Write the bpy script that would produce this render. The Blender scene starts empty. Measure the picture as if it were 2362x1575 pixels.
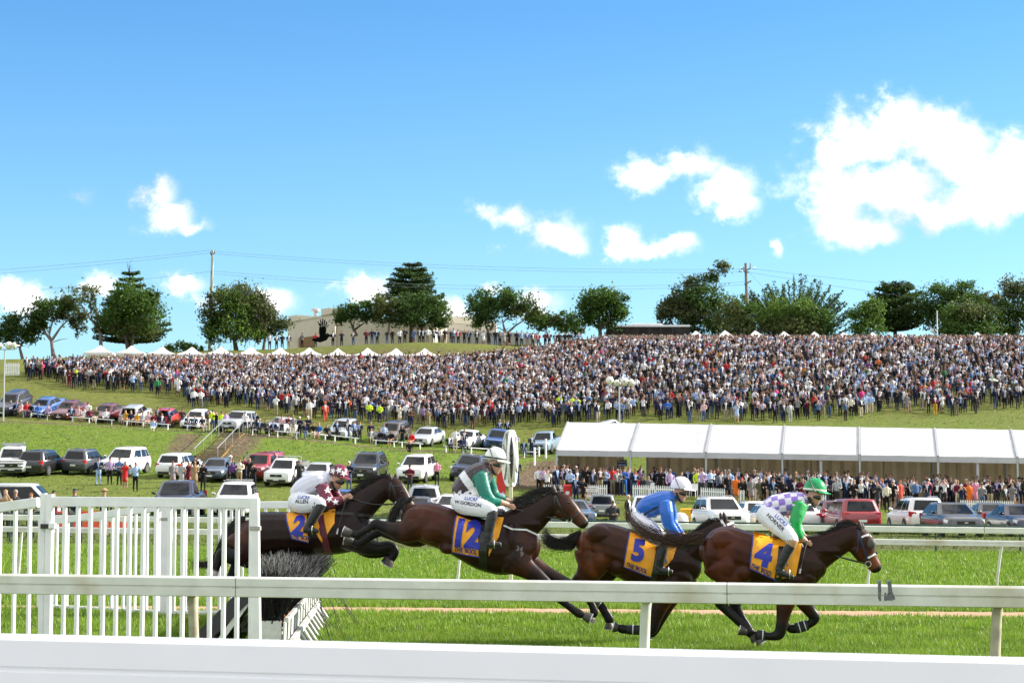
import bpy, bmesh, math, random, time
import numpy as np
from mathutils import Vector, Matrix, kdtree, bvhtree
R = math.radians
random.seed(7); RNG = np.random.default_rng(7)
scene = bpy.context.scene
COL = scene.collection

# ------------------------------------------------------------------ camera
FPX, CXP, CYP, HORIZ, CAMH = 4593.0, 1181.0, 787.5, 1138.0, 1.9   # photo pixels
PITCH = math.atan((HORIZ - CYP) / FPX)
cam_d = bpy.data.cameras.new('camera'); cam = bpy.data.objects.new('camera', cam_d); COL.objects.link(cam)
cam.location = (0, 0, CAMH); cam.rotation_euler = (math.pi / 2 + PITCH, 0, 0)
cam_d.sensor_width = 36.0; cam_d.lens = 70.0
cam_d.clip_start = 0.2; cam_d.clip_end = 6000
cam_d.dof.use_dof = True; cam_d.dof.focus_distance = 25.0; cam_d.dof.aperture_fstop = 9.0
scene.camera = cam

# ------------------------------------------------------------------ light
SUN_EL, SUN_AZ = R(30), R(78)                 # azimuth from +Y towards +X
to_sun = Vector((math.cos(SUN_EL) * math.sin(SUN_AZ), math.cos(SUN_EL) * math.cos(SUN_AZ), math.sin(SUN_EL)))
sl = bpy.data.lights.new('sun', 'SUN'); sl.energy = 4.6; sl.angle = R(0.53); sl.color = (1.0, 0.95, 0.86)
sun = bpy.data.objects.new('sun', sl); COL.objects.link(sun)
sun.rotation_euler = (-to_sun).to_track_quat('-Z', 'Y').to_euler(); sun.location = (60, 10, 60)
scene.view_settings.view_transform = 'Standard'; scene.view_settings.look = 'None'
scene.view_settings.gamma = 1.0; scene.view_settings.use_curve_mapping = False
scene.view_settings.exposure = 1.14
scene.cycles.max_bounces = 6; scene.cycles.diffuse_bounces = 3; scene.cycles.glossy_bounces = 2
scene.cycles.transparent_max_bounces = 6; scene.cycles.caustics_reflective = False; scene.cycles.caustics_refractive = False

def P(x, y, d):
    """world point on the ray of photo pixel (x, y) at distance d in front of the camera plane"""
    a = (x - CXP) / FPX; b = (CYP - y) / FPX
    cp, sp = math.cos(PITCH), math.sin(PITCH)
    dy = cp - b * sp; dz = sp + b * cp; t = d / dy
    return Vector((a * t, d, CAMH + dz * t))

def to_px(p):
    cp, sp = math.cos(PITCH), math.sin(PITCH)
    z = p[2] - CAMH; w = p[1] * cp + z * sp; v = -p[1] * sp + z * cp
    return CXP + FPX * p[0] / w, CYP - FPX * v / w

# ------------------------------------------------------------------ sky
world = bpy.data.worlds.new('World'); scene.world = world; world.use_nodes = True
wt = world.node_tree; wn = wt.nodes; wn.clear()
def N(tree, typ, **kw):
    n = tree.nodes.new(typ)
    for k, v in kw.items(): setattr(n, k, v)
    return n
def M_(tree, op, a, b=None, c=None, clamp=False):
    n = tree.nodes.new('ShaderNodeMath'); n.operation = op; n.use_clamp = clamp
    for i, v in enumerate((a, b, c)):
        if v is None: continue
        if isinstance(v, (int, float)): n.inputs[i].default_value = v
        else: tree.links.new(v, n.inputs[i])
    return n.outputs[0]
sky = N(wt, 'ShaderNodeTexSky', sky_type='NISHITA', sun_disc=False)
sky.sun_elevation = SUN_EL; sky.sun_rotation = SUN_AZ
sky.altitude = 0; sky.air_density = 1.0; sky.dust_density = 0.6; sky.ozone_density = 1.6
SKY_STRENGTH = 0.085
tc = N(wt, 'ShaderNodeTexCoord'); sep = N(wt, 'ShaderNodeSeparateXYZ')
wt.links.new(tc.outputs['Generated'], sep.inputs[0])
ysafe = M_(wt, 'MAXIMUM', sep.outputs[1], 0.02)
ca = M_(wt, 'DIVIDE', sep.outputs[0], ysafe); cb = M_(wt, 'DIVIDE', sep.outputs[2], ysafe)
cv = N(wt, 'ShaderNodeCombineXYZ'); wt.links.new(ca, cv.inputs[0]); wt.links.new(cb, cv.inputs[1])
# noise warps the cloud outlines
nz = N(wt, 'ShaderNodeTexNoise'); nz.inputs['Scale'].default_value = 34; nz.inputs['Detail'].default_value = 12; nz.inputs['Roughness'].default_value = 0.66
wt.links.new(cv.outputs[0], nz.inputs['Vector'])
nz2 = N(wt, 'ShaderNodeTexNoise'); nz2.inputs['Scale'].default_value = 11; nz2.inputs['Detail'].default_value = 4
wt.links.new(cv.outputs[0], nz2.inputs['Vector'])
# a light warp of the lookup position, so no outline stays an ellipse
wsub = N(wt, 'ShaderNodeVectorMath', operation='SUBTRACT'); wt.links.new(nz.outputs['Color'], wsub.inputs[0]); wsub.inputs[1].default_value = (.5, .5, .5)
wsc = N(wt, 'ShaderNodeVectorMath', operation='SCALE'); wt.links.new(wsub.outputs[0], wsc.inputs[0]); wsc.inputs['Scale'].default_value = 0.028
wad = N(wt, 'ShaderNodeVectorMath', operation='ADD'); wt.links.new(cv.outputs[0], wad.inputs[0]); wt.links.new(wsc.outputs[0], wad.inputs[1])
CLOUDS = [(2062,262,75,62,1),(1998,335,130,85,1),(2185,350,175,95,1),(2345,395,150,120,1),(2050,432,190,85,1),(2260,455,180,62,1),(1965,532,115,48,1),(2035,545,55,40,1),(1885,305,42,36,.55),
 (1925,485,90,55,1),(2150,480,120,50,1),(2520,430,200,120,1),(1500,392,86,46,.85),(1585,380,92,42,.9),(1662,432,92,52,1),(1705,470,58,36,.95),(1800,447,70,26,.5),(1442,558,46,46,1),(1505,567,95,30,.95),(1575,556,46,22,.8),
 (1272,532,84,52,.95),(1318,560,46,30,1),(1192,505,70,32,.6),(1130,492,45,26,.5),(1150,578,24,18,.4),(1792,572,20,32,.8),
 (362,452,52,50,.95),(390,505,64,38,1),(440,520,56,20,.7),(175,455,46,26,.4),(45,690,110,44,.9),(222,658,66,40,.9),(422,652,66,34,.85),(470,685,60,28,.7),(625,693,70,38,.8),(842,668,86,40,.9),(1052,712,64,34,.85),(1235,700,76,32,.8),(1135,668,44,14,.5),
 (-250,600,160,70,.9),(2650,620,140,50,.8)]
acc = None
for (cx, cy, rx, ry, w) in CLOUDS:
    q = P(cx, cy, 1.0)
    s = N(wt, 'ShaderNodeVectorMath', operation='SUBTRACT'); wt.links.new(wad.outputs[0], s.inputs[0]); s.inputs[1].default_value = (q.x, q.z - CAMH, 0)
    m = N(wt, 'ShaderNodeVectorMath', operation='MULTIPLY'); wt.links.new(s.outputs[0], m.inputs[0]); m.inputs[1].default_value = (FPX / (rx * 1.25), FPX / (ry * 1.25), 0)
    l = N(wt, 'ShaderNodeVectorMath', operation='LENGTH'); wt.links.new(m.outputs[0], l.inputs[0])
    v = M_(wt, 'MULTIPLY_ADD', l.outputs['Value'], -w, w)
    acc = v if acc is None else M_(wt, 'SMOOTH_MAX', acc, v, 0.12)
# unseen sky: noise cloud over the direction, added heavily as neutral fill light
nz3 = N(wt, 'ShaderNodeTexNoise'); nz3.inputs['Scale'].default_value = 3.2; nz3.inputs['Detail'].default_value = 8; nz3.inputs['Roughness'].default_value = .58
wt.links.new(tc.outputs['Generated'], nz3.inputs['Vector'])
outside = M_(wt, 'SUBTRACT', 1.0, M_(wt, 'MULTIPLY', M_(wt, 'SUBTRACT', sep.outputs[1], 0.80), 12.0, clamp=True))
fill_cloud = M_(wt, 'MULTIPLY', M_(wt, 'MULTIPLY', M_(wt, 'SUBTRACT', nz3.outputs['Fac'], 0.37), 6.0), outside)
acc = M_(wt, 'MAXIMUM', acc, M_(wt, 'SUBTRACT', fill_cloud, M_(wt, 'MULTIPLY', M_(wt, 'SUBTRACT', 1.0, outside), 3.0)))
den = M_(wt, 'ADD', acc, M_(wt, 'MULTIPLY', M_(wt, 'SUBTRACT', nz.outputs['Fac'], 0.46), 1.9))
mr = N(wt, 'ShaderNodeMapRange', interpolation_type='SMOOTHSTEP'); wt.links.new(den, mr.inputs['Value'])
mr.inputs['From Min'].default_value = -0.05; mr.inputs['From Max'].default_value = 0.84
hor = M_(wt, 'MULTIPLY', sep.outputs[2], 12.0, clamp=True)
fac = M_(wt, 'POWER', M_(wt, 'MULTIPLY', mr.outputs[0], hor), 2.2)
# thick cloud is a touch lavender inside, as the clouds in the picture are
shade = N(wt, 'ShaderNodeMix', data_type='RGBA')
sf = M_(wt, 'MULTIPLY', M_(wt, 'SUBTRACT', nz2.outputs['Fac'], 0.46, None), 3.2, clamp=True)
wt.links.new(sf, shade.inputs['Factor'])
shade.inputs[6].default_value = (9.6, 9.4, 9.2, 1); shade.inputs[7].default_value = (3.3, 3.5, 4.3, 1)
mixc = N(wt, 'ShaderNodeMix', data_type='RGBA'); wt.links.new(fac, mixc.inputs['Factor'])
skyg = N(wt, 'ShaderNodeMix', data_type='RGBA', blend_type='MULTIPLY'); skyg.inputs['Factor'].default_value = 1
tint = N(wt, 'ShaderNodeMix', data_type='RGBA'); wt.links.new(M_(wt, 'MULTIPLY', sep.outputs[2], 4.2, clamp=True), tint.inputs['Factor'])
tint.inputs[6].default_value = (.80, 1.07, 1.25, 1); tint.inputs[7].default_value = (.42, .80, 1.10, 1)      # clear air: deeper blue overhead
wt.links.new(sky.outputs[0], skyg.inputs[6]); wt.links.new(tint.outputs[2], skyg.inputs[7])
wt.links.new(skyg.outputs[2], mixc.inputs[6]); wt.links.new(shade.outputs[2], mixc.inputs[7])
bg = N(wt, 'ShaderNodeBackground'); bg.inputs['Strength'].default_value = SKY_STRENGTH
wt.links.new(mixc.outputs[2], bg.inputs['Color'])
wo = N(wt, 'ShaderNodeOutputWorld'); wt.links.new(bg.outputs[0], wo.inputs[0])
world.cycles.sampling_method = 'MANUAL'; world.cycles.sample_map_resolution = 512

# ------------------------------------------------------------------ materials
MATS = {}
def mat(name, color, rough=.6, metal=0, spec=.5, var=0.0, scale=8.0, bump=0.0, coat=0.0, sheen=0.0, emit=None, trans=0.0, attr=None, mottle=None):
    if name in MATS: return MATS[name]
    m = bpy.data.materials.new(name); m.use_nodes = True; t = m.node_tree; b = t.nodes['Principled BSDF']
    b.inputs['Base Color'].default_value = (*color, 1); b.inputs['Roughness'].default_value = rough
    b.inputs['Metallic'].default_value = metal; b.inputs['Specular IOR Level'].default_value = spec
    b.inputs['Coat Weight'].default_value = coat; b.inputs['Coat Roughness'].default_value = .06
    if sheen: b.inputs['Sheen Weight'].default_value = sheen
    src = None
    if attr:
        an = N(t, 'ShaderNodeAttribute', attribute_name=attr); src = an.outputs['Color']
        t.links.new(src, b.inputs['Base Color'])
    if var or bump:
        co = N(t, 'ShaderNodeTexCoord'); no = N(t, 'ShaderNodeTexNoise'); no.inputs['Scale'].default_value = scale; no.inputs['Detail'].default_value = 5
        t.links.new(co.outputs['Object'], no.inputs['Vector'])
        if var:
            mx = N(t, 'ShaderNodeMix', data_type='RGBA', blend_type='MULTIPLY'); mx.inputs['Factor'].default_value = 1
            lo, hi = 1 - var, 1 + var
            mp = N(t, 'ShaderNodeMapRange'); t.links.new(no.outputs['Fac'], mp.inputs['Value'])
            mp.inputs['From Min'].default_value = .3; mp.inputs['From Max'].default_value = .7
            mp.inputs['To Min'].default_value = lo; mp.inputs['To Max'].default_value = hi
            mx.inputs[6].default_value = (*color, 1)
            if src is not None: t.links.new(src, mx.inputs[6])
            t.links.new(mp.outputs[0], mx.inputs[7])
            t.links.new(mx.outputs[2], b.inputs['Base Color'])
            if mottle:
                m2 = N(t, 'ShaderNodeMix', data_type='RGBA'); n2 = N(t, 'ShaderNodeTexNoise'); n2.inputs['Scale'].default_value = scale * .31; n2.inputs['Detail'].default_value = 6
                t.links.new(co.outputs['Object'], n2.inputs['Vector'])
                r2 = N(t, 'ShaderNodeMapRange'); t.links.new(n2.outputs['Fac'], r2.inputs['Value']); r2.inputs['From Min'].default_value = .5; r2.inputs['From Max'].default_value = .72
                t.links.new(r2.outputs[0], m2.inputs['Factor']); t.links.new(mx.outputs[2], m2.inputs[6]); m2.inputs[7].default_value = (*mottle, 1)
                t.links.new(m2.outputs[2], b.inputs['Base Color'])
        if bump:
            bp = N(t, 'ShaderNodeBump'); bp.inputs['Strength'].default_value = bump; bp.inputs['Distance'].default_value = .02
            t.links.new(no.outputs['Fac'], bp.inputs['Height']); t.links.new(bp.outputs[0], b.inputs['Normal'])
    if trans:
        tr = N(t, 'ShaderNodeBsdfTranslucent'); ms = N(t, 'ShaderNodeMixShader'); ms.inputs[0].default_value = trans
        if b.inputs['Base Color'].links: t.links.new(b.inputs['Base Color'].links[0].from_socket, tr.inputs[0])
        else: tr.inputs[0].default_value = (*color, 1)
        o = t.nodes['Material Output']; t.links.new(b.outputs[0], ms.inputs[1]); t.links.new(tr.outputs[0], ms.inputs[2]); t.links.new(ms.outputs[0], o.inputs[0])
    MATS[name] = m; return m

# ------------------------------------------------------------------ mesh helpers
class MB:
    """collects shapes into one mesh"""
    def __init__(s): s.v = []; s.f = []; s.m = []
    def add(s, vs, fs, mi=0):
        o = len(s.v); s.v.extend([tuple(v) for v in vs]); s.f.extend([tuple(i + o for i in f) for f in fs]); s.m.extend([mi] * len(fs)); return s
    def box(s, c, size, mi=0, rot=None):
        hx, hy, hz = size[0] / 2, size[1] / 2, size[2] / 2
        vs = [Vector((x, y, z)) for x in (-hx, hx) for y in (-hy, hy) for z in (-hz, hz)]
        if rot is not None: vs = [rot @ v for v in vs]
        c = Vector(c); vs = [v + c for v in vs]
        return s.add(vs, [(0,1,3,2),(4,6,7,5),(0,4,5,1),(2,3,7,6),(0,2,6,4),(1,5,7,3)], mi)
    def hexa(s, p, mi=0):     # eight corners: bottom four, top four
        return s.add(p, [(3,2,1,0),(4,5,6,7),(0,1,5,4),(1,2,6,5),(2,3,7,6),(3,0,4,7)], mi)
    def beam(s, a, b, w, h, up=Vector((0,0,1)), mi=0, bev=0.0):
        a, b = Vector(a), Vector(b); t = (b - a).normalized(); side = t.cross(up)
        if side.length < 1e-4: side = t.cross(Vector((0,1,0)))
        side.normalize(); u = side.cross(t).normalized()
        if bev:
            pr = [(-w/2+bev,-h/2),(w/2-bev,-h/2),(w/2,-h/2+bev),(w/2,h/2-bev),(w/2-bev,h/2),(-w/2+bev,h/2),(-w/2,h/2-bev),(-w/2,-h/2+bev)]
        else: pr = [(-w/2,-h/2),(w/2,-h/2),(w/2,h/2),(-w/2,h/2)]
        return s.prism(a, b, side, u, pr, mi)
    def prism(s, a, b, side, u, pr, mi=0):
        n = len(pr); vs = [a + side * x + u * y for x, y in pr] + [b + side * x + u * y for x, y in pr]
        fs = [tuple(range(n - 1, -1, -1)), tuple(range(n, 2 * n))] + [(i, (i + 1) % n, n + (i + 1) % n, n + i) for i in range(n)]
        # keep normals outward for either winding
        return s.add(vs, fs, mi)
    def tube(s, pts, rad, n=6, mi=0, cap=True):
        pts = [Vector(p) for p in pts]; rad = rad if hasattr(rad, '__len__') else [rad] * len(pts)
        rings = []; o = len(s.v); prev = None
        for i, p in enumerate(pts):
            t = (pts[min(i + 1, len(pts) - 1)] - pts[max(i - 1, 0)])
            t = t.normalized() if t.length > 1e-9 else Vector((0,0,1))
            if prev is None: a = t.cross(Vector((0,0,1)) if abs(t.z) < .9 else Vector((1,0,0))).normalized()
            else:
                a = prev - t * prev.dot(t); a = a.normalized() if a.length > 1e-6 else t.orthogonal().normalized()
            prev = a; b = t.cross(a)
            for k in range(n):
                an = 2 * math.pi * k / n; s.v.append(tuple(p + (a * math.cos(an) + b * math.sin(an)) * rad[i]))
        m = len(pts)
        for i in range(m - 1):
            for k in range(n):
                s.f.append((o + i*n + k, o + i*n + (k+1) % n, o + (i+1)*n + (k+1) % n, o + (i+1)*n + k)); s.m.append(mi)
        if cap:
            s.f.append(tuple(o + k for k in range(n - 1, -1, -1))); s.m.append(mi)
            s.f.append(tuple(o + (m-1)*n + k for k in range(n))); s.m.append(mi)
        return s
    def lathe(s, prof, c, axis='Z', n=16, mi=0, mat4=None):
        o = len(s.v); c = Vector(c)
        for r, h in prof:
            for k in range(n):
                an = 2 * math.pi * k / n; x, y = r * math.cos(an), r * math.sin(an)
                v = Vector((x, y, h)) if axis == 'Z' else (Vector((x, h, y)) if axis == 'Y' else Vector((h, x, y)))
                if mat4 is not None: v = mat4 @ v
                s.v.append(tuple(v + c))
        for i in range(len(prof) - 1):
            for k in range(n):
                f = (o + i*n + k, o + i*n + (k+1) % n, o + (i+1)*n + (k+1) % n, o + (i+1)*n + k)
                s.f.append(f if axis != 'Y' else f[::-1]); s.m.append(mi)
        return s
    def loft(s, rings, mi=0, cap=True, closed=True):
        n = len(rings[0]); o = len(s.v)
        for r in rings: s.v.extend([tuple(p) for p in r])
        for i in range(len(rings) - 1):
            for k in range(n if closed else n - 1):
                s.f.append((o + i*n + k, o + i*n + (k+1) % n, o + (i+1)*n + (k+1) % n, o + (i+1)*n + k)); s.m.append(mi)
        if cap:
            s.f.append(tuple(o + k for k in range(n - 1, -1, -1))); s.m.append(mi)
            s.f.append(tuple(o + (len(rings)-1)*n + k for k in range(n))); s.m.append(mi)
        return s
    def mesh(s, name, mats=None, smooth=None, fix=True):
        me = bpy.data.meshes.new(name); me.from_pydata(s.v, [], s.f)
        for m in (mats or []): me.materials.append(m)
        if mats and len(mats) > 1: me.polygons.foreach_set('material_index', s.m)
        if fix and len(s.f) < 60000:
            bm = bmesh.new(); bm.from_mesh(me); bmesh.ops.recalc_face_normals(bm, faces=bm.faces); bm.to_mesh(me); bm.free()
        if smooth:
            me.polygons.foreach_set('use_smooth', [True] * len(me.polygons)); me.set_sharp_from_angle(angle=R(smooth))
        me.update(); return me
    def build(s, name, mats, parent=None, smooth=None, fix=True):
        return link(name, s.mesh(name, mats if isinstance(mats, (list, tuple)) else [mats], smooth, fix), parent)

def link(name, me, parent=None):
    o = bpy.data.objects.new(name, me); COL.objects.link(o)
    if parent is not None: o.parent = parent
    return o
def tag(o, label=None, cat=None, group=None, kind=None):
    if label: o['label'] = label
    if cat: o['category'] = cat
    if group: o['group'] = group
    if kind: o['kind'] = kind
    return o
def empty(name, loc, rz=0.0, label=None, cat=None, group=None):
    o = bpy.data.objects.new(name, None); COL.objects.link(o); o.location = loc; o.rotation_euler = (0, 0, rz); o.empty_display_size = .3
    return tag(o, label, cat, group)
def child_copy(src, parent):
    c = src.copy(); COL.objects.link(c); c.parent = parent
    return c
def copy_tree(root):
    r = root.copy(); COL.objects.link(r)
    for ch in root.children:
        c = child_copy(ch, r)
        for g in ch.children: child_copy(g, c)
    return r
def mesh_np(name, verts, faces, mats, attrs=None, smooth=False):
    """fast mesh from numpy: verts (n,3), faces (m,k) all of one size"""
    me = bpy.data.meshes.new(name); n, k = len(verts), faces.shape[1]
    me.vertices.add(n); me.vertices.foreach_set('co', np.asarray(verts, np.float32).ravel())
    me.loops.add(faces.size); me.loops.foreach_set('vertex_index', faces.astype(np.int32).ravel())
    me.polygons.add(len(faces)); me.polygons.foreach_set('loop_start', np.arange(0, faces.size, k, dtype=np.int32))
    if smooth: me.polygons.foreach_set('use_smooth', np.ones(len(faces), bool))
    for m in mats: me.materials.append(m)
    me.update(calc_edges=True)
    for an, (dom, dat) in (attrs or {}).items():
        dat = np.asarray(dat, np.float32)
        if dat.ndim == 1:
            a = me.attributes.new(an, 'FLOAT', dom); a.data.foreach_set('value', dat)
        else:
            if dat.shape[1] == 3: dat = np.concatenate([dat, np.ones((len(dat), 1), np.float32)], 1)
            a = me.attributes.new(an, 'FLOAT_COLOR', dom); a.data.foreach_set('color', dat.ravel())
    return me

# smooth organic surface: closed elliptical tubes fused by a voxel remesh
def ring_tube(mb, st, n=14, endcap=True):
    """st: list of (x, y, z, half_in_plane, half_lateral); the figure lies mostly in its XZ plane, Y is lateral"""
    pts = [Vector(s[:3]) for s in st]; rings = []
    for i, s in enumerate(st):
        t = (pts[min(i + 1, len(pts) - 1)] - pts[max(i - 1, 0)]).normalized()
        lat = Vector((0, 1, 0)); lat = lat - t * lat.dot(t)
        lat = lat.normalized() if lat.length > .2 else Vector((1, 0, 0))
        up = t.cross(lat).normalized()
        rings.append((pts[i], t, lat, up, s[3], s[4]))
    full = []
    p, t, la, up, a, b = rings[0]
    if endcap: full += [(p - t * a * .45, la, up, a * .35, b * .35), (p - t * a * .28, la, up, a * .75, b * .75)]
    full += [(p, la, up, a, b) for p, t, la, up, a, b in rings]
    p, t, la, up, a, b = rings[-1]
    if endcap: full += [(p + t * a * .28, la, up, a * .75, b * .75), (p + t * a * .45, la, up, a * .35, b * .35)]
    out = []
    for p, la, up, a, b in full:
        out.append([p + up * a * math.cos(2 * math.pi * k / n) + la * b * math.sin(2 * math.pi * k / n) for k in range(n)])
    mb.loft(out)
def ellipsoid(mb, c, r, n=12, m=8, rot=None):
    rings = []
    c = Vector(c)
    for j in range(1, m):
        ph = math.pi * j / m
        rings.append([c + (rot @ Vector((r[0]*math.sin(ph)*math.cos(2*math.pi*k/n), r[1]*math.sin(ph)*math.sin(2*math.pi*k/n), r[2]*math.cos(ph))) if rot is not None else
                      Vector((r[0]*math.sin(ph)*math.cos(2*math.pi*k/n), r[1]*math.sin(ph)*math.sin(2*math.pi*k/n), r[2]*math.cos(ph)))) for k in range(n)])
    mb.loft(rings)
def fuse(mb, voxel, smooth=2, decimate=None, name='fused', factor=.5):
    me = mb.mesh(name); o = bpy.data.objects.new('tmp', me); COL.objects.link(o)
    md = o.modifiers.new('r', 'REMESH'); md.mode = 'VOXEL'; md.voxel_size = voxel; md.use_smooth_shade = True
    if smooth: sm = o.modifiers.new('s', 'SMOOTH'); sm.iterations = smooth; sm.factor = factor
    if decimate: dc = o.modifiers.new('d', 'DECIMATE'); dc.ratio = decimate
    dg = bpy.context.evaluated_depsgraph_get()
    out = bpy.data.meshes.new_from_object(o.evaluated_get(dg)); out.name = name
    bpy.data.objects.remove(o); bpy.data.meshes.remove(me)
    return out
# ================================================================== the land
# columns of the hillside: photo column -> feature lines (distance, height)
LAND = {
 0:    [(20,0),(58,.12),(66,.25),(94,.45),(112,1.5),(131,3.1),(139,3.8),(168,7.9),(177,8.7),(186,11.3),(208,15.7),(216,16.3),(255,15.6),(340,13)],
 500:  [(20,0),(58,.08),(66,.2),(94,.6),(112,1.5),(131,2.8),(139,3.5),(163,6.9),(171,7.4),(180,9.6),(211,15.6),(224,17.9),(255,18.0),(340,15)],
 1000: [(20,0),(58,.05),(65,.12),(94,.3),(114,1.1),(131,2.65),(139,3.2),(154,5.1),(162,5.8),(172,7.6),(208,15.3),(217,18.3),(255,18.7),(340,17)],
 1250: [(20,0),(57,.02),(64,.08),(94,.15),(117,.4),(125,1.75),(139,2.4),(156,4.7),(163,5.4),(172,7.7),(211,16.2),(219,18.0),(255,18.2),(340,17)],
 1500: [(20,0),(56,0),(63,.06),(94,.05),(117,.35),(124,1.7),(139,1.9),(157,6.2),(163,7.2),(168,7.9),(214,17.2),(222,17.7),(255,17.8),(340,16)],
 2362: [(20,0),(55,0),(62,.05),(94,.0),(117,.45),(124,1.1),(139,1.6),(157,6.5),(163,7.6),(168,8.4),(214,17.2),(222,17.6),(255,17.8),(340,16)],
}
_us = np.array(sorted(LAND), float)
_tab = np.array([LAND[int(u)] for u in _us])           # (cols, nodes, 2)
def _pchip(d, z, q):
    """monotone cubic through nodes; d, z are (n, m) rows per query"""
    h = np.diff(d, axis=1); dl = np.diff(z, axis=1) / h
    m = np.zeros_like(z); s = dl[:, :-1] * dl[:, 1:] > 0
    w1 = 2 * h[:, 1:] + h[:, :-1]; w2 = h[:, 1:] + 2 * h[:, :-1]
    with np.errstate(divide='ignore', invalid='ignore'):
        hm = (w1 + w2) / (w1 / dl[:, :-1] + w2 / dl[:, 1:])
    m[:, 1:-1] = np.where(s, hm, 0); m[:, 0] = 0; m[:, -1] = dl[:, -1]
    k = np.clip((q[:, None] >= d).sum(1) - 1, 0, d.shape[1] - 2); r = np.arange(len(q))
    t = np.clip((q - d[r, k]) / h[r, k], 0, 1); hh = h[r, k]
    return (2*t**3 - 3*t**2 + 1) * z[r, k] + (t**3 - 2*t**2 + t) * hh * m[r, k] + (-2*t**3 + 3*t**2) * z[r, k+1] + (t**3 - t**2) * hh * m[r, k+1]
def ground_np(X, Y):
    X = np.asarray(X, float).ravel(); Y = np.asarray(Y, float).ravel()
    u = CXP + FPX * X / np.maximum(Y, 18); u = np.clip(u, 0, 2362)
    k = np.clip(np.searchsorted(_us, u, 'right') - 1, 0, len(_us) - 2)
    t = (u - _us[k]) / (_us[k+1] - _us[k]); t = t * t * (3 - 2 * t)
    row = _tab[k] * (1 - t)[:, None, None] + _tab[k+1] * t[:, None, None]
    z = _pchip(row[:, :, 0], row[:, :, 1], np.clip(Y, 20, 340))
    return z + np.where(Y > 340, -(Y - 340) * .02, 0)
def gz(x, y): return float(ground_np([x], [y])[0])
_DD = np.linspace(18, 330, 3200)
def on_ground(px, py, dmin=18, dmax=330):
    """the point of the land seen at a photo pixel (nearest one)"""
    a = (px - CXP) / FPX; q = [P(px, py, 1.0)]
    ray = P(px, py, 1.0) - Vector((0, 0, CAMH))
    zz = CAMH + ray.z * _DD; g = ground_np(ray.x * _DD, _DD)
    ok = np.where((zz <= g) & (_DD >= dmin) & (_DD <= dmax))[0]
    d = _DD[ok[0]] if len(ok) else dmax
    X = ray.x * d
    return Vector((X, d, gz(X, d)))
def at_depth(px, d, dz=0.0):
    X = (px - CXP) / FPX * d * 1.003
    return Vector((X, d, gz(X, d) + dz))

def mask_poly(U, D, pts, width):
    """soft mask round a polyline given in (photo column, distance)"""
    out = np.zeros(len(U)); X = (U - CXP) / FPX * D
    for (u0, d0), (u1, d1) in zip(pts[:-1], pts[1:]):
        a = np.array([(u0 - CXP) / FPX * d0, d0]); b = np.array([(u1 - CXP) / FPX * d1, d1]); ab = b - a
        t = np.clip(((X - a[0]) * ab[0] + (D - a[1]) * ab[1]) / (ab @ ab), 0, 1)
        dist = np.hypot(X - a[0] - t * ab[0], D - a[1] - t * ab[1]); out = np.maximum(out, np.clip(1.6 - dist / width, 0, 1))
    return out
def land_mesh():
    ys = np.concatenate([np.arange(-30, 20, 5), np.arange(20, 90, 1.5), np.arange(90, 232, .55), np.arange(232, 345, 3), np.arange(345, 900, 40), np.arange(900, 5200, 600)])
    xs = np.concatenate([np.arange(-2600, -140, 300), np.arange(-140, -62, 6), np.arange(-62, 66, .7), np.arange(66, 144, 6), np.arange(144, 2700, 300)])
    X, Y = np.meshgrid(xs, ys); Z = ground_np(X, Y).reshape(X.shape)
    rough = (RNG.random(X.shape) - .5) * np.where((Y > 96) & (Y < 225), .14, .02); rough[Y < 66] = 0
    Z = Z + rough
    V = np.stack([X.ravel(), Y.ravel(), Z.ravel()], 1); nx = len(xs); i = np.arange((len(ys) - 1) * nx).reshape(len(ys) - 1, nx)[:, :-1].ravel()
    Fc = np.stack([i, i + 1, i + nx + 1, i + nx], 1)
    x, y = X.ravel(), Y.ravel(); u = CXP + FPX * x / np.maximum(y, 18)
    dry = np.clip((y - 62) / 20, 0, 1) * .55 + np.clip((y - 162) / 14, 0, 1) * .35
    dry *= np.where((y > 133) & (y < 168) & (u < 1270), .35, 1)                      # the lush bank
    soil = mask_poly(u, y, [(-100, 168.5), (200, 166.8), (500, 163.2), (760, 158), (1000, 154.3), (1240, 156)], .9) * .75
    soil = np.maximum(soil, mask_poly(u, y, [(565, 161), (540, 152), (500, 145)], 1.5))
    soil = np.maximum(soil, mask_poly(u, y, [(440, 160), (415, 150)], 1.1) * .8)
    soil = np.maximum(soil, mask_poly(u, y, [(690, 159), (560, 160.5)], 1.0))
    soil = np.maximum(soil, mask_poly(u, y, [(1265, 152), (1225, 141), (1200, 135)], 1.6))
    soil = np.maximum(soil, np.where((y > 66) & (y < 78), .55 * np.clip((u - 250) / 500, 0.1, 1), 0))
    soil = np.maximum(soil, mask_poly(u, y, [(700, 213.5), (1000, 212), (1250, 214)], 1.6) * .45)
    soil = np.maximum(soil, np.where((y > 126) & (y < 140) & (u > 1275), .9, 0))
    return mesh_np('ground', V, Fc, [mat_ground()], {'dry': ('POINT', dry), 'soil': ('POINT', soil)}, smooth=True)
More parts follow.
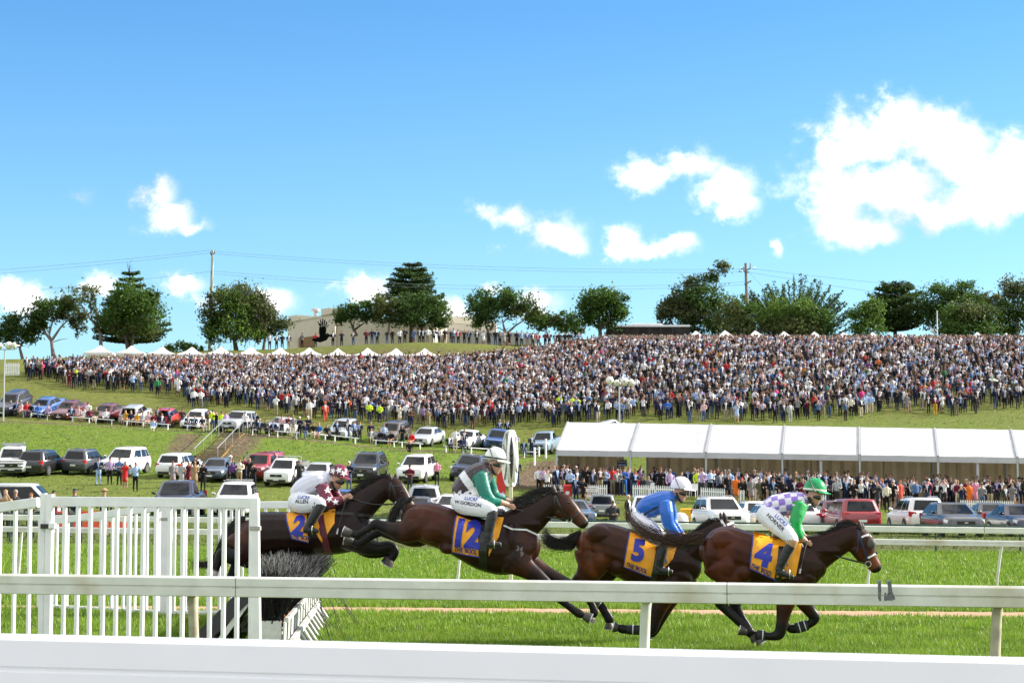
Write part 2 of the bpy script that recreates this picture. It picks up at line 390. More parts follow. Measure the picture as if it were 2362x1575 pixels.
def mat_ground():
    m = bpy.data.materials.new('turf_ground'); m.use_nodes = True; t = m.node_tree; b = t.nodes['Principled BSDF']; b.inputs['Roughness'].default_value = .9; b.inputs['Specular IOR Level'].default_value = .15
    co = N(t, 'ShaderNodeTexCoord')
    def noise(sc, det=6, r=.6):
        n = N(t, 'ShaderNodeTexNoise'); n.inputs['Scale'].default_value = sc; n.inputs['Detail'].default_value = det; n.inputs['Roughness'].default_value = r
        t.links.new(co.outputs['Object'], n.inputs['Vector']); return n.outputs['Fac']
    def ramp(f, c0, c1, a=.35, z=.65):
        r = N(t, 'ShaderNodeValToRGB'); r.color_ramp.elements[0].position = a; r.color_ramp.elements[1].position = z
        r.color_ramp.elements[0].color = (*c0, 1); r.color_ramp.elements[1].color = (*c1, 1); t.links.new(f, r.inputs[0]); return r.outputs[0]
    def mix(f, a, c):
        n = N(t, 'ShaderNodeMix', data_type='RGBA'); t.links.new(f, n.inputs[0]); t.links.new(a, n.inputs[6]); t.links.new(c, n.inputs[7]); return n.outputs[2]
    lush = ramp(noise(3.2), (.055, .110, .008), (.150, .215, .018))
    dryc = mix(M_(t, 'MULTIPLY', noise(.35, 3), 1.0), ramp(noise(2.1), (.062, .085, .012), (.145, .170, .030)), ramp(noise(5.5), (.085, .080, .022), (.185, .170, .055)))
    soilc = ramp(noise(4.5, 8), (.05, .034, .022), (.19, .13, .085))
    ad = N(t, 'ShaderNodeAttribute', attribute_name='dry'); as_ = N(t, 'ShaderNodeAttribute', attribute_name='soil')
    fd = M_(t, 'MULTIPLY_ADD', M_(t, 'SUBTRACT', noise(.8), .5), 1.6, ad.outputs['Fac'], clamp=True)
    fs = M_(t, 'SUBTRACT', M_(t, 'MULTIPLY_ADD', M_(t, 'SUBTRACT', noise(1.5), .5), 2.0, M_(t, 'MULTIPLY', as_.outputs['Fac'], 1.7)), .45, clamp=True)
    c = mix(fs, mix(fd, lush, dryc), soilc); t.links.new(c, b.inputs['Base Color'])
    bp = N(t, 'ShaderNodeBump'); bp.inputs['Strength'].default_value = .9; bp.inputs['Distance'].default_value = .12
    t.links.new(noise(6, 8, .7), bp.inputs['Height']); t.links.new(bp.outputs[0], b.inputs['Normal'])
    return m
tag(link('ground', land_mesh()), kind='structure')

# the sand path crossing the course, slightly curved and with a ragged edge
def sand_path():
    n = 160; V = []; Fc = []
    m = mat('path_sand', (.40, .255, .165), .95, var=.25, scale=7, bump=.5, spec=.1)
    for i in range(n + 1):
        u = -700 + (3900) * i / n; yc = 1397 + (u / 2362) * 18.5
        d = CAMH * FPX / (yc - HORIZ); X = (u - CXP) / FPX * d
        e = .10 * math.sin(i * 1.3) + .07 * math.sin(i * 3.1)
        for k, off in enumerate((-.72 + e, 0, .72 + .08 * math.sin(i * 2.1))): V.append((X, d + off, .006 + (.012 if k == 1 else 0)))
    for i in range(n):
        for k in range(2): a = i * 3 + k; Fc.append((a, a + 3, a + 4, a + 1))
    return tag(link('path', mesh_np('path', np.array(V), np.array(Fc), [m], smooth=True)), kind='structure')
sand_path()
def path_d(X, Y):
    u = CXP + FPX * X / Y; return CAMH * FPX / (1397 + (u / 2362) * 18.5 - HORIZ)

# unseen grey apron added round the camera, its bounce light neutralises the front rail
m_ = MB(); m_.hexa([Vector(p) for p in ((-40, -25, .004), (40, -25, .004), (40, 5.2, .004), (-40, 7.4, .004), (-40, -25, .06), (40, -25, .06), (40, 5.2, .06), (-40, 7.4, .06))]); tag(m_.build('bounce_apron', mat('bounce_apron_grey', (.17, .168, .165), .9, var=.12, scale=1.5)), kind='structure')
# grass blades of the course (uncountable): triangles with their own green each
def blades(name, label, d0, d1, n, hmin, hmax, wid, seed):
    g = np.random.default_rng(seed)
    # even density over the ground that the picture shows
    D = np.sqrt(g.random(n) * (d1**2 - d0**2) + d0**2); X = (g.random(n) * 1.14 - .57) * 2362 / FPX * D
    keep = np.abs(D - path_d(X, D)) > .74 + g.normal(0, .07, n); D, X = D[keep], X[keep]; n = len(D)
    clump = np.sin(X * 3.1 + np.sin(D * 2.3)) * np.sin(D * 2.7 + np.sin(X * 1.7)) * .5 + .5
    h = (hmin + (hmax - hmin) * g.random(n)) * (.65 + .7 * clump); w = wid * (.6 + .8 * g.random(n))
    an = g.random(n) * 2 * math.pi; lean = h * g.normal(0, .45, n); la = g.random(n) * 2 * math.pi
    Z = ground_np(X, D)
    V = np.empty((n, 3, 3)); V[:, 0] = np.stack([X - np.cos(an)*w, D - np.sin(an)*w, Z - .005], 1); V[:, 1] = np.stack([X + np.cos(an)*w, D + np.sin(an)*w, Z - .005], 1)
    V[:, 2] = np.stack([X + np.cos(la)*lean, D + np.sin(la)*lean, Z + h], 1)
    t = np.clip(.22 + .45 * clump + g.normal(0, .22, n), 0, 1)[:, None]
    c = np.array([.068, .150, .009]) * (1 - t) + np.array([.27, .40, .040]) * t
    straw = g.random(n) < .05; c[straw] = np.array([.32, .30, .12])
    me = mesh_np(name, V.reshape(-1, 3), np.arange(3 * n).reshape(n, 3), [mat('grass_blade', (.1, .2, .03), .5, attr='col', trans=.35, spec=.35)], {'col': ('FACE', c)})
    return tag(link(name, me), label, 'grass', kind='stuff')
blades('grass', 'bright green mown turf nearest the white rails', 17, 27.5, 230000, .03, .085, .006, 3)
blades('grass', 'green turf round the pale sand path', 27.5, 40, 200000, .035, .095, .010, 4)
blades('grass', 'green turf between the running rail and wire fence', 40, 63, 150000, .05, .12, .017, 5)
def rough_tufts():
    """longer tufts on the banks behind the fence"""
    g = np.random.default_rng(9); n = 90000
    D = 66 + g.random(n) * 110; X = (g.random(n) * 1.1 - .55) * 2362 / FPX * D; u = CXP + FPX * X / D
    keep = ~((u > 1270) & (D > 112) & (D < 140)) & (g.random(n) < np.where((D > 134) & (D < 168) & (u < 1270), 1, .45)); D, X, u = D[keep], X[keep], u[keep]; n = len(D)
    h = .04 + .10 * g.random(n) ** 2; w = .03 + .04 * g.random(n); an = g.random(n) * 6.28; Z = ground_np(X, D)
    V = np.empty((n, 3, 3)); V[:, 0] = np.stack([X - np.cos(an)*w, D - np.sin(an)*w, Z - .05], 1); V[:, 1] = np.stack([X + np.cos(an)*w, D + np.sin(an)*w, Z - .05], 1)
    V[:, 2] = np.stack([X + g.normal(0, .06, n), D + g.normal(0, .06, n), Z + h], 1)
    t = g.random(n)[:, None]; lush = ((D > 134) & (D < 168))[:, None]
    c = np.where(lush, np.array([.065, .13, .012]) * (1-t) + np.array([.15, .22, .025]) * t, np.array([.09, .115, .018]) * (1-t) + np.array([.17, .18, .04]) * t)
    me = mesh_np('grass_tufts', V.reshape(-1, 3), np.arange(3*n).reshape(n, 3), [mat('grass_blade', (.1, .2, .03))], {'col': ('FACE', c)})
    tag(link('grass_tufts', me), 'rough grass tufts on the banks behind the fence', 'grass', kind='stuff')
rough_tufts()
# ================================================================== course furniture
def text_geo(txt, size=1.0, bold=0.03, extrude=0.0, shear=0.0, space=1.0):
    """verts and faces of a line of lettering, centred, in its own XY plane"""
    cu = bpy.data.curves.new('t', 'FONT'); cu.body = txt; cu.size = size; cu.offset = bold * size; cu.extrude = extrude
    cu.align_x = 'CENTER'; cu.align_y = 'CENTER'; cu.resolution_u = 3; cu.shear = shear; cu.space_character = space
    o = bpy.data.objects.new('t', cu); COL.objects.link(o); dg = bpy.context.evaluated_depsgraph_get()
    me = bpy.data.meshes.new_from_object(o.evaluated_get(dg))
    v = [tuple(x.co) for x in me.vertices]; f = [tuple(p.vertices) for p in me.polygons]
    bpy.data.objects.remove(o); bpy.data.curves.remove(cu); bpy.data.meshes.remove(me)
    return v, f
def flat_text(name, txt, size, m, parent, loc, xdir, ydir, nrm, bold=.03):
    v, f = text_geo(txt, size, bold); mb = MB(); x, y, n = Vector(xdir), Vector(ydir), Vector(nrm)
    mb.add([Vector(loc) + x * a + y * b + n * .004 for a, b, c in v], f); return mb.build(name, m, parent, fix=False)

white_paint = mat('white_rail_paint', (.66, .66, .61), .42, var=.09, scale=5, mottle=(.47, .43, .31))
clean_white = mat('clean_white_paint', (.84, .84, .84), .35, var=.03, scale=3)
wing_white = mat('wing_white_paint', (.80, .80, .79), .42, var=.07, scale=5, mottle=(.68, .67, .62))
tan_post = mat('weathered_post', (.40, .36, .27), .8, var=.25, scale=9)
groove_m = mat('rail_groove_dirt', (.16, .15, .11), .9)
green_steel = mat('green_steel', (.015, .05, .04), .5)
wire_m = mat('fence_wire', (.06, .10, .085), .55, metal=.2)

RAILP = [(-.050,-.092),(.048,-.092),(.057,-.086),(.058,-.010),(.044,-.006),(.044,.004),(.058,.008),(.0575,.076),(.040,.094),(-.030,.094),(-.050,.075)]
def rail_thing(name, label, A, B, seclen, posts, prof, scale, rail_m, post_m, curve=0.0):
    """a running rail: sections butted end to end on posts; A, B are points on the top edge"""
    A, B = Vector(A), Vector(B); root = empty(name, (A.x, A.y, gz(A.x, A.y)), 0, label, 'rail'); o = Vector(root.location)
    t = (B - A).normalized(); L = (B - A).length; side = t.cross(Vector((0, 0, 1))).normalized(); up = side.cross(t).normalized()
    pr = [(a * scale, (b - .094) * scale) for a, b in prof]; n = max(1, round(L / seclen))
    for i in range(n):
        a = A + t * (L * i / n + .004); b = A + t * (L * (i + 1) / n - .004); mb = MB()
        mb.prism(a - o, b - o, side, up, pr); mb.build('rail_section', rail_m, root)
        sl_ = MB(); sl_.prism(b - o + t * -.03, b - o + t * .04, side, up, [(x * .93, y * .96 - .003) for x, y in pr]); sl_.build('joint_sleeve', groove_m, root)
    for px, lean, pm in posts:
        # where the column of this photo pixel meets the rail line
        k = (px - CXP) / FPX * 1.003; den = t.x - k * t.y; s = (k * A.y - A.x) / den; p = A + t * s
        g = gz(p.x, p.y); top = p + up * (-.10 * scale) - side * .02
        m = MB(); m.tube([Vector((p.x + lean, p.y + .16, g - .15)) - o, Vector((p.x + lean * .75, p.y + .155, g + .35)) - o, Vector((p.x + lean * .25, p.y + .10, g + (top.z - g) * .78)) - o, top - o + Vector((0, .03, 0))], [.047 * scale] * 4, 8)
        m.build('post', pm, root, smooth=50)
        br = MB(); br.box(top - o + Vector((0, .05, .02)), (.11 * scale, .09, .10 * scale)); br.build('bracket', rail_m, root)
    return root
near_rail = rail_thing('running_rail', 'weathered white double-grooved rail in front of the galloping horses', P(-500, 1316.5, 19.3), P(2900, 1358, 17.2), 5.4,
    [(447, .03, tan_post), (1489, -.03, white_paint), (2294, -.02, tan_post)], RAILP, 1.0, white_paint, white_paint)
# grey tape wound round one joint of the near rail
def tape():
    m = mat('grey_tape', (.115, .125, .13), .45, bump=.9, scale=40, var=.2); o = Vector(near_rail.location)
    def wrap(outline, name):
        mb = MB(); n = len(outline)
        fr = [P(x, y, 17.46) - o for x, y in outline]; bk = [p + Vector((0, .018, 0)) for p in fr]
        mb.add(fr + bk, [tuple(range(n)), tuple(range(2*n-1, n-1, -1))] + [(i, n + i, n + (i+1) % n, (i+1) % n) for i in range(n)])
        mb.build(name, m, near_rail)
        tp = MB(); xs = [p for p in outline]; x0 = min(p[0] for p in outline[:2]); x1 = max(p[0] for p in outline[:2])
        a = P(x0, outline[0][1] - .5, 17.46) - o; b = P(x1, outline[0][1] - .5, 17.46) - o; tp.hexa([a, b, b + Vector((0,.12,0)), a + Vector((0,.12,0)), a + Vector((0,0,.008)), b + Vector((0,0,.008)), b + Vector((0,.12,.008)), a + Vector((0,.12,.008))]); tp.build(name, m, near_rail)
    wrap([(2025.5,1342),(2032,1342),(2033,1360),(2032,1380),(2033.5,1383),(2030,1387),(2026,1379)], 'tape')
    wrap([(2047.5,1342),(2056,1342),(2058,1362),(2065.5,1381),(2057,1385),(2047,1384),(2041,1386),(2039.5,1380),(2041,1366),(2044,1366),(2045.5,1375),(2049.5,1362)], 'tape')
tape()
rail_thing('running_rail', 'plain white outside rail crossing the bottom of the picture, out of focus', P(-900, 1441, 6.55), P(3200, 1537, 5.8), 9.0, [], [(-.055,-.17),(.05,-.17),(.058,-.16),(.058,-.018),(.052,-.014),(.052,-.004),(.058,0),(.058,.082),(.042,.094),(-.03,.094),(-.055,.08)], 1.0, clean_white, clean_white)
rail_thing('running_rail', 'slim white inside running rail on gooseneck posts beyond the horses', P(-420, 1207, 37.9), P(2850, 1254, 35.3), 6.0,
    [(x, -.10, white_paint) for x in (57, 400, 735, 1066, 1380, 1695, 2008, 2304)], RAILP, .56, white_paint, white_paint)

# ---- wire fence with a cream board rail
def wire_fence():
    L, Rr = P(-300, 1179.5, 68.5), P(2750, 1219, 61.0); root = empty('wire_fence', (L.x, L.y, gz(L.x, L.y)), 0, 'low green chain wire fence with a cream rail beside the course', 'fence'); o = Vector(root.location)
    t = (Rr - L).normalized(); Ln = (Rr - L).length; n = round(Ln / 2.62)
    def g(p): return gz(p.x, p.y)
    for i in range(n + 1):
        p = L + t * (Ln * i / n); m = MB(); m.tube([Vector((p.x, p.y, g(p) - .2)) - o, p - o], .033, 8); m.build('fence_post', green_steel, root, smooth=50)
    m = MB(); m.tube([L - o, Rr - o], .026, 8); m.build('top_pipe', green_steel, root, smooth=50)
    cream = mat('cream_rail', (.70, .70, .62), .45, var=.08, scale=3)
    side = Vector((-t.y, t.x, 0)) * -1
    for i in range(round(Ln / 6)):
        k = round(Ln / 6); a = L + t * (Ln * i / k + .01); b = L + t * (Ln * (i + 1) / k - .01); m = MB()
        m.beam(a - o + Vector((0, -.09, -.135)), b - o + Vector((0, -.09, -.135)), .07, .2, bev=.02); m.build('board', cream, root)
    # woven wire: two families of slanting wires
    V = []; Fc = []; sp = .075; cnt = int(Ln / sp)
    for i in range(cnt):
        for dirn in (1, -1):
            s0 = i * sp; p0 = L + t * s0; h = p0.z - g(p0); s1 = s0 + dirn * h
            if not 0 <= s1 <= Ln: continue
            a = Vector((p0.x, p0.y, g(p0))) - o; p1 = L + t * s1; b = p1 - o; w = .0045; d = Vector((0, .004 * dirn, 0)); e = t * w; k = len(V)
            V += [a - e + d, a + e + d, b + e + d, b - e + d]; Fc.append((k, k+1, k+2, k+3))
    tag(link('wire_mesh', mesh_np('wire_mesh', np.array([tuple(v) for v in V]), np.array(Fc), [wire_m]), root), kind='stuff')
wire_fence()

# ---- the hurdle: two wings of palings, brush, padded apron, slatted frame
def wing_panel(root, A, B, zb, zt0, zt1, n, d_pal, skip_first=False, railw=.108, palw=.041):
    """palings and top rail between two ground points"""
    o = Vector(root.location); A, B = Vector(A), Vector(B); t = (B - A).normalized(); fr = Vector((t.y, -t.x, 0))
    m = MB(); a = Vector((A.x, A.y, zt0)) - o; b = Vector((B.x, B.y, zt1)) - o; m.beam(a + fr * .0, b + fr * .0, .05, railw, bev=.006); m.build('top_rail', wing_white, root)
    m = MB(); m.beam(Vector((A.x, A.y, zb + .06)) - o, Vector((B.x, B.y, zb + .06)) - o, .045, .06, bev=.005); m.build('bottom_rail', wing_white, root)
    for i in range(n):
        f = (i + .5) / n; p = A + (B - A) * f; zt = zt0 + (zt1 - zt0) * f - railw / 2 + .01
        m = MB(); m.beam(Vector((p.x, p.y, zb + .02)) - o + fr * .0005 * (i % 3), Vector((p.x + random.uniform(-.006, .006), p.y, zt)) - o, palw * .9, palw, up=t, bev=.003); m.build('paling', wing_white, root)
def wing_post(root, A, zt, w, lean=0.0, h0=0.0):
    o = Vector(root.location); m = MB(); A = Vector(A); m.beam(Vector((A.x, A.y, h0 - .1)) - o, Vector((A.x + lean, A.y, zt)) - o, w, w * .9, up=Vector((1, 0, 0)), bev=.008); m.build('post', wing_white, root)
def zat(py, d): return P(0, py, d).z
def wings():
    d = 21.2; x = lambda px, dd=d: (px - CXP) / FPX * dd * 1.003
    r = empty('hurdle_wing', (x(360), d, 0), 0, 'near white paling wing of the hurdle with a tall square post', 'fence')
    A = (x(118, 22.0), 21.9, 0); C_ = (x(606), 21.0, 0); Lf = (x(-330, 24.0), 24.2, 0)
    wing_panel(r, A, C_, 0, zat(1156, 21.9), zat(1160, 21.0), 16, d)
    wing_panel(r, Lf, (A[0] - .1, A[1] + .05, 0), 0, zat(1215, 24.2), zat(1158, 21.9), 13, d)
    wing_post(r, (A[0] + .045, A[1] - .02, 0), zat(1139, 21.9), .085)
    wing_post(r, (A[0] - .03, A[1] + .01, 0), zat(1137, 21.9), .072)
    wing_post(r, C_, zat(1149, 21.0), .105, lean=-.045)
    o = Vector(r.location); band = mat('grey_band', (.36, .34, .30), .6)
    m = MB(); m.box(Vector((C_[0] - .033, C_[1], zat(1218, 21))) - o, (.108, .12, .045)); m.build('strap', band, r)
    m = MB(); m.box(Vector((A[0] + .03, A[1] - .02, zat(1213, 21.9))) - o, (.145, .105, .05)); m.build('strap', mat('black_rubber', (.02, .02, .02), .5), r)
    m = MB(); m.box(Vector((A[0] + .085, A[1] - .04, zat(1212, 21.9))) - o, (.06, .14, .055)); m.build('bracket', wing_white, r)
    d2 = 31.6; r2 = empty('hurdle_wing', (x(390, d2), d2, 0), 0, 'far white paling wing of the hurdle, across the course', 'fence')
    A = (x(112, 33.3), 33.0, 0); C_ = (x(392, 31.4), 31.2, 0); E = (x(735, 31.0), 30.9, 0)
    wing_panel(r2, A, C_, 0, zat(1205, 33.0), zat(1168, 31.2), 11, d2, railw=.11)
    wing_panel(r2, (C_[0] + .06, C_[1], 0), E, 0, zat(1166, 31.2), zat(1163, 30.9), 13, d2, railw=.11)
    wing_post(r2, C_, zat(1160, 31.2), .13); wing_post(r2, (A[0], A[1], 0), zat(1193, 33), .09); wing_post(r2, (E[0], E[1], 0), zat(1158, 30.9), .1)
    m = MB(); m.box(Vector((C_[0], C_[1], zat(1197, 31.2))) - Vector(r2.location), (.137, .137, .05)); m.build('strap', band, r2)
wings()
def hurdle():
    x = lambda px, dd: (px - CXP) / FPX * dd * 1.003
    A = Vector((x(603, 22.0), 22.0, 0)); B = Vector((x(690, 30.6), 30.6, 0)); t = (B - A).normalized(); lat = Vector((1, 0, 0))
    r = empty('brush_hurdle', A, 0, 'black brush hurdle with white slatted base between its wings', 'hurdle'); L = (B - A).length
    P_ = lambda s, a, z: t * s + lat * a + Vector((0, 0, z))
    # brush of wavy bristles fanning forward
    g = random.Random(4); V = []; Fc = []; cols = []
    black = mat('brush_bristle', (.02, .02, .02), .5, attr='col', spec=.18)
    for i in range(3400):
        s = g.random() ** 1.3 * L; a0 = .13 + g.uniform(-.11, .11); q = g.random(); lean = -.22 + .78 * q + g.gauss(0, .06); ln = (.60 + .08 * g.random()) * (1 - .12 * max(0, lean))
        base = P_(s, a0, .50 + g.uniform(-.03, .05)); d = Vector((lean, g.gauss(0, .12), 1 - .38 * max(0, lean))).normalized(); w = .0045; ph = g.random() * 6
        side = d.cross(Vector((0, 1, 0))).normalized(); dep = side.cross(d); col = g.uniform(.003, .014); k0 = len(V); nseg = 5
        for j in range(nseg + 1):
            f = j / nseg; c = base + d * ln * f + side * (.013 * math.sin(ph + f * 16)) + Vector((.10 * lean * f * f, 0, -.10 * max(0, lean) * f * f)); ww = w * (1 - .5 * f)
            V += [c - side * ww, c + side * ww, c + dep * ww * 1.6]
        for j in range(nseg):
            a = k0 + 3 * j
            for m_ in range(3): Fc.append((a + m_, a + (m_ + 1) % 3, a + 3 + (m_ + 1) % 3, a + 3 + m_)); cols.append((col,) * 3 if j < nseg - 1 else (col + .30 * g.random() ** 2,) * 3)
    core = MB(); core.loft([[P_(s, a, z) for a, z in ((.05,.50),(.22,.50),(.42,.82),(.36,.95),(.20,1.03),(.05,1.02),(-.02,.85))] for s in (.06, .2, L - .2, L - .05)]); core.build('brush_core', mat('brush_dark', (.006, .006, .006), .9, bump=.8, scale=30), r)
    for i in range(16):                                     # loose strands hanging over the slats
        s = g.uniform(1.5, L); c = P_(s, .30 + g.random() * .3, .85 - .25 * g.random()); k0 = len(V); dx = g.uniform(.02, .10)
        for j in range(7):
            V += [c + Vector((-.004, 0, 0)), c + Vector((.004, 0, 0)), c + Vector((0, -.006, 0))]; c = c + Vector((dx + g.gauss(0, .02), g.gauss(0, .02), -.10))
        for j in range(6):
            a = k0 + 3 * j
            for m_ in range(3): Fc.append((a + m_, a + (m_ + 1) % 3, a + 3 + (m_ + 1) % 3, a + 3 + m_)); cols.append((.02,) * 3)
    tag(link('brush', mesh_np('brush', np.array([tuple(v) for v in V]), np.array(Fc), [black], {'col': ('FACE', cols)}), r), kind='stuff')
    orange = mat('orange_plastic', (.75, .22, .04), .5); galv = mat('galvanised_plate', (.55, .56, .56), .35, metal=.6, var=.12, scale=14)
    slat_m = mat('slat_white', (.52, .53, .50), .5, var=.2, scale=8, mottle=(.30, .27, .21))
    for i in range(26):
        m = MB(); s = .1 + i * (L - .2) / 25; m.box(P_(s, .03 + .21 * (i % 2), .505), (.05, .10, .09)); m.build('bristle_clip', orange, r)
    m = MB(); m.box(P_(.03, .13, .33), (.24, .03, .36)); m.build('end_plate', galv, r)
    m = MB(); m.beam(P_(.06, .04, .10), P_(L, .04, .10), .06, .10); m.beam(P_(.06, .24, .10), P_(L, .24, .10), .06, .08); m.build('sill', slat_m, r)
    n = 12
    for i in range(n):                                      # slats: upright board, then a raked foot
        s = .10 + i * (L - .2) / (n - 1); m = MB(); m.beam(P_(s, .275, .20), P_(s, .285, .50), .02, .40, up=t, bev=.003); m.build('slat', slat_m, r)
        m = MB(); m.beam(P_(s, .34, .22), P_(s, .50, -.02), .03, .20, up=t, bev=.003); m.build('slat_foot', slat_m, r)
    m = MB(); m.beam(P_(.05, .30, .515), P_(L - .02, .30, .515), .05, .05, bev=.006); m.build('top_rail', slat_m, r)
    m = MB(); m.beam(P_(.05, .335, .235), P_(L - .02, .335, .235), .06, .07, bev=.006); m.build('mid_rail', slat_m, r)
    pad = mat('black_pad_vinyl', (.012, .014, .02), .42, bump=.25, scale=3)
    seg = 4
    for i in range(seg):                                    # padded take-off apron
        s0, s1 = L * i / seg + .015, L * (i + 1) / seg - .015; m = MB()
        p = [(-1.02, .015), (-.96, .10), (-.16, .90), (-.06, .90), (-.02, .80), (-.86, -.02)]
        m.loft([[P_(s, a, z) for a, z in p] for s in (s0, s0 + .03, s1 - .03, s1)]); m.build('apron_pad', pad, r, smooth=40)
    for s in (.05, L * .5, L - .05):
        m = MB(); m.beam(P_(s, -.62, .02), P_(s, -.08, .78), .04, .06); m.beam(P_(s, -.62, .12), P_(s, .3, .12), .04, .05); m.build('strut', slat_m, r)
hurdle()

# ---- winning post with its round board seen nearly edge-on
def winning_post():
    d = 36.9; base = at_depth(1178, d); r = empty('winning_post', base, 0, 'white winning post with a round board seen nearly edge-on', 'post'); o = base
    cream = mat('post_cream', (.66, .60, .44), .6, var=.12, scale=6); grey = mat('post_grey', (.30, .29, .26), .7, var=.2, scale=8)
    zt = P(1178, 998, d).z - o.z; zs = P(1178, 1118, d).z - o.z
    m = MB(); m.beam((0, 0, -.2), (0, 0, zs), .07, .075, up=Vector((1,0,0)), bev=.008); m.build('lower_post', cream, r)
    m = MB(); m.beam((0, 0, zs + .002), (0, 0, zt - .03), .06, .065, up=Vector((1,0,0)), bev=.008); m.build('upper_post', grey, r)  # upper length coloured grey to carry the shade it stands in
    cz = (P(1178, 1056.5, d).z) - o.z; R0 = 65.0 / (FPX / d)
    for sgn, ang, off in ((-1, 13, .10), (1, 9.5, .08)):
        a = R(90 + sgn * ang); nx = Vector((math.cos(a - math.pi/2) if sgn > 0 else -math.cos(a - math.pi/2), -abs(math.sin(R(ang))), 0)).normalized(); u = Vector((0, 0, 1)).cross(nx).normalized(); c = Vector((sgn * .028, .06, cz)) + u * 0
        def ring(rr, off2): return [c + u * (rr * math.cos(2*math.pi*k/32)) + Vector((0, 0, rr * math.sin(2*math.pi*k/32))) + nx * off2 for k in range(32)]
        m = MB(); m.loft([ring(R0, -.012), ring(R0, .012)]); m.build('round_board', clean_white, r)
        m = MB(); m.loft([ring(R0 * 1.005, .013), ring(R0 * 1.005, .03), ring(R0 * .93, .03), ring(R0 * .93, .013)], cap=False); m.build('board_rim', clean_white, r)
        for k in range(4):
            an = math.pi * k / 4 + .2; e = u * math.cos(an) + Vector((0, 0, math.sin(an))); m = MB(); m.beam(c - e * R0 * .9 + nx * .028, c + e * R0 * .9 + nx * (.029 + .001 * k), .02, .03, up=nx); m.build('brace', grey, r)
winning_post()

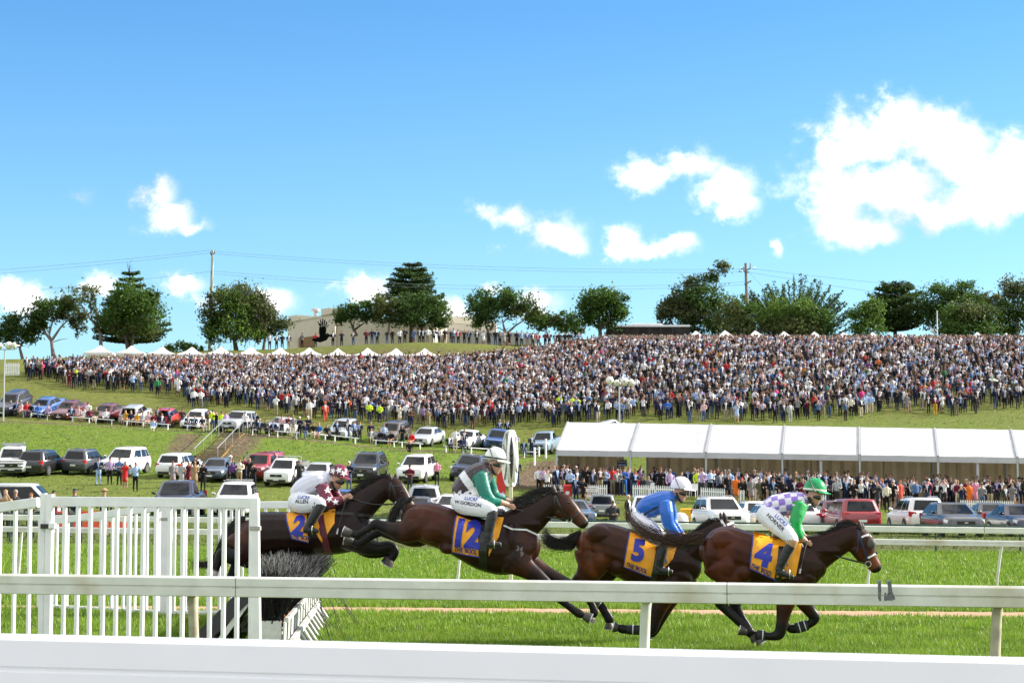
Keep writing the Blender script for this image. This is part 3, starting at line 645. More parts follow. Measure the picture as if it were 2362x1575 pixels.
# ---- big white marquee
AX = Vector((math.cos(R(10)), -math.sin(R(10)), 0)); PE = Vector((math.sin(R(10)), math.cos(R(10)), 0))
MQ0 = Vector(((1283 - CXP) / FPX * 130, 130, 0)); BAY = 4.87
def mq(s, b, z): return Vector((MQ0.x, MQ0.y, 0)) + AX * s + PE * b + Vector((0, 0, z))
def marquee():
    L = BAY * 7; g0 = gz(MQ0.x, MQ0.y); r = empty('marquee', (MQ0.x, MQ0.y, g0), 0, 'long white marquee with open front below the hillside crowd', 'marquee'); o = Vector(r.location)
    ze = lambda s: 4.72 + (4.04 - 4.72) * s / L; zr = lambda s: 6.72 + (5.93 - 6.72) * s / L
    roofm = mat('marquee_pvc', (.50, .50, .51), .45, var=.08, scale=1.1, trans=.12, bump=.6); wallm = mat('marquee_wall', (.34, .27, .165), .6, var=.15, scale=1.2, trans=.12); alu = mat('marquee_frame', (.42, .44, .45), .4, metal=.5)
    for i in range(7):
        s0, s1 = i * BAY + .07, (i + 1) * BAY - .07
        for side in (0, 1):
            nu, nv = 8, 6; V = []; Fc = []
            for a in range(nu + 1):
                for b in range(nv + 1):
                    s = s0 + (s1 - s0) * a / nu; f = b / nv; bb = -.06 + 5.06 * f if side == 0 else 10.06 - 5.06 * f
                    sag = -.07 * math.sin(math.pi * a / nu) * math.sin(math.pi * f) + (.012 if a == nu // 2 else 0) + (.01 if b == nv // 2 else 0)
                    V.append(mq(s, bb, ze(s) + (zr(s) - ze(s)) * f + sag) - o)
            for a in range(nu):
                for b in range(nv): k = a * (nv + 1) + b; Fc.append((k, k + nv + 1, k + nv + 2, k + 1))
            m = MB(); m.add(V, Fc); m.build('roof_panel', roofm, r, smooth=30, fix=False)
        m = MB(); m.hexa([mq(s0, -.10, ze(s0) - .36) - o, mq(s1, -.10, ze(s1) - .36) - o, mq(s1, -.075, ze(s1) - .36) - o, mq(s0, -.075, ze(s0) - .36) - o, mq(s0, -.075, ze(s0) - .01) - o, mq(s1, -.075, ze(s1) - .01) - o, mq(s1, -.06, ze(s1) - .01) - o, mq(s0, -.06, ze(s0) - .01) - o]); m.build('valance', roofm, r)
        nw = 3
        for k in range(nw):                                  # back wall sheets; one stands open
            if i == 0 and k == 2: continue
            a0, a1 = s0 - .07 + BAY * k / nw, s0 - .07 + BAY * (k + 1) / nw; gb = gz(*mq(a0, 10, 0)[:2]) - .2
            m = MB(); V = []
            nn = 6
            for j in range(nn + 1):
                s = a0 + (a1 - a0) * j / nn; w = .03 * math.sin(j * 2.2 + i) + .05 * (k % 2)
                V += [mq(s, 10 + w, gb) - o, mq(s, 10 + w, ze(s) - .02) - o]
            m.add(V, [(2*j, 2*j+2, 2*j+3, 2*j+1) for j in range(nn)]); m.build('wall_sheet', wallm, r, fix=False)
    for i in range(8):
        s = min(max(i * BAY, .03), L - .03)
        for b in (0, 10):
            p = mq(s, b, 0); m = MB(); m.beam(Vector((p.x, p.y, gz(p.x, p.y) - .3)) - o, Vector((p.x, p.y, ze(s) + .02)) - o, .12, .10, up=PE, bev=.01); m.build('leg', alu, r)
        for b0, b1 in ((-.1, 5), (10.1, 5)):
            m = MB(); m.beam(mq(s, b0, ze(s) + .03) - o, mq(s, b1, zr(s) + .03) - o, .11, .06); m.build('roof_beam', alu, r)
        m = MB(); m.beam(mq(s, 1.4, ze(s) - .1 + (zr(s) - ze(s)) * .28 - .1) - o, mq(s, 0.02, ze(s) - 1.0) - o, .06, .06); m.build('brace', alu, r)
    for s in (.04, L - .04):                                 # gables
        m = MB(); m.add([mq(s, 0, ze(s)) - o, mq(s, 10, ze(s)) - o, mq(s, 5, zr(s)) - o], [(0, 1, 2)]); m.build('gable', roofm, r, fix=False)
    for k in range(4):
        m = MB(); a0, a1 = 10 - k * 2.4, 10 - (k + 1) * 2.4 + .06; gb = gz(*mq(.02, a1, 0)[:2]) - .2
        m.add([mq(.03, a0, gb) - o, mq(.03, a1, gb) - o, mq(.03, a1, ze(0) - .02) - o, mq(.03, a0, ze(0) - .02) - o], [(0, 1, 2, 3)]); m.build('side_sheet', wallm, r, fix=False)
    clear = mat('clear_pvc', (.5, .47, .42), .12, spec=.8)
    # clear window sheets with white centre mullions in the third, fourth and sixth bay
    for i in (3, 5):
        s0 = i * BAY; 
        for sm_ in (.5,):
            s = s0 + BAY * sm_; p = mq(s, .02, 0); m = MB(); m.beam(Vector((p.x, p.y, gz(p.x, p.y))) - o, Vector((p.x, p.y, ze(s) - .3)) - o, .16, .05, up=PE); m.build('mullion', roofm, r)
    # banner hung in the first bay
    bl = mat('banner_blue', (.02, .04, .22), .5); s = BAY * .83; c = mq(s, 2.2, 3.55 + .35); bn = empty('hanging_banner', c, -R(10), 'small dark blue banner with yellow and white print hung in marquee', 'banner')
    m = MB(); m.box((0, 0, 0), (.66 * 1.0, .015, .42)); m.build('sheet', bl, bn)
    flat_text('lettering', 'WARRNAMBOOL', .085, mat('banner_yellow', (.8, .6, .05), .5), bn, (.07, -.009, .08), (1,0,0), (0,0,1), (0,-1,0)); flat_text('lettering', '5562 1627', .11, mat('banner_white', (.85,.85,.85), .5), bn, (0, -.009, -.13), (1,0,0), (0,0,1), (0,-1,0))
    m = MB(); m.box((-.24, -.012, .10), (.10, .004, .08)); m.build('emblem', mat('banner_yellow', (.8, .6, .05), .5), bn)
marquee()

# ---- picket fences in front of the marquee
def picket_fence(px0, px1, dback, label, sign=None):
    d = 123.6; A = at_depth(px0, d - (px0 - 1250) * .0045); B = at_depth(px1, d - (px1 - 1250) * .0045); r = empty('picket_fence', A, 0, label, 'fence', 'white picket fences in front of the marquee'); t = B - A; t.z = 0; L = t.length; t.normalize()
    m = MB(); n = max(4, int(L / .125))
    for i in range(n + 1):
        p = A + t * (L * i / n); z = gz(p.x, p.y); q = Vector((p.x, p.y, z)) - A; w = t * .036; up = Vector((0, 0, 1)); th = Vector((0, .018, 0))
        pts = [q - w + up * .05, q + w + up * .05, q + w + up * .84, q + up * .92, q - w + up * .84]
        m.add(pts + [x + th for x in pts], [(0,1,2,3,4), (9,8,7,6,5), (1,6,7,2), (2,7,8,3), (3,8,9,4), (4,9,5,0)])
    tag(m.build('pickets', clean_white, r), kind='stuff')
    for h in (.22, .68):
        m = MB(); m.beam(Vector((0, .03, h)), B - A + Vector((0, .03, h)), .03, .07); m.build('rail', clean_white, r)
    for e in (Vector((0, 0, 0)), B - A):
        m = MB(); m.beam(e + Vector((0, .07, -.1)), e + Vector((0, .07, .95)), .07, .07); m.build('post', mat('dark_green_post', (.012, .06, .025), .5), r)
    if sign:
        c = (B - A) * .42 + Vector((0, -.025, .62)); m = MB(); m.box(c, (.84, .014, .34)); sg = m.build('sign', clean_white, r)
        ink = mat('sign_ink', (.06, .06, .07), .6)
        for k, tx in enumerate(sign): flat_text('lettering', tx, .085, ink, sg, c + Vector((0, -.008, .06 - .13 * k)), (1,0,0), (0,0,1), (0,-1,0), .02)
picket_fence(1255, 1303, 0, 'white picket fence panel left of the red bin')
picket_fence(1341, 1398, 0, 'white picket fence panel carrying a printed sign', ('SIGNATURE MEMBERS', 'AND GUESTS'))
picket_fence(1459, 1508, 0, 'white picket fence panel in front of the seated woman in red')
picket_fence(1512, 1566, 0, 'white picket fence panel behind the rider in blue')
picket_fence(1615, 1668, 0, 'white picket fence panel above the white car roof')
picket_fence(1830, 1900, 0, 'white picket fence panel beside the green jockey cap')
picket_fence(2210, 2330, 0, 'white picket fence panel behind the dark sedans at the right')
# ================================================================== horses and riders
def ZM(ox, oy, k): return lambda x, y: (x / k + ox, y / k + oy)
Z1 = ZM(400, 1030, 3.337); Z2 = ZM(850, 1020, 3.647); Z3 = ZM(1230, 1080, 3.734); Z4 = ZM(1560, 1080, 3.733)
class Frame:
    """side-on working plane of one horse: photo pixels -> metres"""
    def __init__(s, px0, d, z, rz=-6.0):
        s.px0 = px0; s.d = d; s.s = FPX / d / 1.003; s.z = z; s.gy = to_px((0, d, 0))[1]
        s.loc = Vector(((px0 - CXP) / FPX * d * 1.003, d, 0)); s.rz = R(rz)
    def p(s, zx, zy, y=0.0, z=None):
        x, yy = (z or s.z)(zx, zy); return Vector(((x - s.px0) / s.s, y, (s.gy - yy) / s.s))
    def k(s, half, z=None):          # zoom pixels to metres
        a = (z or s.z)(0, 0); b = (z or s.z)(half, 0); return (b[0] - a[0]) / s.s
def catmull(st, sub=4):
    out = []
    for i in range(len(st) - 1):
        p0 = st[max(i - 1, 0)]; p1 = st[i]; p2 = st[i + 1]; p3 = st[min(i + 2, len(st) - 1)]
        for j in range(sub):
            t = j / sub; q = []
            for a, b, c, d in zip(p0[:5], p1[:5], p2[:5], p3[:5]):
                q.append(.5 * (2*b + (c - a) * t + (2*a - 5*b + 4*c - d) * t*t + (3*b - a - 3*c + d) * t**3))
            q[3] = max(q[3], .008); q[4] = max(q[4], .008); out.append((*q, p1[5] if t < .5 else p2[5]))
    out.append(st[-1]); return out
def grow(tubes, voxel, smooth, paint, name, blobs=(), near_n=4):
    """fuse tubes of (x, y, z, a, b, tag) into one surface and colour it by the nearest tube"""
    mb = MB(); tags = []
    for st in tubes:
        fine = catmull(st); n0 = len(mb.v); ring_tube(mb, fine); per = (len(mb.v) - n0) // 14
        ids = [fine[0][5]] * 2 + [f[5] for f in fine] + [fine[-1][5]] * 2
        for i in range(per): tags += [ids[i]] * 14
    for c, r, tg in blobs:
        n0 = len(mb.v); ellipsoid(mb, c, r); tags += [tg] * (len(mb.v) - n0)
    kd = kdtree.KDTree(len(mb.v))
    for i, v in enumerate(mb.v): kd.insert(v, i)
    kd.balance(); me = fuse(mb, voxel, smooth, name=name); cols = np.empty((len(me.vertices), 4), np.float32)
    for i, v in enumerate(me.vertices):
        # blend the three nearest tags so coat colours run into each other
        near = kd.find_n(v.co, near_n); w = [1 / (d + .004) ** 2 for _, _, d in near]; sw = sum(w); c = [0, 0, 0]
        for (co, ix, dd), ww in zip(near, w):
            q = paint(tags[ix], v.co)
            for k in range(3): c[k] += q[k] * ww / sw
        cols[i] = (*c, 1)
    a = me.attributes.new('col', 'FLOAT_COLOR', 'POINT'); a.data.foreach_set('color', cols.ravel())
    me.polygons.foreach_set('use_smooth', np.ones(len(me.polygons), bool)); return me
class Skin:
    """projects things drawn in the side plane onto a body surface"""
    def __init__(s, me, side=-1):
        s.b = bvhtree.BVHTree.FromPolygons([v.co[:] for v in me.vertices], [p.vertices[:] for p in me.polygons]); s.side = side; s.last = side * .2
    def y(s, x, z, off=.006, side=None):
        sd = side or s.side; h = s.b.ray_cast(Vector((x, sd * 2.0, z)), Vector((0, -sd, 0)))
        if h[0] is not None: s.last = h[0].y; return h[0].y + sd * off
        q = s.b.find_nearest(Vector((x, s.last, z))); s.last = q[0].y; return q[0].y + sd * off
def patch(skin, corners, nu, nv, off, side=None, wave=0.0):
    """quad sheet TL, TR, BR, BL (local x, z) laid on a body"""
    TL, TR, BR, BL = corners; V = []; ph = random.random() * 6
    for j in range(nv + 1):
        for i in range(nu + 1):
            u, v = i / nu, j / nv; x = (TL[0]*(1-u) + TR[0]*u) * (1-v) + (BL[0]*(1-u) + BR[0]*u) * v; z = (TL[1]*(1-u) + TR[1]*u) * (1-v) + (BL[1]*(1-u) + BR[1]*u) * v
            w = wave * (math.sin(u * 9 + v * 4 + ph) + .6 * math.sin(u * 17 - v * 7)) * v
            V.append((x, skin.y(x, z, off + w, side), z))
    return V, [(j*(nu+1)+i, j*(nu+1)+i+1, (j+1)*(nu+1)+i+1, (j+1)*(nu+1)+i) for j in range(nv) for i in range(nu)]
def strap(skin, pts, w, off=.008, sub=6, side=None):
    """flat strap along a polyline on a body"""
    P2 = []
    for i in range(len(pts) - 1):
        for j in range(sub): t = j / sub; P2.append((pts[i][0]*(1-t) + pts[i+1][0]*t, pts[i][1]*(1-t) + pts[i+1][1]*t))
    P2.append(pts[-1]); V = []; sd = side or skin.side
    for i, (x, z) in enumerate(P2):
        a = P2[max(i-1, 0)]; b = P2[min(i+1, len(P2)-1)]; tx, tz = b[0]-a[0], b[1]-a[1]; l = math.hypot(tx, tz) or 1; nx, nz = -tz/l*w/2, tx/l*w/2; y = skin.y(x, z, off, side)
        V += [(x+nx, y, z+nz), (x-nx, y, z-nz), (x-nx, y-sd*off*.9, z-nz), (x+nx, y-sd*off*.9, z+nz)]
    F = []
    for i in range(len(P2) - 1):
        a = 4 * i; F += [(a, a+1, a+5, a+4), (a+1, a+2, a+6, a+5), (a+3, a, a+4, a+7)]
    return V, F
def letters(skin, txt, c, size, ang, off, bold=.03, stretch=1.0, space=1.0, maxe=.05):
    v, f = text_geo(txt, size, bold, space=space); bm = bmesh.new(); bv = [bm.verts.new(x) for x in v]
    for q in f:
        try: bm.faces.new([bv[i] for i in q])
        except ValueError: pass
    bmesh.ops.triangulate(bm, faces=bm.faces)
    for _ in range(4):
        e = [x for x in bm.edges if x.calc_length() > maxe]
        if not e: break
        bmesh.ops.subdivide_edges(bm, edges=e, cuts=1); bmesh.ops.triangulate(bm, faces=bm.faces)
    bm.verts.index_update(); ca, sa = math.cos(ang), math.sin(ang); V = []
    for q in bm.verts:
        a, b = q.co.x * stretch, q.co.y; x, z = c[0] + a * ca - b * sa, c[1] + a * sa + b * ca; V.append((x, skin.y(x, z, off), z))
    F = [tuple(x.index for x in fc.verts) for fc in bm.faces]; bm.free(); return V, F
def hair(name, parent, guides, n, spread, rad, m, seed=1, kink=.02, r_end=.25):
    """tapering strands spread round guide curves; guides are lists of Vectors, root to tip"""
    g = np.random.default_rng(seed); V = []; F = []; cols = []; seg = 9
    for s in range(n):
        gi = g.random() * (len(guides) - 1); k = int(gi); f = gi - k; A = guides[k]; B = guides[min(k + 1, len(guides) - 1)]; ln = g.uniform(.72, 1.05)
        off = Vector(g.normal(0, 1, 3)) ; off.y *= .9; ph = g.random() * 6; amp = g.uniform(.2, 1) * kink; base = len(V); r0 = rad * g.uniform(.6, 1.3); prev = None; c0 = g.uniform(.4, 1.8)
        pts = []
        for j in range(seg + 1):
            t = j / seg * ln; q = []
            for G in (A, B):
                x = min(t, .999) * (len(G) - 1); i = int(x); ff = x - i; q.append(G[i].lerp(G[min(i + 1, len(G) - 1)], ff) + (G[-1] - G[-2]) * max(0, t - 1) * (len(G) - 1))
            p = q[0].lerp(q[1], f) + off * spread * (.25 + .9 * t) + Vector((0, amp * math.sin(ph + t * 7), amp * math.sin(ph * 2 + t * 9))); pts.append(p)
        for j, p in enumerate(pts):
            t = (pts[min(j+1, seg)] - pts[max(j-1, 0)]).normalized(); a = t.cross(Vector((0, 1, 0))); a = a.normalized() if a.length > 1e-5 else Vector((1, 0, 0)); b = t.cross(a); r = r0 * (1 - (1 - r_end) * j / seg)
            V += [p + a * r, p - a * r * .5 + b * r * .87, p - a * r * .5 - b * r * .87]
        for j in range(seg):
            a = base + 3 * j
            for m_ in range(3): F.append((a + m_, a + (m_+1) % 3, a + 3 + (m_+1) % 3, a + 3 + m_)); cols.append((c0, c0, c0))
    me = mesh_np(name, np.array([tuple(v) for v in V]), np.array(F), [m], {'shade': ('FACE', cols)}, smooth=True)
    return link(name, me, parent)
def hair_mat(name, c):
    m = mat(name, c, .38, spec=.55); t = m.node_tree; b = t.nodes['Principled BSDF']; a = N(t, 'ShaderNodeAttribute', attribute_name='shade'); x = N(t, 'ShaderNodeMix', data_type='RGBA', blend_type='MULTIPLY')
    x.inputs[0].default_value = 1; x.inputs[6].default_value = (*c, 1); t.links.new(a.outputs['Color'], x.inputs[7]); t.links.new(x.outputs[2], b.inputs['Base Color']); return m
coat_m = mat('horse_coat', (.05, .02, .01), .38, spec=.20, attr='col', var=.35, scale=5, bump=.5)
def coat_bump():
    pass
hoof_m = mat('hoof_horn', (.055, .045, .04), .5, var=.2, scale=30); shoe_m = mat('horse_shoe', (.55, .55, .56), .3, metal=.8)
black_leather = mat('black_leather', (.010, .010, .011), .35, spec=.6); buckle_m = mat('buckle_steel', (.6, .58, .5), .25, metal=.9)
eye_m = mat('horse_eye', (.006, .004, .004), .08, spec=.9); cloth_m = mat('race_cloth_gold', (.86, .36, .010), .55, var=.07, scale=9, bump=.15); num_m = mat('race_cloth_blue', (.018, .03, .36), .55); trim_m = mat('race_cloth_trim', (.02, .03, .20), .6)
white_strap = mat('white_strap', (.78, .78, .78), .45); bandage_m = mat('leg_bandage', (.012, .012, .014), .75); stripe_m = mat('bandage_stripe', (.62, .66, .68), .6)
mane_m = hair_mat('mane_hair', (.012, .010, .009)); tail_brown = hair_mat('tail_hair_brown', (.060, .024, .013)); tail_black = hair_mat('tail_hair_black', (.014, .011, .010))

def hoof(parent, fr, top, toe, z=None, y=0.0, r=.047, shoe=True):
    a = fr.p(*top, y, z); b = fr.p(*toe, y, z); t = (b - a).normalized(); L = (b - a).length
    lat = Vector((0, 1, 0)); up = t.cross(lat).normalized(); m = MB(); rings = []
    for f, s in ((-.15, .80), (0, 1.0), (.5, 1.18), (1, 1.36)):
        c = a + t * L * f; rings.append([c + lat * r * s * math.cos(2*math.pi*k/14) + up * r * s * 1.08 * math.sin(2*math.pi*k/14) for k in range(14)])
    m.loft(rings); h = m.build('hoof', hoof_m, parent, smooth=40)
    if shoe:
        m = MB(); c = a + t * L * 1.0; ri = lambda s, o: [c + t * o + lat * r * s * math.cos(2*math.pi*k/14) + up * r * s * 1.08 * math.sin(2*math.pi*k/14) for k in range(14)]
        m.loft([ri(1.37, .0), ri(1.37, .010), ri(1.05, .010), ri(1.05, .0)], cap=False); m.build('shoe', shoe_m, h)
def band(parent, name, fr, a, b, r, m, y=0.0, z=None, rl=None):
    """sleeve round a leg between two plane points (bandage or stripe)"""
    A, B = fr.p(*a, y, z), fr.p(*b, y, z); t = (B - A).normalized(); lat = Vector((0, 1, 0)); up = t.cross(lat).normalized(); mb = MB(); rr = fr.k(r, z); r2 = rl or rr
    mb.loft([[c + up * rr * s * math.cos(2*math.pi*k/14) + lat * r2 * s * math.sin(2*math.pi*k/14) for k in range(14)] for c, s in ((A, .9), (A.lerp(B, .12), 1), (A.lerp(B, .88), 1), (B, .9))]); return mb.build(name, m, parent, smooth=60)

def build_horse(fr, label, tubes, paint, name='racehorse', blobs=()):
    root = empty(name, fr.loc, fr.rz, label, 'horse', 'horses racing over the hurdle')
    T = []
    for st in tubes:
        z = None
        if callable(st[0]): z = st[0]; st = st[1:]
        T.append([(*fr.p(q[0], q[1], q[4], z), fr.k(q[2], z), q[3] if q[3] else fr.k(q[2], z) * .85, q[5]) for q in st])
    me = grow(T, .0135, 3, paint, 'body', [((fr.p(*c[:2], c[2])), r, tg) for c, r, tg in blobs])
    me.materials.append(coat_m); link('body', me, root); return root, Skin(me), me
def add(parent, name, vf, m, fix=False, smooth=None): mb = MB(); mb.add(*vf); return mb.build(name, m, parent, fix=fix, smooth=smooth)
def eye(parent, fr, sk, x, y, r=.019, z=None):
    c = fr.p(x, y, 0, z); yy = sk.y(c.x, c.z, -.004); m = MB(); ellipsoid(m, (c.x, yy, c.z), (r * 1.15, r * .7, r * .85)); m.build('eye', eye_m, parent, smooth=60)
    yy = sk.y(c.x, c.z, -.004, side=1); m = MB(); ellipsoid(m, (c.x, yy, c.z), (r * 1.15, r * .7, r * .85)); m.build('eye', eye_m, parent, smooth=60)
def nostril(parent, fr, sk, x, y, r=.016, z=None):
    c = fr.p(x, y, 0, z); m = MB(); ellipsoid(m, (c.x, sk.y(c.x, c.z, -.002), c.z), (r * .75, r * .35, r * 1.2)); m.build('nostril', eye_m, parent, smooth=60)
def ear(parent, fr, base, tip, y, m, z=None, r=.032):
    a, b = fr.p(*base, y, z), fr.p(*tip, y * 1.25, z); mb = MB(); mb.tube([a, a.lerp(b, .35), a.lerp(b, .75), b], [r * .8, r, r * .62, .004], 8); mb.build('ear', m, parent, smooth=60)
def cloth(parent, fr, sk, quad, digits, dpos, dsize, dang, word, wpos, wsize, wang, stretch=1.0):
    q = [(p.x, p.z) for p in (fr.p(*c) for c in quad)]
    c = add(parent, 'saddle_cloth', patch(sk, q, 18, 16, .014, wave=.006), cloth_m, smooth=60)
    m = MB(); m.add(*patch(sk, q, 18, 16, .014, side=1)); m.build('saddle_cloth', cloth_m, parent, smooth=60, fix=False)
    edge = [q[0], q[3], q[2]]; add(c, 'edging', strap(sk, edge, .016, .023, 10), trim_m)
    a = fr.p(*dpos); add(c, 'number', letters(sk, digits, (a.x, a.z), dsize, R(dang), .026, .055, stretch, .95), num_m)
    a = fr.p(*wpos); add(c, 'lettering', letters(sk, word, (a.x, a.z), wsize, R(wang), .026, .035, .74), trim_m)
    return c
def line3(parent, name, pts, r, m, n=5): mb = MB(); mb.tube(pts, r, n); return mb.build(name, m, parent, smooth=50)

BLK = (.0075, .0065, .0065)
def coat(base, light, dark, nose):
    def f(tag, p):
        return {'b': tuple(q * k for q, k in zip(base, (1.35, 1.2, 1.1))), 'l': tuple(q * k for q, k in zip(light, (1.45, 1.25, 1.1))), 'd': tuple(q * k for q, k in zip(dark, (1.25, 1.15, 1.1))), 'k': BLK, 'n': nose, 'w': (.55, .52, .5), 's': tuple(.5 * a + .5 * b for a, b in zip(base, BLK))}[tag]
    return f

# ---- horse with cloth 12
F12 = Frame(1100, 24.8, Z2)
h12, s12, m12 = build_horse(F12, 'dark bay racehorse wearing gold cloth 12, stretched out over the hurdle', [
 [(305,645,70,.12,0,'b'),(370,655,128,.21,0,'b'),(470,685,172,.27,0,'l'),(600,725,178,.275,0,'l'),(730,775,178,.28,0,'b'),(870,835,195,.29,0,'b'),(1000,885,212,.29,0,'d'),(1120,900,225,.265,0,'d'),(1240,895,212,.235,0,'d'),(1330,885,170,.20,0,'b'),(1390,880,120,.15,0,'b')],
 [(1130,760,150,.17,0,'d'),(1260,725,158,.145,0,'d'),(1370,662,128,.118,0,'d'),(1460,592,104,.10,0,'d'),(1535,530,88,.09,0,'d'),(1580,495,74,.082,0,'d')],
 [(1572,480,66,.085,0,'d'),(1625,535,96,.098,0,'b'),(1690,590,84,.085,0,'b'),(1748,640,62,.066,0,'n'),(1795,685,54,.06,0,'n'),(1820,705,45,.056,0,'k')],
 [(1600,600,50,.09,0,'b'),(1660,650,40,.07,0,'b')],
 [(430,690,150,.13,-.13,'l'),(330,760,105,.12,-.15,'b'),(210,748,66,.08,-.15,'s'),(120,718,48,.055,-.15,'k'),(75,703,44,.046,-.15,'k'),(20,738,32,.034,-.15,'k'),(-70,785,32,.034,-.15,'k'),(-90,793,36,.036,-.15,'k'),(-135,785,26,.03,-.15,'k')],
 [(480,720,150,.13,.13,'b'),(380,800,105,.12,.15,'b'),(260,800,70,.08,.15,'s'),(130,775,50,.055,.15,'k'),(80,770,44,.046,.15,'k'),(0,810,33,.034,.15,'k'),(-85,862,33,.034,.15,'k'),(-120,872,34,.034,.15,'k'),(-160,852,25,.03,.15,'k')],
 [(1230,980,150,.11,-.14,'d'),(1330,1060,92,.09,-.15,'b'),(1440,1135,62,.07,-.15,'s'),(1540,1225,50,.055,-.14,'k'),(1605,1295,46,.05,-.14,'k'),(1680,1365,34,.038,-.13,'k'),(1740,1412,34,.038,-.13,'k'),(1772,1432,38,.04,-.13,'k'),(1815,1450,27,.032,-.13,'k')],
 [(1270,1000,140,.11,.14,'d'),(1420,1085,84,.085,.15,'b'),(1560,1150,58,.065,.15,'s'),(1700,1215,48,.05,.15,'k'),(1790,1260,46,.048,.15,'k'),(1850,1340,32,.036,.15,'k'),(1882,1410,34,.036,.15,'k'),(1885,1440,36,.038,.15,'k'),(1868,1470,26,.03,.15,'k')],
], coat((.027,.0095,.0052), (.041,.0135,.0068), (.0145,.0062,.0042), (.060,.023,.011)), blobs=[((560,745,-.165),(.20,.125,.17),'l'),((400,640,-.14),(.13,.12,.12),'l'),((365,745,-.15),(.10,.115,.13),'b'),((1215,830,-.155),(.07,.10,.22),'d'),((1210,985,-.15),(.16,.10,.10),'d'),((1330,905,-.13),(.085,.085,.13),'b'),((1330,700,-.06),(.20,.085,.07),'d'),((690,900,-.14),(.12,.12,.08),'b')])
for a, b, y in (((-135,785),(-195,765),-.15),((-160,852),(-222,836),.15),((1820,1452),(1868,1474),-.13),((1866,1472),(1850,1502),.15)): hoof(h12, F12, a, b, y=y)
eye(h12, F12, s12, 1682, 522); nostril(h12, F12, s12, 1822, 690)
ear_m = mat('horse_ear', (.025, .012, .008), .6)
ear(h12, F12, (1568,440), (1548,378), -.055, ear_m); ear(h12, F12, (1600,425), (1582,372), .055, ear_m)
cloth(h12, F12, s12, [(757,628),(935,690),(962,972),(722,935)], '12', (848,790), .44, -8, "THE 'BOOL", (843,920), .078, -9, .84)
add(h12, 'saddle_cloth', patch(s12, [(lambda p: (p.x, p.z))(F12.p(*c)) for c in ((1055,640),(1150,645),(1118,800),(1035,965))], 8, 12, .013, wave=.006), cloth_m, smooth=60)
add(h12, 'girth', strap(s12, [(lambda p: (p.x, p.z))(F12.p(*c)) for c in ((985,700),(990,880),(985,1000),(975,1085))], .105, .016), black_leather)
def saddle(parent, fr, a, b, half, z=None, w=.17):
    A, B = fr.p(*a, 0, z), fr.p(*b, 0, z); mb = MB(); h = fr.k(half, z); ring_tube(mb, [(*A, h * .7, w * .6), (*A.lerp(B, .3), h, w), (*A.lerp(B, .7), h * .9, w), (*B, h * 1.1, w * .5)]); mb.build('saddle', black_leather, parent, smooth=60)
saddle(h12, F12, (790,610), (1130,620), 42)
def bridle(parent, fr, sk, cheek, nose, brow, throat, bit, m, brow_m=None, w=.022):
    g = lambda L: [(lambda p: (p.x, p.z))(fr.p(*c)) for c in L]
    r = add(parent, 'bridle', strap(sk, g(cheek), w, .010), m); add(r, 'noseband', strap(sk, g(nose), w, .011), m); add(r, 'browband', strap(sk, g(brow), w, .011), brow_m or m); add(r, 'throat_lash', strap(sk, g(throat), w * .7, .009), m)
    for L, mm in ((cheek, m), (nose, m), (brow, brow_m or m)): add(r, 'far_strap', strap(sk, g(L), w, .010, side=1), mm)
    c = fr.p(*bit); y = sk.y(c.x, c.z, .014); mb = MB(); n = 14; pts = [Vector((c.x + .034 * math.cos(2*math.pi*k/n), y, c.z + .034 * math.sin(2*math.pi*k/n))) for k in range(n + 1)]; mb.tube(pts, .006, 5); mb.build('bit_ring', buckle_m, r, smooth=50); return Vector((c.x, y, c.z))
bit12 = bridle(h12, F12, s12, [(1560,430),(1605,530),(1650,610),(1690,660)], [(1770,600),(1735,640),(1690,665),(1660,650)], [(1560,450),(1600,440),(1640,438)], [(1565,450),(1575,560),(1570,630)], (1690,662), black_leather)
mcurve = lambda fr, L, y=-.02: [fr.p(a, b, y) for a, b in L]
hair('mane', h12, [mcurve(F12, [(1555,405),(1520,402),(1480,410),(1430,430)]), mcurve(F12, [(1500,435),(1440,430),(1380,440),(1320,462)]), mcurve(F12, [(1420,500),(1360,475),(1300,470),(1240,480)]), mcurve(F12, [(1340,560),(1300,530),(1250,510),(1195,520)]), mcurve(F12, [(1260,610),(1230,580),(1210,560),(1185,570)])], 420, .016, .0042, mane_m, 12)
hair('mane', h12, [mcurve(F12, [(1560,420),(1500,470),(1450,520),(1420,560)]), mcurve(F12, [(1420,500),(1370,560),(1330,610),(1300,660)]), mcurve(F12, [(1300,590),(1260,640),(1240,690),(1230,720)])], 160, .014, .004, mane_m, 13)
hair('tail', h12, [mcurve(F12, [(318,575),(330,520),(330,490),(290,495),(230,560),(190,640),(160,700)]), mcurve(F12, [(300,590),(290,520),(270,505),(220,560),(195,640),(190,700),(150,720)]), mcurve(F12, [(300,590),(320,500),(400,490),(350,500),(270,540),(240,640),(230,700)])], 420, .018, .005, tail_black, 14)
# freeze brand on the shoulder
for tx, c in (('34', (1285,905)), ('9', (1305,950))):
    p = F12.p(*c); add(h12, 'brand_mark', letters(s12, tx, (p.x, p.z), .085, R(-12), .004, 0.0), mat('freeze_brand', (.22, .20, .19), .8))
bp = [F12.p(*c) for c in ((1060,705),(1150,712),(1230,742),(1340,748),(1440,798))]
add(h12, 'breastplate', strap(s12, [(p.x, p.z) for p in bp[1:]], .02, .010), white_strap)

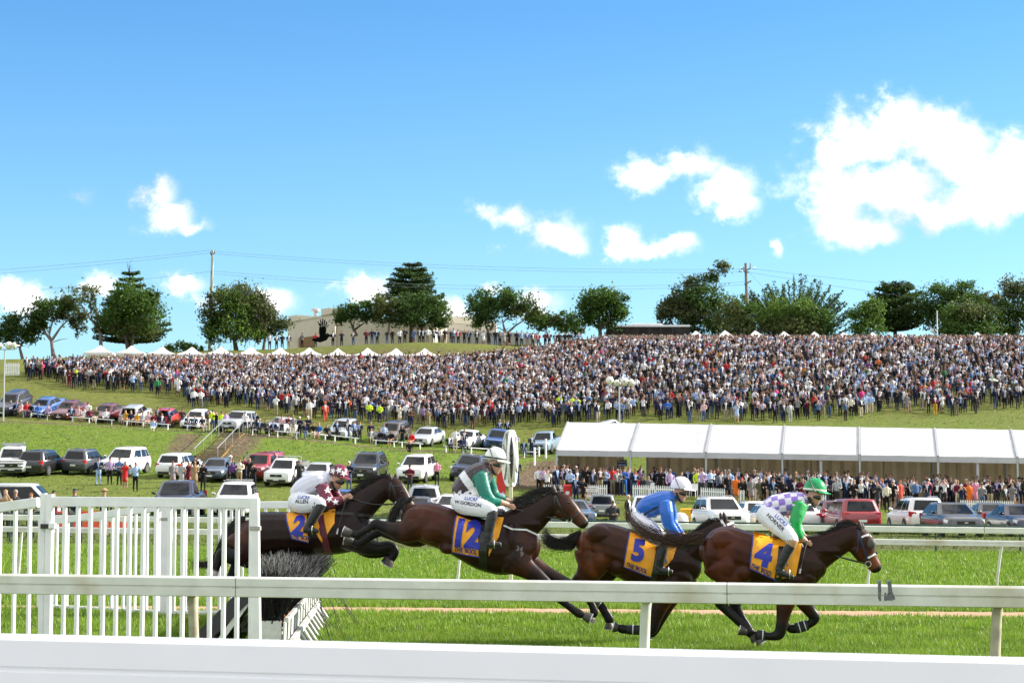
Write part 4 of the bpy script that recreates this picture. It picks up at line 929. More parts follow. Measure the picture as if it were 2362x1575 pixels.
# ---- horse with cloth 4
F4 = Frame(1820, 24.2, Z4)
h4, s4, m4 = build_horse(F4, 'rich bay racehorse wearing gold cloth 4, galloping in the lead', [
 [(235,740,100,.14,0,'b'),(310,735,190,.235,0,'b'),(420,738,226,.28,0,'l'),(560,765,212,.275,0,'b'),(700,805,220,.29,0,'d'),(840,840,242,.29,0,'d'),(980,850,248,.27,0,'d'),(1090,850,225,.23,0,'d'),(1170,850,160,.18,0,'d'),(1220,850,105,.13,0,'d')],
 [(1020,800,190,.17,0,'d'),(1170,745,162,.145,0,'d'),(1290,690,132,.12,0,'d'),(1390,640,112,.10,0,'d'),(1470,600,100,.092,0,'d'),(1530,575,86,.085,0,'d')],
 [(1520,560,72,.088,0,'d'),(1555,640,112,.098,0,'b'),(1600,730,90,.085,0,'b'),(1640,800,66,.068,0,'n'),(1672,850,58,.062,0,'n'),(1690,880,50,.056,0,'k')],
 [(1510,700,56,.09,0,'b'),(1570,790,44,.07,0,'b')],
 [(400,840,190,.14,-.13,'l'),(440,970,128,.12,-.15,'b'),(405,1080,78,.08,-.15,'s'),(358,1145,54,.055,-.15,'k'),(410,1215,42,.04,-.15,'k'),(490,1290,38,.036,-.15,'k'),(570,1365,38,.036,-.15,'k'),(612,1405,44,.042,-.15,'k'),(580,1400,34,.034,-.15,'k')],
 [(480,850,180,.14,.13,'b'),(540,980,120,.11,.15,'b'),(505,1110,70,.075,.15,'s'),(490,1190,52,.05,.15,'k'),(540,1290,38,.036,.15,'k'),(590,1370,38,.036,.15,'k'),(615,1425,42,.04,.15,'k'),(640,1455,32,.03,.15,'k')],
 [(1010,890,180,.11,-.13,'d'),(950,1030,128,.10,-.14,'s'),(915,1160,84,.08,-.14,'b'),(890,1290,56,.06,-.14,'s'),(868,1400,50,.05,-.14,'k'),(840,1432,46,.046,-.14,'k'),(780,1442,34,.036,-.14,'k'),(720,1435,38,.038,-.14,'k'),(692,1432,44,.042,-.14,'k'),(690,1470,32,.032,-.14,'k')],
 [(1050,900,170,.11,.13,'d'),(1040,1040,110,.10,.14,'b'),(1080,1160,76,.075,.14,'b'),(1130,1240,54,.055,.14,'s'),(1168,1295,46,.046,.14,'k'),(1130,1345,36,.036,.14,'k'),(1050,1375,40,.038,.14,'k'),(975,1392,40,.038,.14,'k'),(935,1372,30,.03,.14,'k')],
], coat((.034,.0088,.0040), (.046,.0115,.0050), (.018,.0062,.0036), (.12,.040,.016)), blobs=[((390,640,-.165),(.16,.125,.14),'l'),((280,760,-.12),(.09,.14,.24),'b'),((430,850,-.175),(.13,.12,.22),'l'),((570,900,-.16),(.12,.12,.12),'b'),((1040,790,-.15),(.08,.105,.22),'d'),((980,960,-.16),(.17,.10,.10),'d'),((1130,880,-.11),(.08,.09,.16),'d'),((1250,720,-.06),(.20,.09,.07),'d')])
for a, b, y in (((585,1402),(527,1385),-.15),((640,1452),(668,1490),.15),((690,1468),(708,1496),-.14),((935,1374),(905,1352),.14)): hoof(h4, F4, a, b, y=y)
eye(h4, F4, s4, 1638, 668); nostril(h4, F4, s4, 1718, 868)
ear(h4, F4, (1552,540), (1545,470), -.055, ear_m); ear(h4, F4, (1575,540), (1572,478), .055, ear_m)
cloth(h4, F4, s4, [(652,560),(880,625),(835,965),(612,865)], '4', (733,760), .37, -15, "THE 'BOO.", (712,880), .076, -24, 1.0)
add(h4, 'saddle_cloth', patch(s4, [(lambda p: (p.x, p.z))(F4.p(*c)) for c in ((880,620),(1060,640),(1000,930),(835,965))], 12, 14, .013, wave=.006), cloth_m, smooth=60)
add(h4, 'girth', strap(s4, [(lambda p: (p.x, p.z))(F4.p(*c)) for c in ((890,680),(870,850),(850,960),(845,1080))], .085, .018), black_leather)
saddle(h4, F4, (830,600), (1080,625), 36)
navy_strap = mat('navy_strap', (.010, .016, .06), .4)
bit4 = bridle(h4, F4, s4, [(1530,545),(1560,640),(1590,740),(1615,830)], [(1690,735),(1655,755),(1610,780),(1590,775)], [(1560,605),(1590,590),(1625,585)], [(1535,560),(1530,660),(1520,740)], (1615,832), navy_strap, white_strap)
add(h4, 'noseband', strap(s4, [(lambda p: (p.x, p.z))(F4.p(*c)) for c in ((1692,738),(1655,757),(1612,780))], .02, .013), white_strap)
blink = mat('blinker_mesh', (.06, .055, .05), .6); m_ = MB(); c = F4.p(1632,660); ellipsoid(m_, (c.x + .012, s4.y(c.x, c.z, .012), c.z), (.055, .035, .065)); m_.build('blinker', blink, h4, smooth=60)
hair('mane', h4, [mcurve(F4, [(1530,510),(1490,480),(1440,470),(1390,490)]), mcurve(F4, [(1450,520),(1410,500),(1370,510),(1330,540)]), mcurve(F4, [(1370,560),(1330,550),(1280,560),(1230,585)]), mcurve(F4, [(1270,590),(1230,590),(1180,605),(1130,625)])], 330, .016, .0042, mane_m, 22)
hair('mane', h4, [mcurve(F4, [(1530,520),(1480,470),(1430,450),(1370,500)]), mcurve(F4, [(1470,520),(1420,540),(1370,570),(1330,600)]), mcurve(F4, [(1330,570),(1280,600),(1250,620),(1210,650)])], 160, .018, .004, mane_m, 23)
hair('tail', h4, [mcurve(F4, [(225,600),(150,590),(60,600),(-60,600),(-200,570),(-330,500),(-420,420),(-470,350)], -.10), mcurve(F4, [(225,620),(140,615),(40,640),(-80,640),(-220,610),(-330,540),(-400,450),(-430,370)], -.14), mcurve(F4, [(230,640),(150,630),(60,660),(0,680),(-90,670),(-220,630),(-320,580),(-400,480)], -.10)], 230, .030, .0036, tail_brown, 24, kink=.06)
hair('tail', h4, [mcurve(F4, [(225,600),(150,590),(60,610),(-60,630),(-160,640)], -.12), mcurve(F4, [(230,650),(170,660),(110,690),(60,700),(20,720)], -.10)], 130, .026, .004, tail_black, 25, kink=.03)

# ---- horse with cloth 5
F5 = Frame(1470, 25.6, Z3)
h5, s5, m5 = build_horse(F5, 'light bay racehorse wearing gold cloth 5, half hidden behind the leader', [
 [(412,640,92,.13,0,'b'),(480,660,165,.23,0,'l'),(580,682,203,.275,0,'b'),(700,715,208,.275,0,'b'),(840,770,216,.29,0,'b'),(980,830,240,.29,0,'d'),(1120,860,250,.27,0,'d'),(1240,860,228,.23,0,'d'),(1330,860,160,.17,0,'d'),(1385,865,105,.13,0,'d')],
 [(1180,800,180,.17,0,'d'),(1310,735,152,.14,0,'d'),(1430,650,122,.11,0,'d'),(1530,575,98,.095,0,'d'),(1590,525,84,.085,0,'d')],
 [(1590,500,70,.088,0,'d'),(1640,560,100,.098,0,'b'),(1690,640,84,.085,0,'b'),(1735,720,62,.066,0,'n'),(1765,780,54,.06,0,'n'),(1778,805,46,.056,0,'k')],
 [(520,770,175,.14,-.13,'l'),(490,870,130,.12,-.15,'l'),(430,945,80,.08,-.15,'b'),(372,1000,52,.055,-.15,'k'),(430,1055,40,.04,-.15,'k'),(490,1105,38,.036,-.15,'k'),(520,1125,42,.04,-.15,'k'),(545,1142,32,.03,-.15,'k')],
 [(590,800,170,.14,.13,'b'),(600,900,120,.11,.15,'b'),(510,980,74,.075,.15,'s'),(450,1030,52,.05,.15,'k'),(530,1140,38,.036,.15,'k'),(605,1250,38,.036,.15,'k'),(638,1310,42,.04,.15,'k'),(640,1345,32,.03,.15,'k')],
 [(1200,900,175,.11,-.13,'d'),(1150,1020,120,.10,-.14,'b'),(1095,1150,80,.08,-.14,'b'),(1045,1280,56,.06,-.14,'s'),(1015,1370,50,.05,-.14,'k'),(975,1388,40,.042,-.14,'k'),(880,1385,36,.036,-.14,'k'),(800,1382,38,.038,-.14,'k'),(760,1378,40,.04,-.14,'k'),(725,1368,30,.03,-.14,'k')],
 [(1240,920,165,.11,.13,'d'),(1190,1060,105,.09,.14,'l'),(1130,1190,68,.07,.14,'b'),(1065,1320,50,.05,.14,'s'),(1025,1400,44,.044,.14,'k'),(975,1455,34,.034,.14,'k'),(945,1500,38,.036,.14,'k'),(938,1520,30,.03,.14,'k')],
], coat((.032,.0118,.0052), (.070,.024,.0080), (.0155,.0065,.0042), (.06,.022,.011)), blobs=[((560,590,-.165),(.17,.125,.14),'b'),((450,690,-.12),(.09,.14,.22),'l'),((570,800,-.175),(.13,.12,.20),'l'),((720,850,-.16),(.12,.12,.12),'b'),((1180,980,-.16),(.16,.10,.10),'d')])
for a, b, y in (((545,1140),(575,1162),-.15),((640,1345),(640,1392),.15),((722,1368),(690,1362),-.14),((938,1520),(930,1550),.14)): hoof(h5, F5, a, b, y=y)
eye(h5, F5, s5, 1700, 560); ear(h5, F5, (1615,470), (1592,392), .055, ear_m); ear(h5, F5, (1640,460), (1622,388), -.055, ear_m)
cloth(h5, F5, s5, [(828,556),(1062,640),(1015,942),(778,850)], '5', (905,722), .36, -8, "THE 'BOOL", (890,862), .076, -19, .9)
add(h5, 'saddle_cloth', patch(s5, [(lambda p: (p.x, p.z))(F5.p(*c)) for c in ((1062,640),(1240,640),(1195,780),(1110,880))], 10, 10, .013, wave=.006), cloth_m, smooth=60)
add(h5, 'girth', strap(s5, [(lambda p: (p.x, p.z))(F5.p(*c)) for c in ((1065,700),(1050,850),(1030,960),(1020,1085))], .07, .018), black_leather)
saddle(h5, F5, (990,610), (1240,640), 36)
bit5 = bridle(h5, F5, s5, [(1605,480),(1640,560),(1680,650),(1700,720)], [(1760,650),(1730,690),(1690,710),(1665,700)], [(1605,455),(1625,495),(1640,510)], [(1605,480),(1610,580),(1610,640)], (1700,722), black_leather, white_strap)
for L in (((1600,452),(1618,490),(1635,520)), ((1650,500),(1690,485),(1712,478))): add(h5, 'bridle', strap(s5, [(lambda p: (p.x, p.z))(F5.p(*c)) for c in L], .03, .012), white_strap)
hair('mane', h5, [mcurve(F5, [(1600,460),(1560,450),(1500,465),(1440,490)]), mcurve(F5, [(1530,510),(1480,500),(1430,520),(1380,560)]), mcurve(F5, [(1440,560),(1400,570),(1360,590),(1320,610)])], 300, .018, .0042, mane_m, 32)
hair('tail', h5, [mcurve(F5, [(400,555),(340,580),(280,620),(200,640),(130,600),(110,540),(90,500)]), mcurve(F5, [(395,590),(330,620),(250,660),(160,670),(90,640),(70,600)]), mcurve(F5, [(380,620),(310,660),(250,690),(180,700),(110,680)]), mcurve(F5, [(380,600),(370,660),(340,700),(270,690),(200,670)])], 420, .022, .0048, tail_black, 34, kink=.03)

# ---- horse at the back, still above the brush
F2 = Frame(690, 25.6, Z1)
h2, s2, m2 = build_horse(F2, 'blackish brown racehorse crossing the brush behind the white hurdle wing', [
 [(525,650,85,.13,0,'b'),(590,685,150,.23,0,'l'),(690,690,174,.275,0,'d'),(830,682,168,.28,0,'d'),(980,682,166,.29,0,'d'),(1120,680,166,.29,0,'d'),(1250,668,172,.27,0,'d'),(1370,650,166,.23,0,'d'),(1455,635,130,.18,0,'d'),(1500,625,85,.13,0,'d')],
 [(1290,585,150,.165,0,'d'),(1410,505,130,.14,0,'d'),(1520,420,108,.112,0,'d'),(1610,350,90,.096,0,'d'),(1670,305,76,.085,0,'d')],
 [(1675,290,64,.088,0,'d'),(1715,345,86,.098,0,'b'),(1765,405,74,.084,0,'b'),(1812,462,56,.066,0,'n'),(1848,505,48,.06,0,'n'),(1862,522,40,.055,0,'k')],
 [(570,730,140,.14,-.13,'l'),(555,830,98,.12,-.15,'b'),(470,850,64,.07,-.15,'k'),(405,830,46,.05,-.15,'k'),(378,880,36,.038,-.15,'k'),(352,945,34,.036,-.15,'k'),(338,980,36,.036,-.15,'w'),(322,1005,26,.03,-.15,'w')],
 [(640,740,140,.14,.13,'b'),(640,850,95,.11,.15,'b'),(560,890,62,.07,.15,'k'),(490,880,46,.048,.15,'k'),(455,940,34,.036,.15,'k'),(430,1010,34,.036,.15,'k'),(410,1045,26,.03,.15,'k')],
 [(1400,690,130,.11,-.13,'d'),(1500,760,80,.085,-.14,'s'),(1600,790,54,.06,-.14,'k'),(1690,775,44,.046,-.14,'k'),(1735,810,34,.036,-.14,'k'),(1715,860,32,.034,-.14,'k'),(1700,875,30,.03,-.14,'k')],
 [(1420,700,125,.11,.13,'d'),(1490,790,78,.08,.14,'s'),(1570,820,52,.056,.14,'k'),(1650,810,42,.046,.14,'k'),(1690,830,32,.034,.14,'k'),(1660,862,30,.03,.14,'k')],
], coat((.020,.0078,.0052), (.034,.012,.0065), (.0115,.0055,.0043), (.08,.032,.015)), blobs=[((1400,640,-.13),(.14,.10,.20),'d')])
for a, b, y in (((320,1005),(305,1040),-.15),((408,1048),(392,1085),.15),((1698,876),(1680,918),-.14),((1656,864),(1638,905),.14)): hoof(h2, F2, a, b, y=y)
eye(h2, F2, s2, 1778, 360); ear(h2, F2, (1692,275), (1680,222), -.055, ear_m); ear(h2, F2, (1722,268), (1716,222), .055, ear_m)
cloth(h2, F2, s2, [(888,515),(1060,535),(1090,745),(965,715)], '2', (1010,625), .33, -10, "THE 'BOO.", (1035,706), .070, -9, .9)
add(h2, 'saddle_cloth', patch(s2, [(lambda p: (p.x, p.z))(F2.p(*c)) for c in ((1060,520),(1275,490),(1282,600),(1190,750))], 12, 12, .013, wave=.006), cloth_m, smooth=60)
maroon = mat('maroon_web', (.10, .008, .022), .6)
add(h2, 'girth', strap(s2, [(lambda p: (p.x, p.z))(F2.p(*c)) for c in ((1165,540),(1195,640),(1215,740),(1225,830))], .085, .022), maroon)
add(h2, 'breastplate', strap(s2, [(lambda p: (p.x, p.z))(F2.p(*c)) for c in ((1250,520),(1400,530),(1490,540),(1555,545))], .04, .012), black_leather)
saddle(h2, F2, (960,520), (1240,490), 34)
bit2 = bridle(h2, F2, s2, [(1690,290),(1715,330),(1735,400),(1745,450)], [(1810,400),(1785,430),(1750,455),(1725,450)], [(1690,310),(1735,320),(1780,312)], [(1690,300),(1690,370),(1680,420)], (1748,452), black_leather)
hair('mane', h2, [mcurve(F2, [(1690,250),(1640,235),(1580,245),(1520,265)]), mcurve(F2, [(1620,290),(1560,270),(1500,285),(1440,310)]), mcurve(F2, [(1540,350),(1480,330),(1420,345),(1360,370)]), mcurve(F2, [(1440,420),(1400,400),(1360,400),(1320,420)])], 380, .018, .0045, mane_m, 42)
hair('tail', h2, [mcurve(F2, [(560,560),(500,560),(450,610),(400,690),(350,790),(320,880),(250,910),(160,880)]), mcurve(F2, [(550,580),(490,600),(440,680),(390,780),(350,880),(280,930),(160,940)]), mcurve(F2, [(555,570),(520,620),(470,720),(420,800),(370,860),(300,920),(190,905)])], 440, .018, .005, tail_black, 44)

# ---- bandages on the leaders' legs
for (par, fr, a, b, r, y) in ((h4, F4, (740,1436), (668,1430), 44, -.14), (h4, F4, (1108,1355), (1000,1388), 46, .14), (h5, F5, (950,1388), (800,1382), 41, -.14), (h5, F5, (985,1440), (938,1512), 40, .14)):
    bd = band(par, 'bandage', fr, a, b, r, bandage_m, y)
    ln = math.hypot(b[0]-a[0], b[1]-a[1])
    for f in ((.18, .62) if ln > 90 else (.22,)):
        q0 = (a[0] + (b[0]-a[0]) * f, a[1] + (b[1]-a[1]) * f); q1 = (a[0] + (b[0]-a[0]) * (f + 10/ln), a[1] + (b[1]-a[1]) * (f + 10/ln)); band(bd, 'stripe', fr, q0, q1, r + 2, stripe_m, y)

# ------------------------------------------------------------------ riders
skin_c = (.50, .27, .19); boot_c = (.010, .010, .011); breech_c = (.74, .74, .79)
silk_m = mat('jockey_silks', (.5, .5, .5), .36, spec=.45, attr='col', bump=.75, scale=11, sheen=.2)
def rider(fr, label, tubes, paint, helmet, cap_m, peak_dir, blobs=(), band_m=None, goggles=None, strapm=None):
    root = empty('person', fr.loc, fr.rz, label, 'person', 'jockeys riding in the race'); T = []
    for st in tubes: T.append([(*fr.p(q[0], q[1], q[4]), fr.k(q[2]), q[3], q[5]) for q in st])
    me = grow(T, .0088, 2, paint, 'body', [((fr.p(*c[:2], c[2])), r, tg) for c, r, tg in blobs], 1); me.materials.append(silk_m); link('body', me, root)
    c = fr.p(*helmet[:2]); rr = fr.k(helmet[2]); tilt = Matrix.Rotation(R(helmet[3]), 3, 'Y')
    mb = MB(); prof = [(.001, 1.0), (.30, .965), (.58, .82), (.80, .58), (.94, .28), (.99, 0.0), (.975, -.16), (.90, -.20)]
    mb.lathe([(a * rr * .92, b * rr * 1.02) for a, b in prof], (0, 0, 0), n=24); mb.v = [tuple(c + tilt @ Vector((v[0] * 1.13, v[1] * .93, v[2]))) for v in mb.v]; hm = mb.build('helmet', cap_m, root, smooth=50)
    mb = MB(); n = 12; up = []; dn = []
    for k in range(n + 1):
        an = -1.25 + 2.5 * k / n; up.append((math.cos(an), math.sin(an)))
    V = [tuple(c + tilt @ Vector((a * rr * 1.0, b * rr * .86, -.10 * rr))) for a, b in up] + [tuple(c + tilt @ Vector((a * rr * (1.06 + .40 * max(0, a) ** 2), b * rr * .90, -.24 * rr))) for a, b in up]
    V += [(x, y, z - .008) for x, y, z in V]; m2 = 2 * (n + 1); F = []
    for k in range(n): F += [(k, k+1, n+2+k, n+1+k), (m2+k, m2+n+1+k, m2+n+2+k, m2+k+1), (n+1+k, n+2+k, m2+n+2+k, m2+n+1+k)]
    mb.add(V, F); mb.build('peak', cap_m, hm, smooth=50)
    if band_m:
        mb = MB(); mb.lathe([(.985 * rr * .935, .06 * rr), (.995 * rr * .935, -.10 * rr)], (0, 0, 0), n=24); mb.v = [tuple(c + tilt @ Vector((v[0] * 1.13, v[1] * .93, v[2]))) for v in mb.v]; mb.build('cap_band', band_m, hm, smooth=50, fix=False)
    # elastic running over the cap to the chin
    mb = MB(); pts = []
    for k in range(9):
        an = R(-62 + 17 * k); pts.append(c + tilt @ Vector((rr * 1.06 * math.sin(an) * .55 * 1.0, -rr * .87 * abs(math.cos(an)) ** .6 * .75 - rr * .1, rr * 1.0 * math.cos(an) * .9)))
    if strapm: line3(hm, 'elastic', [c + tilt @ Vector((rr * a * 1.05, -rr * b * .93, rr * d)) for a, b, d in ((-.55, .45, .78), (-.45, .72, .58), (-.28, .90, .30), (-.12, .985, .02), (0, 1.0, -.22))], .006, strapm)
    gx = fr.p(*goggles); mb = MB(); ring_tube(mb, [(gx.x - .065, -.080, gx.z + .014, .014, .008), (gx.x - .025, -.072, gx.z + .006, .024, .012), (gx.x + .004, -.045, gx.z - .002, .026, .018), (gx.x + .012, 0, gx.z - .004, .024, .020), (gx.x + .004, .045, gx.z - .002, .026, .018)]); mb.build('goggles', mat('goggle_lens', (.008, .008, .009), .12, spec=.8), root, smooth=60)
    return root, Skin(me)
helm_lining = mat('cap_lining', (.012, .012, .013), .5)
def chin(root, fr, pts, r): mb = MB(); mb.tube([fr.p(a, b, y) for a, b, y in pts], fr.k(r), 6); mb.build('chin_strap', helm_lining, root, smooth=50)
def fist(tubes, x, y, lat, k=1.0):
    """a closed hand: palm, four curled fingers, thumb over them"""
    tubes.append([(x - 22*k, y - 6*k, 22*k, .028, lat, 'skin'), (x + 4*k, y, 25*k, .036, lat, 'skin'), (x + 22*k, y + 4*k, 20*k, .034, lat, 'skin')])
    for i in range(4):
        o = (i - 1.5) * .019; tubes.append([(x + 20*k, y - 6*k, 8.5*k, .0095, lat + o, 'skin'), (x + 34*k, y + 6*k, 8.5*k, .0095, lat + o, 'skin'), (x + 30*k, y + 22*k, 8*k, .009, lat + o, 'skin'), (x + 14*k, y + 26*k, 7.5*k, .0085, lat + o, 'skin')])
    tubes.append([(x - 8*k, y - 16*k, 9*k, .011, lat - .03, 'skin'), (x + 12*k, y - 20*k, 8.5*k, .010, lat - .022, 'skin'), (x + 28*k, y - 12*k, 7.5*k, .009, lat - .010, 'skin')])
def base_paint(silk, sleeve, patt=None):
    def f(tag, p):
        c = {'silk': silk, 'sleeve': sleeve, 'skin': skin_c, 'breech': breech_c, 'boot': boot_c, 'sock': (.02, .02, .022), 'tan': (.36, .21, .09), 'dark': (.012, .012, .013), 'lip': (.36, .14, .11)}[tag]
        return patt(tag, p, c) if patt else c
    return f
def face_tubes(x, y, k, tilt=0):
    """head pieces round a face centre: skull, jaw, nose, brow, ear"""
    r = lambda dx, dy: (x + (dx * math.cos(tilt) - dy * math.sin(tilt)) * k, y + (dx * math.sin(tilt) + dy * math.cos(tilt)) * k)
    q = lambda dx, dy, a, b, lat, tg: (*r(dx, dy), a * k, b, lat, tg)
    return [[q(-18, -52, 56, .072, 0, 'skin'), q(-8, -5, 60, .074, 0, 'skin'), q(4, 36, 48, .060, 0, 'skin'), q(14, 62, 30, .042, 0, 'skin')],
            [q(38, -8, 9, .012, 0, 'skin'), q(52, 12, 12, .015, 0, 'skin'), q(50, 22, 9, .013, 0, 'skin')],
            [q(38, 40, 8, .022, 0, 'lip'), q(44, 44, 6, .018, 0, 'lip')],
            [q(-38, 2, 12, .009, -.077, 'skin'), q(-32, 20, 8, .008, -.075, 'skin')], [q(-38, 2, 12, .009, .077, 'skin'), q(-32, 20, 8, .008, .075, 'skin')]]
def mirror(st, dx=0, dy=0): return [(q[0] + dx, q[1] + dy, q[2], q[3], -q[4], q[5]) for q in st]

# rider of 12: plum silks with a white band, green sleeves, white cap
arm = [(955,300,62,.072,-.15,'sleeve'),(978,380,60,.066,-.20,'sleeve'),(1010,465,54,.058,-.22,'sleeve'),(1060,512,44,.048,-.20,'sleeve'),(1118,522,33,.038,-.17,'sleeve'),(1140,528,27,.032,-.16,'skin'),(1185,542,24,.027,-.12,'skin')]
leg = [(760,490,84,.10,-.07,'breech'),(810,530,92,.10,-.13,'breech'),(890,548,86,.092,-.22,'breech'),(985,572,74,.082,-.30,'breech'),(1058,592,58,.068,-.345,'breech'),(1070,632,44,.052,-.36,'sock'),(1054,690,44,.052,-.365,'boot'),(1040,780,38,.046,-.365,'boot'),(1036,850,36,.044,-.36,'boot')]
foot = [(1030,862,36,.044,-.36,'boot'),(1090,872,29,.042,-.365,'boot'),(1140,862,20,.034,-.37,'boot')]
T = [[(765,452,88,.15,0,'silk'),(815,402,110,.175,0,'silk'),(890,335,118,.19,0,'silk'),(955,282,106,.20,0,'silk'),(1003,240,76,.165,0,'silk'),(1020,225,58,.10,0,'silk')], [(1015,232,44,.062,0,'skin'),(1050,205,46,.062,0,'skin')], arm, mirror(arm, 22, -12), leg, mirror(leg, 10, -6), foot, mirror(foot, 10, -6), [(740,490,70,.13,0,'breech'),(790,530,70,.13,0,'breech')]]
T += face_tubes(1075, 222, .92, R(14)); fist(T, 1212, 556, -.10, .9); fist(T, 1226, 540, .05, .9)
def p12(tag, p, c):
    if tag == 'silk':
        a, b = F12.p(800, 290), F12.p(920, 445); d = Vector((b.z - a.z, 0, -(b.x - a.x))).normalized(); e = (Vector((p.x, 0, p.z)) - Vector((a.x, 0, a.z))).dot(d)
        if abs(e) < .047: return (.74, .75, .77)
    return c
cap_white = mat('cap_white', (.80, .80, .78), .3, coat=.2, spec=.5)
j12, js12 = rider(F12, 'jockey in plum silks with a white band and green sleeves, white cap', T, base_paint((.040, .020, .027), (.0, .165, .115), p12), (1068,152,90,8), cap_white, 1, goggles=(1100,215), band_m=mat('cap_band_black', (.02,.02,.02), .5), strapm=helm_lining)
chin(j12, F12, [(1035,205,-.08),(1045,245,-.075),(1062,280,-.045),(1075,292,0)], 9)
black_ink = mat('print_black', (.02, .02, .025), .6); blue_ink = mat('print_blue', (.02, .07, .35), .6)
def print_on(root, fr, sk, txt, c, size, ang, m): p = fr.p(*c); add(root, 'lettering', letters(sk, txt, (p.x, p.z), size, R(ang), .005, .02, 1.0, 1.0, .03), m)
print_on(j12, F12, js12, 'W.GORDON', (862,532), .062, -8, black_ink); print_on(j12, F12, js12, 'LUCRF', (888,494), .058, -8, blue_ink)
# reins, stirrup and whip of 12
def reins(parent, fr, hand, bit, sag=.03, far=True):
    a = fr.p(*hand[:2], hand[2]); mid = a.lerp(bit, .5) + Vector((0, 0, -sag)); line3(parent, 'rein', [a, a.lerp(bit, .25) + Vector((0, 0, -sag * .8)), mid, a.lerp(bit, .75) + Vector((0, 0, -sag * .7)), bit], .008, black_leather)
    b2 = Vector((bit.x, -bit.y, bit.z)); a2 = Vector((a.x, -a.y * .5, a.z)); line3(parent, 'rein', [a2, a2.lerp(b2, .5) + Vector((0, 0, -sag)), b2], .008, black_leather)
def stirrup(parent, fr, foot_px, top_px, y):
    f, t = fr.p(*foot_px, y), fr.p(*top_px, y + .03); line3(parent, 'stirrup_leather', [t, f.lerp(t, .3) + Vector((0, 0, .03))], .010, black_leather)
    n = 12; line3(parent, 'stirrup_iron', [f + Vector((0, .055 * math.cos(2*math.pi*k/n), .06 * math.sin(2*math.pi*k/n) + .03)) for k in range(n + 1)], .006, buckle_m)
reins(h12, F12, (1228,572,-.09), bit12); stirrup(h12, F12, (1092,885), (1040,680), -.36)
def whip(label, fr, a, b, ya, yb):
    A, B = fr.p(*a, ya), fr.p(*b, yb); M = Matrix.Rotation(fr.rz, 3, 'Z'); r = empty('riding_whip', fr.loc + M @ A, fr.rz, label, 'whip', 'riding whips'); D = B - A
    mb = MB(); mb.tube([(0,0,0), D * .25], .010, 6); mb.build('grip', black_leather, r); mb = MB(); mb.tube([D * .251, D * .85], .006, 6); mb.build('shaft', black_leather, r); mb = MB(); mb.beam(D * .852, D, .02, .006); mb.build('flap', mat('whip_flap', (.35, .35, .35), .6), r)
whip('black riding whip hanging from the fist of the green-capped jockey', F4, (1098,640), (1028,905), -.19, -.36)
whip('black riding whip held by the jockey in maroon sleeves', F2, (1362,400), (1310,680), -.16, -.34)

# rider of 4: purple and white checks, green sleeves and cap
arm = [(1050,335,60,.07,-.15,'sleeve'),(1020,420,56,.062,-.21,'sleeve'),(1000,500,50,.056,-.23,'sleeve'),(1018,560,42,.048,-.21,'sleeve'),(1045,600,32,.036,-.18,'sleeve'),(1062,618,27,.032,-.16,'skin'),(1085,635,25,.028,-.14,'skin')]
leg = [(735,395,82,.10,-.07,'breech'),(790,440,90,.10,-.14,'breech'),(860,505,82,.09,-.23,'breech'),(930,575,66,.078,-.31,'breech'),(972,622,52,.062,-.35,'breech'),(965,660,46,.054,-.365,'tan'),(938,705,44,.05,-.37,'boot'),(900,780,40,.046,-.37,'boot'),(868,850,38,.044,-.36,'boot'),(862,880,38,.044,-.36,'boot')]
foot = [(855,890,36,.044,-.36,'boot'),(915,915,28,.04,-.365,'boot'),(975,935,18,.032,-.37,'boot')]
T = [[(770,365,75,.145,0,'silk'),(830,345,95,.17,0,'silk'),(920,328,98,.185,0,'silk'),(1010,310,90,.195,0,'silk'),(1070,290,70,.165,0,'silk'),(1095,282,55,.10,0,'silk')], [(1090,285,42,.06,0,'skin'),(1140,280,46,.062,0,'skin')], arm, mirror(arm, 22, -12), leg, mirror(leg, 10, -6), foot, mirror(foot, 10, -6), [(725,395,66,.13,0,'breech'),(790,420,66,.13,0,'breech')]]
T += face_tubes(1182, 268, .95, R(12)); fist(T, 1108, 655, -.12, .92); fist(T, 1118, 640, .04, .92)
def p4_(tag, p, c):
    if tag == 'silk':
        a, b = F4.p(700, 330), F4.p(1110, 265); d = (b - a).normalized(); q = Vector((p.x, 0, p.z)) - Vector((a.x, 0, a.z)); u = q.dot(d); v = math.atan2(p.y, q.dot(Vector((-d.z, 0, d.x))) + .10) * .15
        if (math.floor(u / .078) + math.floor(v / .066)) % 2 == 0: return (.26, .15, .56)
        return (.72, .70, .78)
    return c
cap_green = mat('cap_green', (.0, .28, .085), .3, spec=.5, var=.05, scale=12, bump=.15)
j4, js4 = rider(F4, 'jockey in purple and white checks with green sleeves and green cap', T, base_paint((.7, .7, .75), (.0, .30, .06), p4_), (1175,200,96,6), cap_green, 1, goggles=(1210,272), band_m=mat('cap_band_cream', (.72,.72,.62), .5), strapm=helm_lining)
chin(j4, F4, [(1120,265,-.08),(1140,305,-.075),(1160,340,-.045),(1175,352,0)], 12)
print_on(j4, F4, js4, 'HORNER', (832,478), .066, -45, black_ink); print_on(j4, F4, js4, 'LUCRF', (880,462), .062, -45, blue_ink)
reins(h4, F4, (1120,670,-.11), bit4); stirrup(h4, F4, (945,930), (900,720), -.365)

